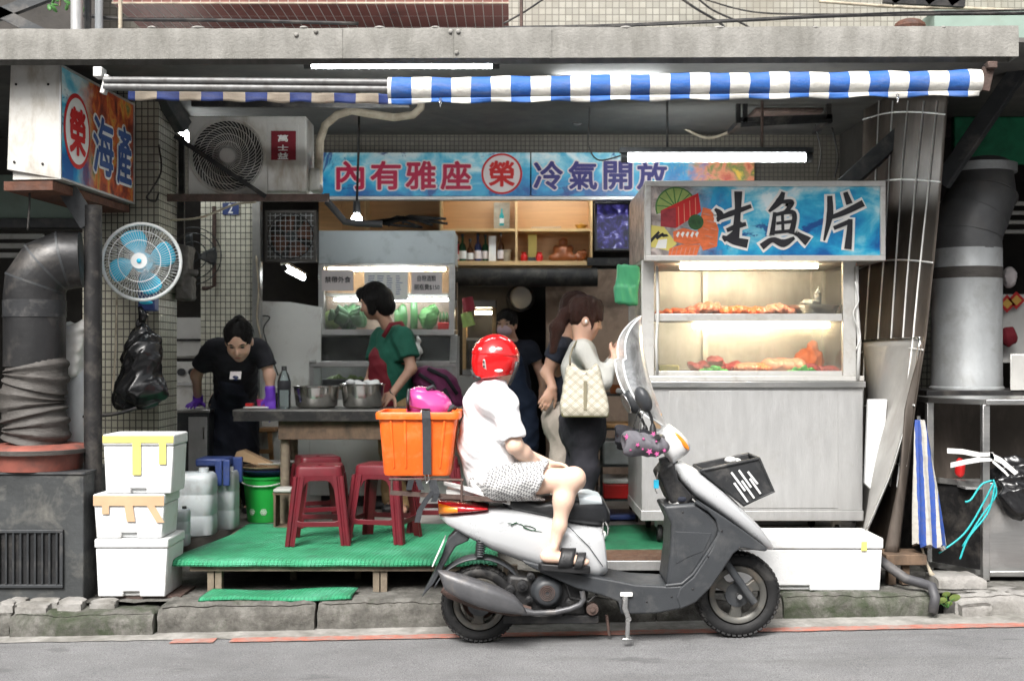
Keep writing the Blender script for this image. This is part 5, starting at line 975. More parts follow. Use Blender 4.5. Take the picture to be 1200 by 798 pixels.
ST = [[(388, 160), (408, 182), (398, 214)], [8, 22, 6]], [[(398, 204), (455, 180), (548, 146)], [10, 17, 12]], [[(492, 90), (490, 170), (478, 304)], [24, 18, 24]], [[(445, 254), (480, 240), (524, 228)], [12, 16, 12]], [[(505, 222), (470, 268), (428, 300)], [8, 12, 12]], [[(422, 286), (470, 304), (526, 316)], [8, 22, 26]], \
    [[(698, 86), (682, 122), (636, 168)], [12, 22, 8]], [[(690, 125), (738, 126), (722, 158), (700, 174)], [10, 15, 13, 7]], [[(660, 178), (655, 225), (648, 272)], [10, 13, 15]], [[(664, 184), (748, 176), (738, 266)], [10, 14, 17]], [[(696, 190), (698, 262)], [9, 9]], [[(672, 224), (735, 216)], [9, 10]], [[(660, 266), (738, 258)], [10, 10]], [[(608, 326), (650, 300), (700, 316), (748, 292)], [20, 15, 24, 9]], [[(768, 274), (806, 302)], [12, 28]], \
    [[(914, 106), (914, 190), (888, 302)], [16, 20, 5]], [[(988, 88), (1002, 128)], [14, 20]], [[(922, 196), (985, 172), (1062, 134)], [12, 17, 20]], [[(938, 244), (1004, 216)], [12, 14]], [[(1008, 212), (1004, 270), (998, 334)], [14, 18, 22]]
mo, mi = MB(), MB()
for k, (pp, ww) in enumerate(ST): brush(mo, pp, ww, ysn + .002 + .0001 * (k % 5), 20); brush(mi, pp, ww, ysn - .0005 - .00012 * k)
par(mo.build('lettering_outline', 'paper_white'), stall); bpy.data.objects['lettering_outline']; mi.build('lettering', 'ink', t)
def decal(ma, poly, k): MB().add([(*[zs(*p)[0]], ysn + .0035 - .00025 * k, zs(*p)[1]) for p in poly], [tuple(range(len(poly)))]).build('food_print', ma, t)
arc = lambda cx, cy, r, a0, a1, n=14, e=1: [(cx + r * math.cos(R(a0 + (a1 - a0) * i / n)), cy - e * r * math.sin(R(a0 + (a1 - a0) * i / n))) for i in range(n + 1)]
decal('leaf', arc(205, 150, 95, 15, 200) + [(205, 150)], 0)
for k in range(7): a0 = 20 + 26 * k; decal('leaf_pale', arc(205, 150, 88, a0, a0 + 23, 5) + [(205 + 14 * math.cos(R(a0 + 11)), 150 - 14 * math.sin(R(a0 + 11)))], 1)
decal('red_paint', [(135, 165), (308, 84), (322, 170), (205, 246), (135, 238)], 2); decal('tuna', [(135, 165), (205, 150), (205, 246), (135, 238)], 3)
for k in range(4): x = 215 + 26 * k; decal('salmon_pink', [(x, 148 - 14 * k), (x + 3, 146 - 14 * k), (x + 6, 236 - 18 * k), (x + 2, 238 - 18 * k)], 4)
decal('salmon', [(330, 150), (370, 160), (402, 250), (395, 330), (330, 350), (300, 280)], 3); decal('salmon', [(192, 262), (240, 245), (305, 262), (322, 318), (250, 322), (195, 306)], 4); decal('salmon', [(175, 340), (230, 322), (318, 322), (300, 374), (170, 374)], 5)
for k in range(5): x = 205 + 22 * k; decal('paper_white', [(x, 280 - 6 * k % 9), (x + 10, 262), (x + 18, 266), (x + 9, 290)], 6)
for k in range(9): x, y = 330 + 9 * (k % 5), 175 + 34 * (k // 2); decal('salmon_pink', [(x, y), (x + 26, y + 9), (x + 28, y + 14), (x, y + 6)], 7)
for k in range(6): x = 190 + 20 * k; decal('salmon_pink', [(x, 336), (x + 6, 334), (x - 4, 370), (x - 9, 370)], 7)
decal('leaf_dark', arc(297, 218, 36, 0, 345, 16), 6); decal('tape_yellow', [(92, 232), (150, 240), (210, 318), (170, 350), (80, 330)], 3)
for k in range(3): decal('ink', [(84 + 25 * k, 300 - 14 * k), (125 + 20 * k, 258 + 8 * k), (132 + 20 * k, 268 + 8 * k), (92 + 26 * k, 312 - 12 * k)], 6)
decal('paper_white', [(125, 300), (165, 296), (160, 340), (110, 338)], 5)
# goods in the fish case
def blob(name, lb, cat, ma, parts, h=.007, fold=0, grp=None, fq=40):
    a = np.array([p[0] for p in parts]); r = max(max(p[1]) if isinstance(p[1], tuple) else p[1] for p in parts) + .03; s = SDF(a.min(0) - r, a.max(0) + r, h)
    for p in parts: s.ell(p[0], p[1], p[2] if len(p) > 2 else None, k=.012)
    if fold: s.folds(fold, fq, len(lb))
    return tag(s.build(name, ma), lb, cat, grp)
zf1 = zsh + .004
for k, (px, w_, h_, ma, lb) in enumerate(((790, .115, .035, 'salmon', 'flat orange salmon fillet at the left of the upper shelf'), (828, .13, .062, 'salmon_pink', 'largest pale salmon fillet on the upper shelf'), (862, .10, .045, 'salmon', 'orange salmon piece beside the largest fillet'), (885, .10, .042, 'salmon', 'orange salmon piece in the middle of the shelf'), (908, .10, .052, 'salmon_pink', 'pink salmon piece next to the steel bowl'))):
    x = P(px, 0, 1.4).x; yy = 1.36 + .05 * (k % 2); blob('salmon_fillet', lb, 'fish', ma, [((x - w_ + (i + .5) * w_ * .4, yy + .012 * (i % 2), zf1 + h_ * (.45 + .35 * math.sin(math.pi * (i + .5) / 5))), (.034, .12, h_ * (.55 + .4 * math.sin(math.pi * (i + .5) / 5))), rotm(0, 28, 6 * (i % 3 - 1))) for i in range(5)], h=.006, fold=.005, grp='salmon on the upper shelf', fq=70)
x = P(953, 0, 1.33).x; tag(MB().lathe([(0, .004), (.09, .004), (.125, .02), (.150, .072), (.158, .074), (.152, .066), (.12, .026), (0, .014)], (x, 1.335, zf1), 36).build('steel_bowl', 'steel', smooth=50), 'shallow steel bowl on the upper shelf of the fish case', 'bowl')
blob('plastic_bag', 'crumpled pale plastic bag standing in the steel bowl', 'bag', 'plastic_jug', [((x - .02, 1.36, zf1 + .085), (.06, .05, .03)), ((x + .04, 1.38, zf1 + .12), (.025, .02, .07))], fold=.008, fq=55)
rs = random.Random(8); zf2 = zc1 + .012
tl = ['dark red tuna chunk %s' % q for q in ('at the left end of the lower tray', 'second from left in the lower tray', 'topmost on the tuna heap', 'at the front of the tuna heap', 'at the right edge of the tuna heap')]
for k, (px, dz, ma) in enumerate(((815, .05, 'tuna'), (828, .06, 'tuna'), (838, .10, 'tuna'), (846, .045, 'tuna'), (858, .05, 'tuna'))): x = P(px, 0, 1.4).x; blob('tuna_chunk', tl[k], 'fish', ma, [((x, 1.4 + .03 * (k % 2), zf2 + dz * .8), (.055, .06, .024), rotm(10, 20 - 12 * k, 0)), ((x + .02, 1.42, zf2 + dz * .5), (.05, .05, .03), rotm(0, -15, 0))], fold=.009, grp='tuna in the lower tray', fq=60)
for k, (px, w_, h_, ma, lb) in enumerate(((873, .07, .05, 'salmon_pink', 'pale pink fish piece beside the tuna heap'), (893, .06, .05, 'salmon', 'orange salmon piece in the lower tray'), (918, .12, .07, 'salmon_pink', 'large pale pink fish body in the lower tray'), (940, .09, .045, 'cloth_maroon', 'dark purple fish skin piece behind the garnish'), (966, .09, .03, 'tuna', 'red fish slab at the right of the lower tray'))):
    x = P(px, 0, 1.4).x; blob('fish_piece', lb, 'fish', ma, [((x + (i - 1.5) * w_ * .45, 1.38, zf2 + h_ * .55), (w_ * .5, .09, h_ * .75), rotm(0, 24, 0)) for i in range(4)], fold=.006, fq=60, grp='fish in the lower tray')
blob('orange_bag', 'bright orange net bag at the back of the lower tray', 'bag', 'carrot', [((P(948, 0, 1.7).x, 1.7, zf2 + .08), (.10, .06, .08)), ((P(952, 0, 1.7).x, 1.7, zf2 + .16), (.04, .03, .05))], fold=.008, fq=50)
for px, lb in ((836, 'green garnish strip under the tuna heap'), (940, 'green garnish strip at the right of the tray')):
    x = P(px, 0, 1.19).x; mb = MB()
    for k in range(16): a_ = rs.uniform(-1, 1); c = Vector((x + a_ * .075, 1.195 + rs.uniform(-.01, .02), zc1 + .016)); mb.ell(c + Vector((0, 0, rs.uniform(.0, .03) * (1 - a_ * a_))), (.022, .01, .018), 8, 6, rotm(rs.uniform(-50, 50), rs.uniform(-60, 60), 0))
    tag(mb.build('garnish', 'plastic_green', smooth=60), lb, 'garnish', 'plastic garnish in the fish case')
x = P(783, 0, 1.25).x; tag(MB().bx(x - .06, x + .06, 1.2, 1.4, zf2, zf2 + .05).build('food_tub', 'tape_yellow', bevel=.008), 'yellowish tub in the left corner of the lower case', 'tub')
c = P(735, 334, 1.5); s = SDF((c.x - .13, 1.4, c.z - .18), (c.x + .13, 1.62, c.z + .18), .006); s.rbox((c.x, 1.5, c.z), (.075, .02, .125), .015, rotm(0, 4, 0)); s.rbox((c.x - .01, 1.5, c.z - .06), (.07, .028, .06), .02); s.folds(.007, 36, 4, (1, 1, .5)); tag(s.build('green_plastic_bag', 'bag_green'), 'bunch of green plastic bags hanging at the corner of the stall', 'bag')
# prep shelf beside the stall
xa, xb = P(703, 0, 2.15).x, P(748, 0, 2.15).x; t = thing('prep_shelf', 'dark steel prep shelf left of the fish stall', 'shelf', ((xa + xb) / 2, 2.3, FL)); zq = lambda py: P(0, py, 2.15).z
for py in (462, 502, 545, 585): MB().bx(xa, xb, 2.15, 2.6, zq(py) - .012, zq(py)).build('shelf_board', 'black_iron' if py < 470 else 'grey_paint', t)
for x in (xa, xb - .02):
    for yy in (2.152, 2.57): MB().bx(x + .001, x + .02, yy, yy + .02, FL, zq(461)).build('post', 'black_iron', t)
for k, (ma, py, h_, w_, lb) in enumerate((('wood', 468, .03, .2, 'wooden cutting board on the prep shelf'), ('galv', 545, .16, .2, 'grey metal bin on the prep shelf'), ('red_paint', 582, .10, .21, 'red plastic tray low on the prep shelf'), ('plastic_blue', 598, .035, .22, 'blue tray at the foot of the prep shelf'), ('plastic_white', 555, .035, .21, 'white lid on the red tray of the prep shelf'))):
    z_ = {468: zq(502), 545: zq(545), 582: zq(585), 598: FL + .01, 555: zq(585) + .102}[py]; tag(MB().bx(xa + .025, xa + .025 + w_, 2.16, 2.5, z_ + .001, z_ + h_).build('kitchen_tray', ma, bevel=.008), lb, 'tray', 'trays on the prep shelf')
x = P(725, 0, 2.2).x
tag(MB().lathe([(0, 0), (.05, 0), (.055, .06), (.05, .06), (.045, .01), (0, .01)], (x, 2.3, zq(462) + .001), 18).build('sauce_pot', 'copper' if 0 else 'bronze', smooth=50), 'reddish sauce pot on top of the prep shelf', 'pot'); tag(MB().box((x + .05, 2.25, zq(462) + .02), (.12, .1, .035), rotm(0, 0, 20)).build('wrapped_food', 'tape_white', bevel=.01), 'white wrapped parcel on top of the prep shelf', 'parcel')
# ---------------------------------------------------------------- refrigerated display case
yd = 3.2; DX0, DX1 = P(373, 0, yd).x, P(533, 0, yd).x; zd = lambda py: P(0, py, yd).z; t = thing('display_case', 'tall steel vegetable display case with papers taped to its glass', 'display case', ((DX0 + DX1) / 2, 3.2, FL))
mat('steel_blue', (.50, .55, .57), .5, .3, var=.06, vs=3, dirt=(.2, .22, .23), dirt_amt=.3); MB().bx(DX0, DX1, yd + .02, yd + .5, zd(309), zd(270)).build('top_panel', 'steel_blue', t, bevel=.004)
for a, b_ in ((DX0, DX0 + .045), (DX1 - .045, DX1)): MB().bx(a, b_, yd, yd + .05, zd(392), zd(309.5)).build('post', 'steel', t, bevel=.003)
MB().bx(DX0 + .046, DX1 - .046, yd, yd + .05, zd(313), zd(309.5)).build('top_rail', 'steel', t); MB().bx(DX0, DX1, yd - .02, yd + .5, zd(393), zd(386)).build('base_shelf', 'steel', t, bevel=.003); MB().bx(DX0 + .046, DX1 - .046, yd + .06, yd + .4, zd(346), zd(343)).build('mid_shelf', 'steel', t)
MB().bx(DX0 + .046, DX1 - .046, yd + .012, yd + .017, zd(385), zd(314)).build('glass_pane', 'glass', t); MB().bx(DX0, DX1, yd + .44, yd + .49, zd(386), zd(309.5)).build('back_panel', 'tanwall', t)
for a in (DX0 + .001, DX1 - .008): MB().bx(a, a + .006, yd + .051, yd + .44, zd(386), zd(309.5)).build('side_glass', 'glass', t)
MB().tube([P(385, 316, yd + .08), P(522, 316, yd + .08)], .010, 10).build('light_tube', 'tube_warm', t, smooth=60); MB().tube([P(392, 351, yd + .1), P(525, 351, yd + .1)], .011, 10).build('light_tube', 'tube_white', t, smooth=60)
yl = 2.98; zl = lambda py: P(0, py, yl).z; LX0, LX1 = DX0 - .03, DX1 + .02
MB().add([(LX0 + .05, yl + .02, zl(424)), (LX1 - .05, yl + .02, zl(424)), (LX1 - .05, yd - .02, zd(395)), (LX0 + .05, yd - .02, zd(395))], [(0, 1, 2, 3)]).build('sloped_glass', 'glass', t, solid=.005)
for a in (LX0, LX1 - .05): MB().add([(a, yl, zl(426)), (a + .05, yl, zl(426)), (a + .05, yd, zd(393)), (a, yd, zd(393))], [(0, 1, 2, 3)]).build('sloped_frame', 'steel', t, solid=.02)
MB().bx(LX0, LX1, yl, yl + .04, zl(430), zl(423)).build('front_rail', 'steel', t, bevel=.004); MB().bx(LX0, LX1, yl + .03, yd + .4, zl(460) - .02, zl(460)).build('well_floor', 'steel_dull', t)
MB().bx(LX0, LX1, yl, yl + .04, zl(468), zl(458)).build('front_rail', 'steel', t, bevel=.004); MB().bx(LX0, LX1, yd + .30, yd + .34, zl(460), zd(393)).build('well_back', 'steel_dull', t)
for a, b_ in ((LX0, LX0 + .03), (LX1 - .03, LX1), (P(500, 0, yl).x, P(500, 0, yl).x + .025)): MB().bx(a, b_, yl + .004, yl + .036, zl(458), zl(430)).build('post', 'steel', t)
MB().bx(LX0 + .03, P(500, 0, yl).x, yl + .006, yl + .010, zl(457.5), zl(430.5)).build('drawer_glass', 'glass', t); q = MB().bx(P(378, 0, yl).x, P(440, 0, yl).x, yl - .03, yl - .002, zl(453), zl(444)).build('handle', 'black_plastic', t, bevel=.01, seg=3)
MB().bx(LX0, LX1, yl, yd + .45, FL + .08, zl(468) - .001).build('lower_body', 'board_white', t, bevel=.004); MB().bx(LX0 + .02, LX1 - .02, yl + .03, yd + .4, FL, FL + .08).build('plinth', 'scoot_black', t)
def paper(lb, px0, px1, py0, py1, lines, ma='paper', tilt=0):
    a, b_ = P(px0, py1, yd - .005), P(px1, py0, yd - .005); y_ = yd - .004; tt = thing('paper_notice', lb, 'notice', (a.x, y_, a.z), 'papers taped to the display case'); MB().bx(a.x, b_.x, y_, y_ + .002, a.z, b_.z).build('sheet', ma, tt)
    for (s_, u0, u1, v0, v1, off) in lines: mb = MB(); put_text(mb, s_, frame_at((0, y_, 0)), a.x + (b_.x - a.x) * u0, a.x + (b_.x - a.x) * u1, a.z + (b_.z - a.z) * v0, a.z + (b_.z - a.z) * v1, off, .002); mb.build('lettering', 'ink' if ma == 'paper' else 'ink_blue', tt)
paper('pink paper notice with four large characters on the case', 377, 414, 316, 341, [('禁帶外食', .1, .92, .38, .68, .02)])
paper('pink paper notice with two lines of writing on the case', 482, 518, 319, 345, [('自帶酒類', .2, .8, .58, .85, .01), ('開瓶費$150', .1, .92, .18, .46, .01)])
paper('white price list sheet taped at the centre of the case', 427, 478, 318, 352, [], 'paper_white'); tt = bpy.data.objects['paper_notice.002'] if 'paper_notice.002' in bpy.data.objects else None
a, b_ = P(430, 350, yd - .006), P(475, 321, yd - .006); mb = MB(); rs = random.Random(2)
for r_ in range(9):
    for c_ in range(4):
        z = b_.z - .02 - r_ * .017; x = a.x + .01 + c_ * .07; mb.bx(x, x + rs.uniform(.025, .05), yd - .0062, yd - .0055, z, z + .005)
if tt: mb.build('print_lines', 'ink_blue', tt)
# vegetables
zv = zd(386) + .001; yv = yd + .2
blob('cabbage', 'pale green cabbage at the left of the display case', 'cabbage', 'leaf_pale', [((P(389, 0, yv).x, yv, zv + .075), (.09, .09, .075))], fold=.006)
def leafy(lb, px, n, w_, h_, ma, seed):
    rs = random.Random(seed); x = P(px, 0, yv).x; tt = thing('leafy_greens', lb, 'vegetable', (x, yv, zv))
    for k in range(n):
        a_ = rs.uniform(-1, 1); L = h_ * rs.uniform(.6, 1.0); b0 = Vector((x + a_ * w_ * .3, yv + rs.uniform(-.06, .06), zv)); tp = Vector((x + a_ * w_, yv + rs.uniform(-.14, .08), zv + L * (1 - .35 * a_ * a_))); sw = (tp - b0).cross(Vector((0, 1, 0))).normalized()
        def fn(u, v): wd = .055 * math.sin(3.1416 * min(1, max(0, (u - .25) / .75)) ** .8) + .006; p_ = b0.lerp(tp, u); return p_ + sw * wd * (v - .5) * 2 + Vector((0, -.03 * math.sin(3.14 * u) + .02 * (2 * v - 1) ** 2 + .008 * math.sin(9 * u + 5 * v), 0))
        MB().grid(fn, 8, 5).build('leaf', ma, tt, smooth=180, solid=.003)
leafy('big bunch of dark leafy greens in the display case', 408, 22, .15, .22, 'leaf_dark', 3)
for k, (px, h_, r_, lb) in enumerate(((472, .20, .035, 'green gourd standing nearest the price list'), (466, .16, .03, 'shorter green gourd standing behind the woman'), (485, .24, .03, 'tallest long green gourd in the case'))):
    x = P(px, 0, yv).x; tag(MB().tube([(x, yv, zv), (x, yv, zv + .02), (x + .003, yv, zv + h_ * .5), (x, yv, zv + h_ * .9), (x, yv, zv + h_)], [r_ * .6, r_ * .95, r_, r_ * .85, r_ * .3], 14).build('gourd', 'cucumber', smooth=180), lb, 'gourd', 'gourds in the display case')
blob('bagged_greens', 'bagged green vegetables beside the gourds', 'vegetable', 'leaf', [((P(502, 0, yv).x, yv, zv + .09), (.075, .06, .09)), ((P(507, 0, yv).x, yv, zv + .15), (.05, .05, .05))], fold=.010, fq=50)
x = P(522, 0, yv).x; tag(MB().bx(x - .055, x + .05, yv - .07, yv + .07, zv, zv + .055).build('red_box', 'red_paint', bevel=.006), 'small red box at the right of the display case', 'box')
for k in range(4): xx = x - .04 + k * .025; tag(MB().tube([(xx, yv, zv + .056), (xx + .003, yv - .01, zv + .10), (xx, yv, zv + .14)], [.012, .011, .004], 8).build('okra', 'cucumber', smooth=180), ['okra pod standing first in the red box', 'okra pod standing second in the red box', 'okra pod standing third in the red box', 'okra pod standing last in the red box'][k], 'okra', 'okra in the red box')
zw = zl(460) + .001; rs = random.Random(11)
blob('meat_tray', 'red sliced meat heaped behind the drawer glass', 'meat', 'carrot', [((P(420 + 12 * k, 0, 3.1).x, 3.1 + .03 * (k % 2), zw + .05), (.06, .05, .045)) for k in range(6)], fold=.010, fq=60)
blob('pale_vegetables', 'pale shredded vegetables under the sloping glass', 'vegetable', 'leaf_pale', [((P(385 + 9 * k, 0, 3.2).x, 3.24, zw + .06 + .02 * (k % 2)), (.05, .06, .05)) for k in range(5)], fold=.010, fq=60)
xx = P(484, 0, 2.68).x; zz_ = zl(423) + .002; blob('white_bag', 'white plastic carrier bag on the case behind the woman in green', 'bag', 'tape_white', [((P(484, 0, 3.0).x, 3.02, zz_ + .07), (.07, .05, .075)), ((P(480, 0, 3.0).x, 3.02, zz_ + .15), (.02, .02, .05)), ((P(490, 0, 3.0).x, 3.02, zz_ + .14), (.02, .02, .05))], fold=.009, fq=50)
mb = MB(); rs = random.Random(9)
for k in range(9): a_ = P(448 + rs.uniform(-20, 10), 264 + rs.uniform(-4, 2), 3.4); mb.tube([a_, a_.lerp(P(485 + rs.uniform(-20, 45), 255 + rs.uniform(-2, 12), 3.4), .5) + Vector((0, 0, rs.uniform(0, .05))), P(470 + rs.uniform(-10, 60), 262 + rs.uniform(-8, 6), 3.4)], .010, 6)
tag(mb.build('coiled_wires', 'black_iron', smooth=180), 'tangle of black wires lying on top of the display case', 'wires')
# ---------------------------------------------------------------- wall shelves
yw = 3.76; zw_ = lambda py: P(0, py, yw).z; t = thing('wall_shelf', 'light wooden wall shelf unit under the long signboard', 'shelf', (P(535, 0, yw).x, 3.5, zw_(312)))
WX0, WX1 = P(374, 0, yw).x, P(695, 0, yw).x; ztp = 2.80
MB().bx(WX0, WX1, yw + .26, yw + .28, zw_(312), ztp).build('back_board', 'wood_board', t)
for px in (427, 515, 604, 692): x = P(px, 0, yw).x; MB().bx(x, x + .016, yw, yw + .26, zw_(306) , ztp).build('divider', 'wood_shelf', t)
MB().bx(WX0, WX1, yw - .004, yw + .26, zw_(311), zw_(306)).build('shelf_board', 'wood_shelf', t); MB().bx(P(516, 0, yw).x + .02, P(604, 0, yw).x, yw + .002, yw + .26, zw_(271), zw_(268)).build('shelf_board', 'wood_shelf', t); MB().bx(P(605, 0, yw).x + .016, P(692, 0, yw).x, yw + .002, yw + .26, zw_(271), zw_(268)).build('shelf_board', 'wood_shelf', t)
for px in (374, 401): x = P(px, 0, yw).x; MB().bx(x, P(px + 26, 0, yw).x, yw - .012, yw - .001, zw_(306), ztp).build('cupboard_door', 'wood', t, bevel=.002)
def lat(name, lb, cat, px, z, prof, ma, grp=None, y=yw + .13, n=18, extra=()):
    x = P(px, 0, y).x; tt = thing(name, lb, cat, (x, y, z), grp); MB().lathe(prof, (x, y, z + .001), n).build('glass_body' if 'bottle' in name else 'body', ma, tt, smooth=50)
    for nm, pr, m2 in extra: MB().lathe(pr, (x, y, z + .001), n).build(nm, m2, tt, smooth=50)
zb_ = zw_(306); bt = lambda r, h: [(0, 0), (r, 0), (r, h * .55), (r * .8, h * .66), (r * .35, h * .76), (r * .33, h), (0, h)]
for k, (px, r, h, ma, lb) in enumerate(((537, .02, .15, 'red_paint', 'slim red bottle at the left end of the shelf'), (542, .032, .21, 'glass_green', 'dark green wine bottle with white label on the shelf'), (551, .028, .17, 'glass_brown', 'brown bottle with pale label on the shelf'), (560, .030, .215, 'glass_blue', 'dark blue bottle on the shelf'), (569, .030, .205, 'glass_green', 'green bottle beside the white carton on the shelf'), (587, .028, .22, 'glass_brown', 'brown bottle right of the white carton'))):
    lat('liquor_bottle', lb, 'bottle', px, zb_, bt(r, h), ma, 'bottles on the wall shelf', extra=[('label', [(r + .0008, h * .12), (r + .001, h * .13), (r + .001, h * .42), (r + .0008, h * .43)], 'paper_white' if k in (1, 2) else 'paper'), ('cap', [(0, h), (r * .4, h), (r * .4, h + .02), (0, h + .02)], 'ink')])
x = P(577, 0, yw + .1).x; tag(MB().bx(x - .03, x + .03, yw + .08, yw + .14, zb_ + .001, zb_ + .21).build('white_carton', 'paper_white', bevel=.003), 'tall white carton between bottles on the shelf', 'carton')
lat('jar', 'cream jar on the lower shelf', 'jar', 594, zb_, [(0, 0), (.032, 0), (.032, .08), (.036, .082), (.036, .10), (0, .10)], 'insul')
for px, lb in ((614, 'red votive jar left of the small signboard stand'), (632, 'red votive jar right of the small signboard stand')): lat('red_jar', lb, 'jar', px, zb_, [(0, 0), (.022, 0), (.03, .03), (.028, .055), (.018, .065), (.022, .08), (0, .08)], 'red_paint', 'red jars on the wall shelf')
x = P(624, 0, yw + .15).x; tt = thing('stand_card', 'upright yellow card on dark base on the shelf', 'card', (x, yw + .15, zb_)); MB().bx(x - .035, x + .035, yw + .15, yw + .16, zb_ + .04, zb_ + .23).build('card', 'tape_yellow', tt); MB().bx(x - .035, x + .035, yw + .12, yw + .18, zb_ + .001, zb_ + .04).build('base', 'black_plastic', tt)
c = Vector((P(660, 0, yw + .13).x, yw + .13, zb_)); s = SDF(c + Vector((-.16, -.12, -.01)), c + Vector((.2, .12, .24)), .005)
for q, r in (((0, 0, .05), (.085, .06, .05)), ((0, -.01, .09), (.06, .05, .05)), ((0, 0, .165), (.032, .03, .034)), ((-.07, -.02, .035), (.05, .04, .03)), ((.07, -.02, .035), (.05, .04, .03)), ((-.06, 0, .11), (.025, .025, .03)), ((.06, 0, .11), (.025, .025, .03)), ((.03, 0, .168), (.006, .01, .018)), ((-.03, 0, .168), (.006, .01, .018))): s.ell(c + Vector(q), r, k=.02)
s.cut((0, 0, c.z + .001), (0, 0, -1)); tag(s.build('wooden_figure', 'bronze'), 'carved reddish wooden seated figure on the shelf', 'statue')
c = Vector((P(680, 0, yw + .13).x, yw + .13, zb_)); blob('wooden_carving', 'small carved wooden lump beside the seated figure', 'statue', 'bronze', [(c + Vector((0, 0, .05)), (.04, .035, .05)), (c + Vector((.03, 0, .07)), (.025, .025, .04)), (c + Vector((-.03, 0, .04)), (.03, .03, .03))], h=.005, fold=.004, fq=80)
z3 = zw_(268); lat('gold_bowl', 'small gold ingot-shaped bowl on the upper shelf', 'bowl', 681, z3, [(0, 0), (.025, 0), (.05, .035), (.055, .04), (.04, .038), (.0, .06)], 'gold'); x = P(640, 0, yw + .1).x; tag(MB().box((x, yw + .12, z3 + .014), (.24, .08, .024), rotm(0, -1.5, 4)).build('flat_package', 'tape_tan', bevel=.006), 'flat pale package lying on the upper shelf', 'package')
x = P(588, 0, yw + .15).x; tt = thing('bottle_poster', 'small pale poster showing a blue bottle on the shelf', 'poster', (x, yw + .16, z3)); MB().bx(x - .065, x + .065, yw + .16, yw + .17, z3 + .001, z3 + .23).build('card', 'insul', tt); MB().prism([(x - .018, z3 + .04), (x + .018, z3 + .04), (x + .018, z3 + .12), (x + .006, z3 + .15), (x + .006, z3 + .18), (x - .006, z3 + .18), (x - .006, z3 + .15), (x - .018, z3 + .12)], yw + .157, yw + .1595).build('printed_bottle', 'teal', tt, fix=True); MB().bx(x - .018, x + .018, yw + .155, yw + .1568, z3 + .06, z3 + .1).build('printed_label', 'paper_white', tt)
# television
a, b_ = P(700, 291, 3.35), P(736, 240, 3.35); t = thing('television', 'small wall television showing a purple picture', 'television', ((a.x + b_.x) / 2, 3.38, a.z)); MB().bx(a.x - .02, b_.x + .02, 3.36, 3.42, a.z - .02, b_.z + .02).build('casing', 'black_plastic', t, bevel=.005); MB().bx(P(690, 0, 3.35).x, P(752, 0, 3.35).x, 3.5, 3.56, a.z - .12, a.z - .06).build('bracket', 'black_iron', t)
m, nt, b, co = newmat('screen'); n1 = _noise(nt, co, 14, 4, .6, 1.2); c_ = _ramp(nt, n1, [(.4, (.004, .004, .02)), (.52, (.02, .016, .10)), (.6, (.08, .07, .28)), (.68, (.5, .52, .7))]).outputs[0]; nt.links.new(c_, b.inputs['Emission Color']); b.inputs['Emission Strength'].default_value = .55; b.inputs['Base Color'].default_value = (.01, .01, .01, 1)
MB().bx(a.x, b_.x, 3.354, 3.36, a.z, b_.z).build('screen', 'screen', t)
# deeper interior
tag(MB().tube([P(530, 325, 3.7), P(700, 325, 3.7)], .075, 20).build('ceiling_duct', 'black_iron', smooth=50), 'dark horizontal duct below the wall shelf', 'duct')
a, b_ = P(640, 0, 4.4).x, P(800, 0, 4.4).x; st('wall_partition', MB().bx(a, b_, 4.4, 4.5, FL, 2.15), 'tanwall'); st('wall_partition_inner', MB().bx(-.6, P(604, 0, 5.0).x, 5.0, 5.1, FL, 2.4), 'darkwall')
t = thing('steam_oven', 'small lit glass oven on the counter at the back', 'oven', P(560, 420, 4.3)); a, b_ = P(542, 440, 4.3), P(581, 352, 4.3)
for q in ((a.x, b_.x, b_.z - .06, b_.z), (a.x, b_.x, a.z, a.z + .05), (a.x, a.x + .03, a.z + .05, b_.z - .06), (b_.x - .03, b_.x, a.z + .05, b_.z - .06)): MB().bx(q[0], q[1], 4.3, 4.6, q[2], q[3]).build('casing', 'wood_shelf' if q[1] - q[0] < .1 else 'steel_dull', t, bevel=.003)
MB().bx(a.x + .03, b_.x - .03, 4.305, 4.31, a.z + .05, b_.z - .06).build('glass_door', 'glass', t); MB().bx(a.x + .03, b_.x - .03, 4.35, 4.58, (a.z + b_.z) / 2 - .02, (a.z + b_.z) / 2).build('shelf', 'steel', t)
MB().bx(a.x + .1, b_.x - .04, 4.5, 4.51, b_.z - .11, b_.z - .085).build('lamp', 'tube_warm', t)
x0_ = P(536, 0, 4.1).x; x1_ = P(590, 0, 4.1).x; tag(MB().bx(x0_, x1_, 4.1, 4.75, FL, P(0, 441, 4.1).z).build('back_counter', 'whitewall', bevel=.004), 'white counter at the back under the small oven', 'counter')
c = P(610, 349, 4.9); t = thing('wall_clock', 'round dark-rimmed disc on the back wall above the masked woman', 'wall disc', c); MB().lathe([(.10, -.02), (.125, -.02), (.13, 0), (.125, .02), (.10, .02)], c, 36, rotm(90, 0, 0)).build('rim', 'black_iron', t, smooth=50); MB().lathe([(0, -.004), (.10, -.004), (.10, .004), (0, .004)], c, 36, rotm(90, 0, 0)).build('disc', 'plastic_white', t, smooth=50)
for px, py, ma, lb, rt in ((549, 357, 'helmet_pink', 'magenta mug hanging beside the display case', 20), (548, 375, 'leaf_pale', 'lime green mug hanging below the magenta one', 15)): c = P(px, py, 3.3); tag(MB().lathe([(0, -.055), (.042, -.055), (.048, .05), (.044, .05), (.038, -.048), (0, -.048)], c, 20, rotm(0, rt + 150, 0)).build('hanging_mug', ma if ma != 'helmet_pink' else 'cloth_maroon', smooth=50), lb, 'mug', 'mugs hanging by the display case')
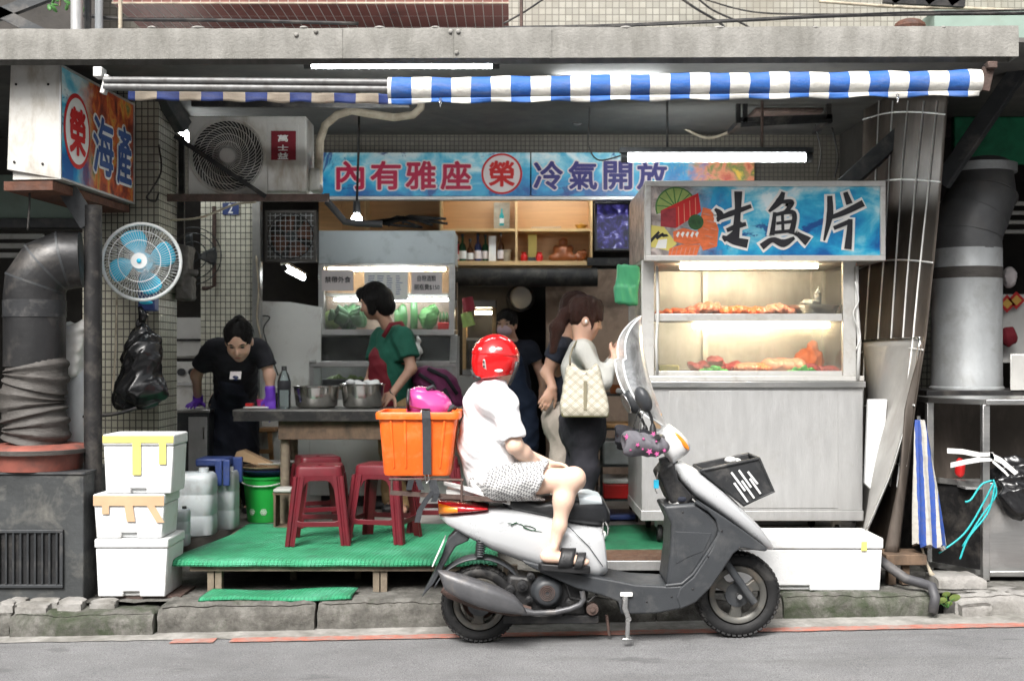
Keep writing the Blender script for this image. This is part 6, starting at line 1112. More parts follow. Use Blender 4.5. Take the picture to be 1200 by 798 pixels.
for k, (px0, px1, py0, py1, lb) in enumerate(((653, 690, 512, 545, 'lowest brown carton stacked behind the customers'), (652, 688, 470, 511, 'brown carton on top of the stack behind the customers'))): a, b_ = P(px0, py1, 3.9), P(px1, py0, 3.9); zlo = FL if k == 0 else P(0, 511, 3.9).z; tag(MB().bx(a.x, b_.x, 3.9, 4.2, zlo + .001, P(0, py0, 3.9).z).build('carton', 'cardboard', bevel=.004), lb, 'carton', 'cartons behind the customers')
tube_light('fluorescent tube on the ceiling deep inside the shop', (-.3, 3.45, 2.84), (.9, 3.45, 2.84), .014, hous=.02)  # added lamp, out of view behind the banner, brightens the masked woman
# ---------------------------------------------------------------- right side: metal sheets, umbrella, cart, duct
def crv(pts, u):
    n = len(pts) - 1; i = min(int(u * n), n - 1); f = u * n - i; return Vector(pts[i]).lerp(Vector(pts[i + 1]), f)
near = [P(1111, 108, .75), P(1100, 240, .75), P(1086, 395, .72), P(1068, 520, .7), P(1050, 648, .66)]; far = [P(1012, 108, 2.1), P(1010, 240, 2.0), P(1003, 395, 1.95), P(1000, 520, 1.9), P(1003, 640, 1.8)]
t = thing('steel_partition', 'large warped stainless sheet with white cross straps beside the stall', 'metal sheet', (2.3, 1.4, .15))
def fs(v, u): a = crv(near, v); b_ = crv(far, v); p = a.lerp(b_, u); p.x += .008 * math.sin(9 * u + 3 * v) * math.sin(5 * v + 1); return p
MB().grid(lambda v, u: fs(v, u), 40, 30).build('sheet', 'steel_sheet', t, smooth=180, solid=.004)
def strap(pts): MB().tube([p + Vector((-.007, -.002, 0)) for p in pts], .0048, 6, squash=(1, .6)).build('strap', 'tape_white', t, smooth=60)
for v in (.05, .2, .36, .53, .66, .8): strap([fs(v + .04 * u / 1. - .03 * math.sin(2 * u), u) for u in np.linspace(0, 1, 16)])
for u in (.1, .24, .4, .58, .78): strap([fs(v, u + .05 * math.sin(3 * v)) for v in np.linspace(.02, .85, 20)])
n2 = [P(1078, 396, .8), P(1064, 470, .78), P(1040, 560, .74), P(1016, 628, .72)]; f2 = [P(1012, 400, 1.5), P(1013, 470, 1.45), P(1008, 560, 1.4), P(1005, 628, 1.35)]
t = thing('folded_steel_sheet', 'bent stainless sheet leaning in front of the strapped one', 'metal sheet', (2.1, 1.0, .15))
def f2s(v, u): a = crv(n2, v); b_ = crv(f2, v); p = a.lerp(b_, u); p.x += .022 * math.sin(6 * u + 4 * v); return p
MB().grid(f2s, 24, 16).build('sheet', 'steel_sheet2', t, smooth=180, solid=.004); MB().tube([f2s(v, 0) + Vector((0, -.004, 0)) for v in np.linspace(0, 1, 20)], .010, 6).build('folded_edge', 'steel_shiny', t, smooth=180); MB().tube([f2s(0, u) for u in np.linspace(0, 1, 12)], .009, 6).build('folded_edge', 'steel_shiny', t, smooth=180)
tag(MB().grid(lambda v, u: crv([P(1082, 400, .74), P(1070, 520, .70), P(1052, 648, .66)], v).lerp(crv([P(1060, 480, .74), P(1052, 560, .70), P(1037, 648, .66)], v), u) + Vector((0, .02 * math.sin(4 * v + 3 * u), 0)), 20, 5).build('narrow_steel_strip', 'steel_sheet', smooth=180, solid=.006), 'narrow folded steel strip leaning beside the striped umbrella', 'metal sheet')
# closed striped umbrella
t = thing('closed_umbrella', 'closed blue and white striped umbrella leaning by the steel sheets', 'umbrella', P(1088, 640, .62)); top, bot = P(1078, 492, .66), P(1089, 638, .60); rings = []
for k in range(14):
    u = k / 13; c = top.lerp(bot, u); w_ = .025 + .055 * u ** .8; rings.append([c + Vector((w_ * math.cos(a_) * (1 + .18 * math.sin(6 * a_ + 2 * u)), w_ * .75 * math.sin(a_) * (1 + .18 * math.sin(6 * a_)), .012 * math.sin(6 * a_) * u)) for a_ in np.linspace(0, 2 * math.pi, 29)[:-1]])
MB().loft(rings).build('folded_cloth', 'umbrella', t, smooth=50); MB().cyl(bot + Vector((.045, -.06, .0)), bot + Vector((.055, -.065, -.02)), .018, n=14).build('eyelet', 'steel_shiny', t, smooth=50); MB().tube([top + Vector((0, .02, .02)), bot + Vector((0, 0, -.03))], .010, 8).build('shaft', 'chrome', t, smooth=60)
MB().tube([P(1080, 640, .62), P(1086, 660, .62), P(1091, 672, .6), P(1100, 680, .58)], [.006, .006, .014, .012], 8).build('frayed_rope', 'insul', smooth=180); tag(bpy.data.objects['frayed_rope'], 'frayed rope hanging below the striped umbrella', 'rope')
a, b_ = P(1014, 575, 1.0), P(1040, 468, 1.0); tag(MB().prism([(a.x + .0, a.z + .04), (a.x + .04, a.z), (a.x + .055, a.z + .12), (b_.x - .03, a.z + .14), (b_.x, b_.z), (a.x + .02, b_.z)], 1.0, 1.04).build('foam_board', 'styro', fix=True, bevel=.005), 'white foam board wedged between stall and steel sheet', 'foam board')
t = thing('wooden_block_stand', 'small dark wooden stand under the leaning sheets', 'stand', P(1060, 670, .62)); a, b_ = P(1035, 660, .62), P(1082, 648, .62); MB().bx(a.x, b_.x, .56, .78, a.z, b_.z).build('board', 'wood_dark', t, bevel=.004)
for px in (1040, 1056): x = P(px, 0, .62).x; MB().bx(x, x + .04, .6, .66, walkz(2), a.z).build('leg', 'wood_dark', t)
tag(MB().tube([P(x, y, d) for x, y, d in ((1030, 655, .58), (1045, 666, .5), (1062, 678, .44), (1080, 683, .40), (1092, 687, .34), (1096, 700, .31), (1093, 718, .30))], [.026] * 7, 14).build('drain_hose', 'hose', smooth=180), 'grey drain hose bending over the kerb', 'hose')
# weed
c = P(1111, 712, .345); t = thing('weed', 'small bright green weed growing at the kerb', 'weed', (c.x, .345, c.z)); rs = random.Random(6)
for k, (px, py, r) in enumerate(((1104, 704, .026), (1119, 701, .03), (1109, 697, .022), (1112, 708, .02), (1098, 708, .018))):
    q = P(px, py, .33 + .01 * k); MB().grid(lambda u, v: q + Vector((r * u * math.cos(6.283 * v) * 1.0, -.5 * r * u * math.sin(6.283 * v), .75 * r * u * math.sin(6.283 * v) + .004 * u * u)), 4, 14).build('leaf', 'leaf_pale', t, smooth=180); MB().tube([c, c.lerp(q, .6) + Vector((0, .005, .01)), q], .002, 5).build('stem', 'leaf', t, smooth=180)
# steel cart
yc = .685; CX0, CX1 = P(1114, 0, .95).x, 3.3; zt = P(0, 468, yc).z; zb = walkz(2.6) + .0; t = thing('steel_cart', 'open stainless frame cart at the right edge', 'cart', (2.9, 1.0, zb)); xf = P(1156, 0, yc).x
MB().bx(xf - .005, 3.3, yc - .01, 1.35, zt - .03, zt).build('top', 'steel', t, bevel=.004); MB().add([(xf - .0, yc, zt), (xf - .22, .98, zt), (xf - .2, 1.3, zt), (xf, 1.3, zt), (xf, yc, zt - .03), (xf - .22, .98, zt - .03), (xf - .2, 1.3, zt - .03), (xf, 1.3, zt - .03)], [(0, 3, 2, 1), (4, 5, 6, 7), (0, 1, 5, 4), (1, 2, 6, 5), (2, 3, 7, 6), (3, 0, 4, 7)]).build('top_corner', 'steel', t, fix=True)
MB().bx(xf - .02, xf + .02, yc, yc + .04, zb, zt - .03).build('post', 'steel', t, bevel=.003); xl_ = xf - .2; MB().bx(xl_ - .02, xl_ + .02, 1.0, 1.04, zb, zt - .03).build('post', 'steel', t, bevel=.003)
zm = P(0, 572, yc).z
for zz in (zm, zb + .02): MB().bx(xf + .021, 3.3, yc + .003, yc + .03, zz, zz + .03).build('rail', 'steel', t, bevel=.003); MB().bar((xf, yc + .03, zz + .016), (xl_, 1.0, zz + .016), .02, .03).build('rail', 'steel', t)
MB().bx(xf + .022, 3.3, yc + .012, yc + .018, zb + .05, zm).build('front_panel', 'steel', t); MB().add([(xf - .01, yc + .035, zb + .03), (xl_ + .01, 1.0, zb + .03), (xl_ + .01, 1.0, zm), (xf - .01, yc + .035, zm)], [(0, 1, 2, 3)]).build('side_panel', 'black_iron', t, solid=.004)
MB().bx(xf - .15, 3.3, 1.2, 1.21, zm, zt - .03).build('rear_panel', 'steel_sheet', t); MB().bx(xf - .1, 3.3, yc + .04, 1.2, zm - .01, zm).build('shelf', 'steel_dull', t)
c = P(1196, 575, .62); s = SDF((c.x - .25, .45, c.z - .22), (c.x + .35, .95, c.z + .25), .009); s.ell((c.x + .02, .72, c.z + .03), (.15, .12, .15), k=.05); s.ell((c.x, .64, c.z - .06), (.10, .07, .09), k=.05); s.ell((c.x + .15, .7, c.z), (.15, .1, .14), k=.05); s.folds(.02, 26, 9); tag(s.build('rubbish_bag', 'trash_bag'), 'black rubbish bag bulging out of the steel cart', 'bag')
for k, (pts, h_) in enumerate(((((1110, 528), (1128, 529), (1148, 533), (1164, 533)), 6), (((1114, 545), (1132, 541), (1150, 538), (1165, 537)), 6), (((1160, 533), (1174, 540), (1188, 552), (1202, 566)), 7), (((1163, 540), (1178, 553), (1190, 568)), 4))):
    tag(MB().loft([[P(px, py - h_ / 2, .635), P(px, py + h_ / 2, .635), P(px, py + h_ / 2, .640), P(px, py - h_ / 2, .640)] for px, py in pts]).build('tied_strap', 'tape_white', fix=True), ['upper white plastic strap tied to the cart post', 'lower white plastic strap tied to the cart post', 'broad white strap slanting over the black bag', 'thin white strap end hanging at the black bag'][k], 'strap', 'white straps on the cart')
for k, pts in enumerate((((1162, 563), (1150, 568), (1138, 585), (1131, 588)), ((1164, 566), (1152, 590), (1130, 625), (1100, 648)), ((1166, 568), (1158, 600), (1135, 630), (1125, 655)), ((1164, 562), (1167, 580), (1150, 605), (1128, 640)))): cable(['short teal rope end sticking out left of the cart post', 'teal rope end hanging furthest left', 'teal rope end hanging lowest by the cart', 'slack teal rope loop tied to the cart post'][k], [P(x, y, .60 + .008 * k) for x, y in pts], .0055, 'teal', 'teal ropes on the cart', 'teal_rope')
blob('red_cloth', 'small red cloth inside the steel cart', 'cloth', 'red_paint', [(P(1125, 548, 1.05), (.03, .03, .06))], fold=.004)
# dark counter with the big duct
tag(MB().bx(P(1090, 0, 1.3).x, 3.6, 1.36, 1.9, .15, 1.2).build('dark_cabinet', 'black_iron', bevel=.004), 'black cabinet carrying the large steel duct', 'cabinet')
dx = P(1134, 0, 1.6).x; rd = .213; t = thing('vertical_duct', 'large grey steel duct with black segmented elbow at right', 'duct', (dx, 1.62, 1.2)); zq = lambda py: P(0, py, 1.6).z; yd_ = 1.62
MB().lathe([(rd * 1.06, 1.2), (rd * 1.06, 1.212), (rd * 1.01, 1.22), (rd * 1.01, zq(442)), (rd, zq(440)), (rd, zq(325)), (rd * 1.005, zq(324)), (rd * 1.005, zq(312)), (rd, zq(311)), (rd, zq(292))], (dx, yd_, 0), 40).build('straight_section', 'galv', t, smooth=40); MB().lathe([(rd * 1.008, zq(327)), (rd * 1.012, zq(326)), (rd * 1.012, zq(315)), (rd * 1.008, zq(314))], (dx, yd_, 0), 40).build('joint_band', 'duct_cloth', t, smooth=40)
path = [(dx, yd_, zq(293)), (dx, yd_, zq(274)), (dx + .05, yd_ + .02, zq(252)), (dx + .12, yd_ + .06, zq(228)), (dx + .125, yd_ + .12, zq(196))]
MB().tube(path, [rd, rd, rd * 1.01, rd * .98, rd * .95], 40).build('elbow', 'duct_grey', t, smooth=50)
for k in (1, 2, 3): q = Vector(path[k]); d_ = (Vector(path[k + 1]) - Vector(path[k - 1])).normalized() * .005; MB().tube([q - d_, q + d_], rd * 1.022, 40).build('seam_ring', 'duct_grey', t, smooth=40)
MB().tube([(dx + .12, 1.74, zq(200)), (dx + .12, 1.74, zq(190))], rd * 1.1, 30).build('collar', 'galv', t, smooth=40)
tag(MB().bx(P(1118, 0, 2.3).x, 4.2, 2.3, 2.36, P(0, 192, 2.3).z, 3.05).build('green_shutter_box', 'green_panel', bevel=.01), 'dark green metal shutter box at the upper right', 'shutter box')
for k in range(4): z = P(0, 238 + 11 * k, 2.6).z; tag(MB().bx(P(1085, 0, 2.6).x, 4.4, 2.62, 2.65, z - .014, z + .014).build('shutter_slat', 'alu', bevel=.004), ['topmost pale shutter slat behind the steel duct', 'second pale shutter slat behind the steel duct', 'third pale shutter slat behind the steel duct', 'lowest pale shutter slat behind the steel duct'][k], 'slat', 'shutter slats behind the duct')  # pale bars paint in light strips mirrored behind the duct
st('wall_tile_right', MB().bx(P(1075, 0, 2.3).x, P(1092, 0, 2.3).x + .1, 2.3, 2.4, .15, 1.9), 'tile_cream')
st('wall_tile_stall', MB().bx(P(1008, 0, 2.4).x, 2.44, 2.2, 2.3, .15, 2.2), 'tile_cream')
for px, py, lb in ((1180, 356, 'red diamond paper charm nearest the steel duct'), (1191, 352, 'red and gold diamond paper charm at the right edge')):
    c = P(px, py, 2.2); tt = thing('paper_charm', lb, 'charm', c, 'diamond paper charms'); MB().box(c, (.085, .006, .085), rotm(0, 45, 0)).build('sheet', 'red_paint', tt); MB().box(c + Vector((0, -.005, 0)), (.05, .002, .05), rotm(0, 45, 0)).build('gold_print', 'gold', tt)
tag(MB().bx(P(1168, 0, 2.25).x, 4.0, 2.25, 2.29, P(0, 425, 2.25).z, P(0, 345, 2.25).z).build('goods_board', 'plastic_white'), 'pale board with hanging goods behind the steel duct', 'board'); tag(MB().bx(P(1180, 0, 1.4).x, 3.5, 1.345, 1.355, 1.201, 1.42).build('metal_offcut', 'alu', bevel=.004), 'pale metal panel standing on the black cabinet', 'panel')
blob('wrapped_bundle', 'pale wrapped bundle on the board at right', 'bundle', 'paper', [(P(1183, 325, 2.2), (.05, .05, .075))], fold=.006); blob('purple_bag', 'dark purple bag hanging behind the duct', 'bag', 'cloth_maroon', [(P(1182, 395, 2.15), (.06, .04, .07))], fold=.008)
# left background: corrugated roof edge and pale green panel behind the box sign
tag(MB().bx(-3.6, -2.35, 2.0, 2.06, P(0, 256, 2.0).z, P(0, 205, 2.0).z).build('pale_green_board', 'pale_green', bevel=.004), 'pale green board behind the box sign', 'board'); tag(MB().bx(-4.4, -2.3, 1.95, 2.05, P(0, 268, 2.0).z, P(0, 257, 2.0).z).build('dark_beam', 'grey_paint', bevel=.004), 'dark steel beam under the pale green board', 'beam')
for k in range(3): z = P(0, 280 + 11 * k, 2.6).z; tag(MB().bx(-4.3, P(28 + 22 * (k == 0), 0, 2.6).x, 2.6, 2.63, z, z + .035).build('roof_slat', 'alu'), ['upper pale roof slat above the dark duct', 'middle pale roof slat above the dark duct', 'lower pale roof slat above the dark duct'][k], 'slat', 'roof slats behind the duct')
tag(MB().bx(P(72, 0, 1.5).x, P(97, 0, 1.5).x, 1.5, 1.6, P(0, 290, 1.5).z, P(0, 272, 1.5).z).build('small_tank', 'steel_dull', bevel=.02), 'small steel tank behind the dark duct elbow', 'tank')
# ---------------------------------------------------------------- scooter
SC = thing('motor_scooter', 'silver and dark grey motor scooter parked at the kerb', 'scooter', (.5, 0, 0))
def sg(a, e): return math.copysign(abs(a) ** e, a)
def ring(T, B, w_, e=.75, n=28, yc=0.0, y=0.0):
    T, B = P(*T, y), P(*B, y); c = (T + B) / 2; h_ = (T - B) / 2
    return [c + h_ * sg(math.cos(a), e) + Vector((0, yc + w_ * sg(math.sin(a), e), 0)) for a in np.linspace(0, 2 * math.pi, n + 1)[:-1]]
def loft(name, sts, ma, parent=SC, e=.75, yc=0.0, y=0.0, n=28, sub=1, fix=True):
    return MB().loft([ring(s_[0], s_[1], s_[2], e, n, yc, y) for s_ in sts]).build(name, ma, parent, smooth=60, fix=fix)
def sprism(name, pts, w_, ma, bev=.02, yc=0.0, parent=SC, seg=4, y=None):
    y = -w_ * .9 + yc if y is None else y
    return MB().prism([(P(px, py, y).x, P(px, py, y).z) for px, py in pts], yc - w_, yc + w_).build(name, ma, parent, bevel=bev, seg=seg, fix=True)
def stube(name, pts, r, ma, y=0.0, n=12, parent=SC): return MB().tube([P(*p, y) if len(p) == 2 else P(*p) for p in pts], r, n).build(name, ma, parent, smooth=60)
# wheels
def wheel(name_lbl, c, r, wd, spokes):
    Rw = rotm(90, 0, 0); ri = r * .66
    rim = MB().lathe([(ri * .80, -wd * .32), (ri * .86, -wd * .40), (ri, -wd * .42), (ri * 1.03, -wd * .36), (ri * .9, -wd * .1), (ri * .9, wd * .1), (ri * 1.03, wd * .36), (ri, wd * .42), (ri * .86, wd * .4), (ri * .80, wd * .32), (ri * .82, 0), (ri * .80, -wd * .32)], c, 56, Rw).build('wheel', 'rim', SC, smooth=45); rim['label'] = name_lbl
    prof = []
    for a in np.linspace(-2.35, 2.35, 19): prof.append((r * .84 + (r * .16) * math.cos(a) * 1.0 if abs(a) < 1.4 else r * .84 + r * .16 * math.cos(a) * 1.25, wd * .5 * sg(math.sin(a), .8)))
    MB().lathe(prof, c, 72, Rw).build('tyre', 'rubber', rim, smooth=60)
    MB().lathe([(r * .68, -wd * .44), (r * .72, -wd * .492), (r * .82, -wd * .512), (r * .90, -wd * .49)], c, 64, Rw).build('sidewall', 'tyre_dusty', rim, smooth=60)
    mb = MB()
    for k in range(46):
        a = 2 * math.pi * k / 46
        for s_ in (-1, 1): mb.box(c + Vector((r * .955 * math.cos(a + s_ * .03), s_ * wd * .36, r * .955 * math.sin(a + s_ * .03))), (.012, wd * .20, .018), Matrix.Rotation(-a, 3, 'Y') @ rotm(0, 0, s_ * 25))
    q = mb.build('tread', 'rubber', rim); q['kind'] = 'stuff'
    MB().lathe([(0, -wd * .45), (.02, -wd * .45), (.028, -wd * .38), (.055, -wd * .34), (.06, -wd * .2), (.06, wd * .3), (0, wd * .3)], c, 28, Rw).build('hub', 'scoot_dark', rim, smooth=45)
    for k in range(spokes):
        a = 2 * math.pi * k / spokes + .5; mb = MB(); poly = [(.04, -.035), (.075, -.026), (ri * .84, -.045), (ri * .9, 0), (ri * .84, .030), (.07, .022), (.04, .03)]
        mb.prism([(c.x + x * math.cos(a) - z * math.sin(a), c.z + x * math.sin(a) + z * math.cos(a)) for x, z in poly], -wd * .26, wd * .1); mb.build('spoke', 'rim', rim, bevel=.006, fix=True)
    return rim
WR, WF = P(562, 706, 0), P(863, 695, 0)
wheel('rear wheel half hidden by the exhaust', WR, WR.z - roadz(WR.x) - .001, .105, 3); wheel('front wheel with dusty three-spoke rim', WF, WF.z - roadz(WF.x) - .001, .10, 3)
MB().lathe([(0, -.055), (.085, -.055), (.09, -.045), (.06, -.03), (.06, .03), (0, .03)], WR, 32, rotm(90, 0, 0)).build('brake_drum', 'rust_dark', SC, smooth=45)
# rear body
loft('tail_cowl', [((515, 603), (516, 606), .03), ((522, 600.5), (526, 614), .085), ((545, 598), (550, 628), .115), ((572, 593), (576, 642), .135), ((605, 592), (610, 655), .15), ((640, 597), (643, 667), .158), ((672, 608), (675, 676), .155), ((694, 611), (700, 675), .148), ((703, 612), (709, 670), .14), ((705, 616), (711, 667), .125)], 'silver', e=.62)
loft('seat', [((588, 574), (590, 592), .07), ((600, 578), (602, 596), .115), ((630, 584), (632, 601), .135), ((660, 579), (664, 610), .14), ((690, 576), (694, 614), .14), ((706, 582), (708, 614), .125), ((713, 596), (713, 612), .10)], 'seat_vinyl', e=.6)
loft('seat_patch', [((676, 575.2), (678, 591), .1415), ((690, 574.8), (692, 590), .1425), ((702, 578.5), (704, 589), .132)], 'steel_blue', e=.55)
stube('seat_hook', [(707, 612), (706, 624), (712, 627), (713, 618), (709, 611)], .004, 'chrome', -.13)
loft('tail_light', [((514, 585), (515, 602), .07), ((530, 586), (532, 600.5), .11), ((552, 589), (555, 597.5), .125), ((571, 591.5), (573, 594), .13)], 'lens_red', e=.6)
loft('turn_signal', [((515, 586.5), (515.5, 601.5), .085), ((525, 588), (526, 600.5), .114), ((537, 589), (538, 599), .1225)], 'lens_amber', e=.6)
MB().loft([[P(px, py, y_) + Vector((0, dy, dz)) for dy, dz in ((-.02, 0), (.02, 0), (.02, -.022), (-.02, -.022))] for px, py, y_ in ((520, 563, -.10), (550, 571, -.115), (585, 582, -.115), (598, 586, -.10))]).build('grab_rail', 'white_paint', SC, bevel=.005, fix=True)
MB().loft([[P(px, py, y_) + Vector((0, dy, dz)) for dy, dz in ((-.02, 0), (.02, 0), (.02, -.022), (-.02, -.022))] for px, py, y_ in ((520, 563, .10), (550, 571, .115), (585, 582, .115), (598, 586, .10))]).build('grab_rail', 'white_paint', SC, bevel=.005, fix=True)
MB().bx(P(524, 0, 0).x, P(560, 0, 0).x, -.10, .10, P(0, 577, 0).z, P(0, 571, 0).z).build('grab_bridge', 'white_paint', SC, bevel=.004)
stube('cowl_seam', [(648, 606), (668, 618), (690, 640), (707, 664)], .0022, 'scoot_dark', -.158, 6)
# carrier rack
for s_ in (-1, 1):
    yq = s_ * .155; stube('rack_bar', [(456, 561.5), (500, 561.5), (543, 562.5)], .007, 'rust_dark', yq, 8); stube('rack_post', [(459, 562), (459, 578)], .006, 'rust_dark', yq, 8); stube('rack_post', [(541, 563), (541, 588)], .006, 'rust_dark', yq, 8)
    MB().bar(P(457, 577, yq), P(594, 586, yq * .85), .012, .022).build('rack_rail', 'rust_dark', SC)
for px in (458, 500, 542): MB().bar(P(px, 562, -.155), P(px, 562, .155), .012, .008).build('rack_bar', 'rust_dark', SC)
# number plate holder and flap
sprism('plate_bracket', [(540, 616), (553, 626), (548, 634), (534, 640), (522, 660), (513, 676), (510, 668), (516, 655), (524, 632)], .07, 'scoot_dark', .008)
MB().box(P(517.5, 645, 0) + Vector((-.012, 0, 0)), (.006, .24, .13), rotm(0, 24, 0)).build('number_plate', 'paper_white', SC, bevel=.002)
sprism('mud_flap', [(515, 658), (519, 666), (508, 684), (494, 700), (496, 694), (508, 672)], .075, 'scoot_dark', .006)
stube('shock_spring', [(564, 630), (561, 652)], .02, 'scoot_black', -.09); mb = MB(); mb.tube([P(564 - .14 * k / 4, 630 + 22 * k / 48, -.09) + Vector((.022 * math.cos(k * 1.05), .022 * math.sin(k * 1.05), 0)) for k in range(48)], .004, 6).build('spring_coil', 'scoot_dark', SC, smooth=60)
mb = MB(); rf = .24
mb.grid(lambda u, v: WR + Vector((rf * math.cos(R(28 + 128 * u)), -.075 + .15 * v, rf * math.sin(R(28 + 128 * u)) - .012 * (2 * v - 1) ** 2)), 24, 6); mb.build('rear_fender', 'scoot_dark', SC, smooth=180, solid=.006)
# engine and exhaust
MB().box(P(640, 694, 0), (.40, .20, .17), rotm(0, 6, 0)).build('engine_block', 'scoot_black', SC, bevel=.02, seg=3); MB().box(P(600, 700, 0) + Vector((0, .02, 0)), (.30, .12, .09), rotm(0, 5, 0)).build('swing_arm', 'scoot_black', SC, bevel=.015)
ce = P(641, 693, -.13); Rw = rotm(90, 0, 0); MB().lathe([(.0, .035), (.02, .035), (.03, .04), (.055, .035), (.066, .02), (.070, 0), (.078, -.01), (.080, -.05), (0, -.05)], ce, 36, Rw).build('fan_cover', 'scoot_dark', SC, smooth=45)
for r_ in (.012, .02, .028, .036): MB().lathe([(r_ + .0022 * math.cos(a), .041 + .0022 * math.sin(a)) for a in np.linspace(0, 6.283, 6)], ce, 28, Rw).build('cover_ring', 'rust_dark', SC, smooth=60)
for px, py, r_ in ((612, 686, .028), (598, 690, .022), (620, 702, .018), (655, 716, .024), (694, 713, .03), (668, 705, .02), (622, 675, .02)): c = P(px, py, -.12); MB().lathe([(0, .025), (r_ * .4, .025), (r_ * .45, .015), (r_, .012), (r_, -.03), (0, -.03)], c, 16, Rw).build('engine_boss', 'scoot_black' if px != 694 else 'rust_dark', SC, smooth=45)
MB().bx(P(590, 0, 0).x, P(700, 0, 0).x, -.11, .1, P(0, 725, 0).z, P(0, 715, 0).z).build('under_frame', 'scoot_black', SC, bevel=.006); stube('brake_hose', [(655, 672), (664, 685), (668, 700), (690, 705), (700, 695)], .006, 'rubber', -.14)
loft('muffler_shield', [((515, 661.5), (516, 664), .015), ((523, 662), (523, 684), .045), ((540, 666), (540, 694), .058), ((562, 673), (562, 703), .062), ((585, 681), (583, 709), .058), ((602, 690), (600, 711), .045), ((612, 701), (611, 712), .03), ((617, 710), (616, 713), .012)], 'muffler', e=.7, yc=-.14, y=-.15)
for px, py in ((539, 675.5), (562.5, 689.5), (598, 694.5)): c = P(px, py, -.205); MB().lathe([(.007, .009), (.013, .009), (.014, .0), (.014, -.02)], c, 16, Rw).build('shield_hole', 'scoot_black', SC, smooth=45); MB().lathe([(0, .010), (.0065, .010), (.008, .004), (.008, -.02)], c, 12, Rw).build('shield_bolt', 'chrome', SC, smooth=45)
stube('muffler_body', [(520, 687), (528, 692), (560, 704), (600, 713), (622, 716)], [.032, .038, .04, .036, .022], 'rust_dark', -.13, 20); stube('exhaust_pipe', [(612, 716), (626, 718), (650, 717), (668, 713), (680, 708), (684, 702), (682, 692)], [.022, .014, .014, .014, .014, .014, .014], 'muffler', -.15, 12)
# floor board, leg shield, front
sprism('floor_board', [(611, 655), (650, 665), (690, 674), (715, 678), (745, 684), (785, 686), (800, 685), (815, 700), (806, 709), (795, 713), (768, 718), (728, 719), (724, 704), (706, 697), (676, 689), (640, 673), (616, 661)], .165, 'scoot_dark', .016)
sprism('leg_shield', [(816, 585), (846, 604), (872, 622), (899, 642), (897, 645.5), (884, 644), (868, 641), (859, 648), (846, 668), (832, 688), (815, 705), (797, 713), (792, 700), (796, 688), (812, 675), (832, 645), (842, 624), (838, 608)], .17, 'scoot_dark', .03, seg=5)
sprism('glove_box', [(776, 592), (786, 613), (785, 645), (780, 685), (799, 688), (816, 668), (838, 634), (845, 617), (832, 602), (815, 589), (800, 590)], .150, 'scoot_dark', .018)
sprism('knee_panel', [(791, 622), (834, 624), (824, 645), (806, 652), (792, 660)], .1525, 'scoot_dark', .002)
stube('shield_lip', [(815, 588), (836, 601), (845, 613), (842, 628), (828, 650), (813, 672), (799, 684), (780, 686)], .009, 'scoot_dark', -.158)
sprism('inner_shield', [(771, 556), (779, 546), (789, 541), (795, 562), (813, 582), (806, 592), (786, 590)], .13, 'scoot_black', .014)
MB().ell(P(797, 583, -.06), (.05, .08, .03), 16, 8).build('pocket_cloth', 'cloth_navy', SC, smooth=180); MB().ell(P(793, 588, -.10), (.04, .03, .018), 12, 8).build('pocket_tissue', 'styro', SC, smooth=180)
loft('front_cowl', [((789, 541), (789, 549), .06), ((799, 540.5), (794, 562), .115), ((820, 551), (808, 578), .142), ((845, 572), (826, 591), .150), ((870, 596), (850, 608), .135), ((890, 617), (875, 627), .10), ((905, 638), (898, 643), .045), ((906, 641), (904, 643.5), .02)], 'silver', e=.7)
for px, py in ((885, 650),): stube('fork_leg', [(846, 652), (884, 706)], .019, 'scoot_dark', -.078); stube('fork_leg', [(846, 652), (884, 706)], .019, 'scoot_dark', .078)
MB().cyl(WF + Vector((0, -.09, 0)), WF + Vector((0, .09, 0)), .012).build('axle', 'chrome', SC, smooth=45)
loft('handlebar_cowl', [((767, 504), (769, 511), .07), ((775, 499), (777, 530), .10), ((784, 496.5), (786, 545), .105), ((795, 504), (796, 537), .095), ((804, 513), (803, 532.5), .07), ((808, 521), (807, 529), .035)], 'silver_white', e=.75)
MB().ell(P(799, 517, -.083), (.056, .012, .013), 18, 10, rotm(0, 50, 0)).build('front_indicator', 'lens_amber', SC, smooth=180); MB().ell(P(799, 517, .083), (.056, .012, .013), 18, 10, rotm(0, 50, 0)).build('front_indicator', 'lens_amber', SC, smooth=180)
stube('steering_neck', [(782, 535), (790, 566)], .045, 'scoot_black', 0); stube('handlebar', [(770, 512, -.3), (776, 512, -.1), (776, 512, .1), (770, 512, .3)], .013, 'scoot_black')
MB().bx(P(765, 0, -.1).x, P(771, 0, -.1).x, -.14, -.13, P(0, 572, -.13).z, P(0, 562, -.13).z).build('key_tag', 'plastic_tagblue' if 0 else 'fan_blue', SC, bevel=.002); stube('key_chain', [(771, 553), (769, 563), (768, 574), (770, 578)], .003, 'chrome', -.132)
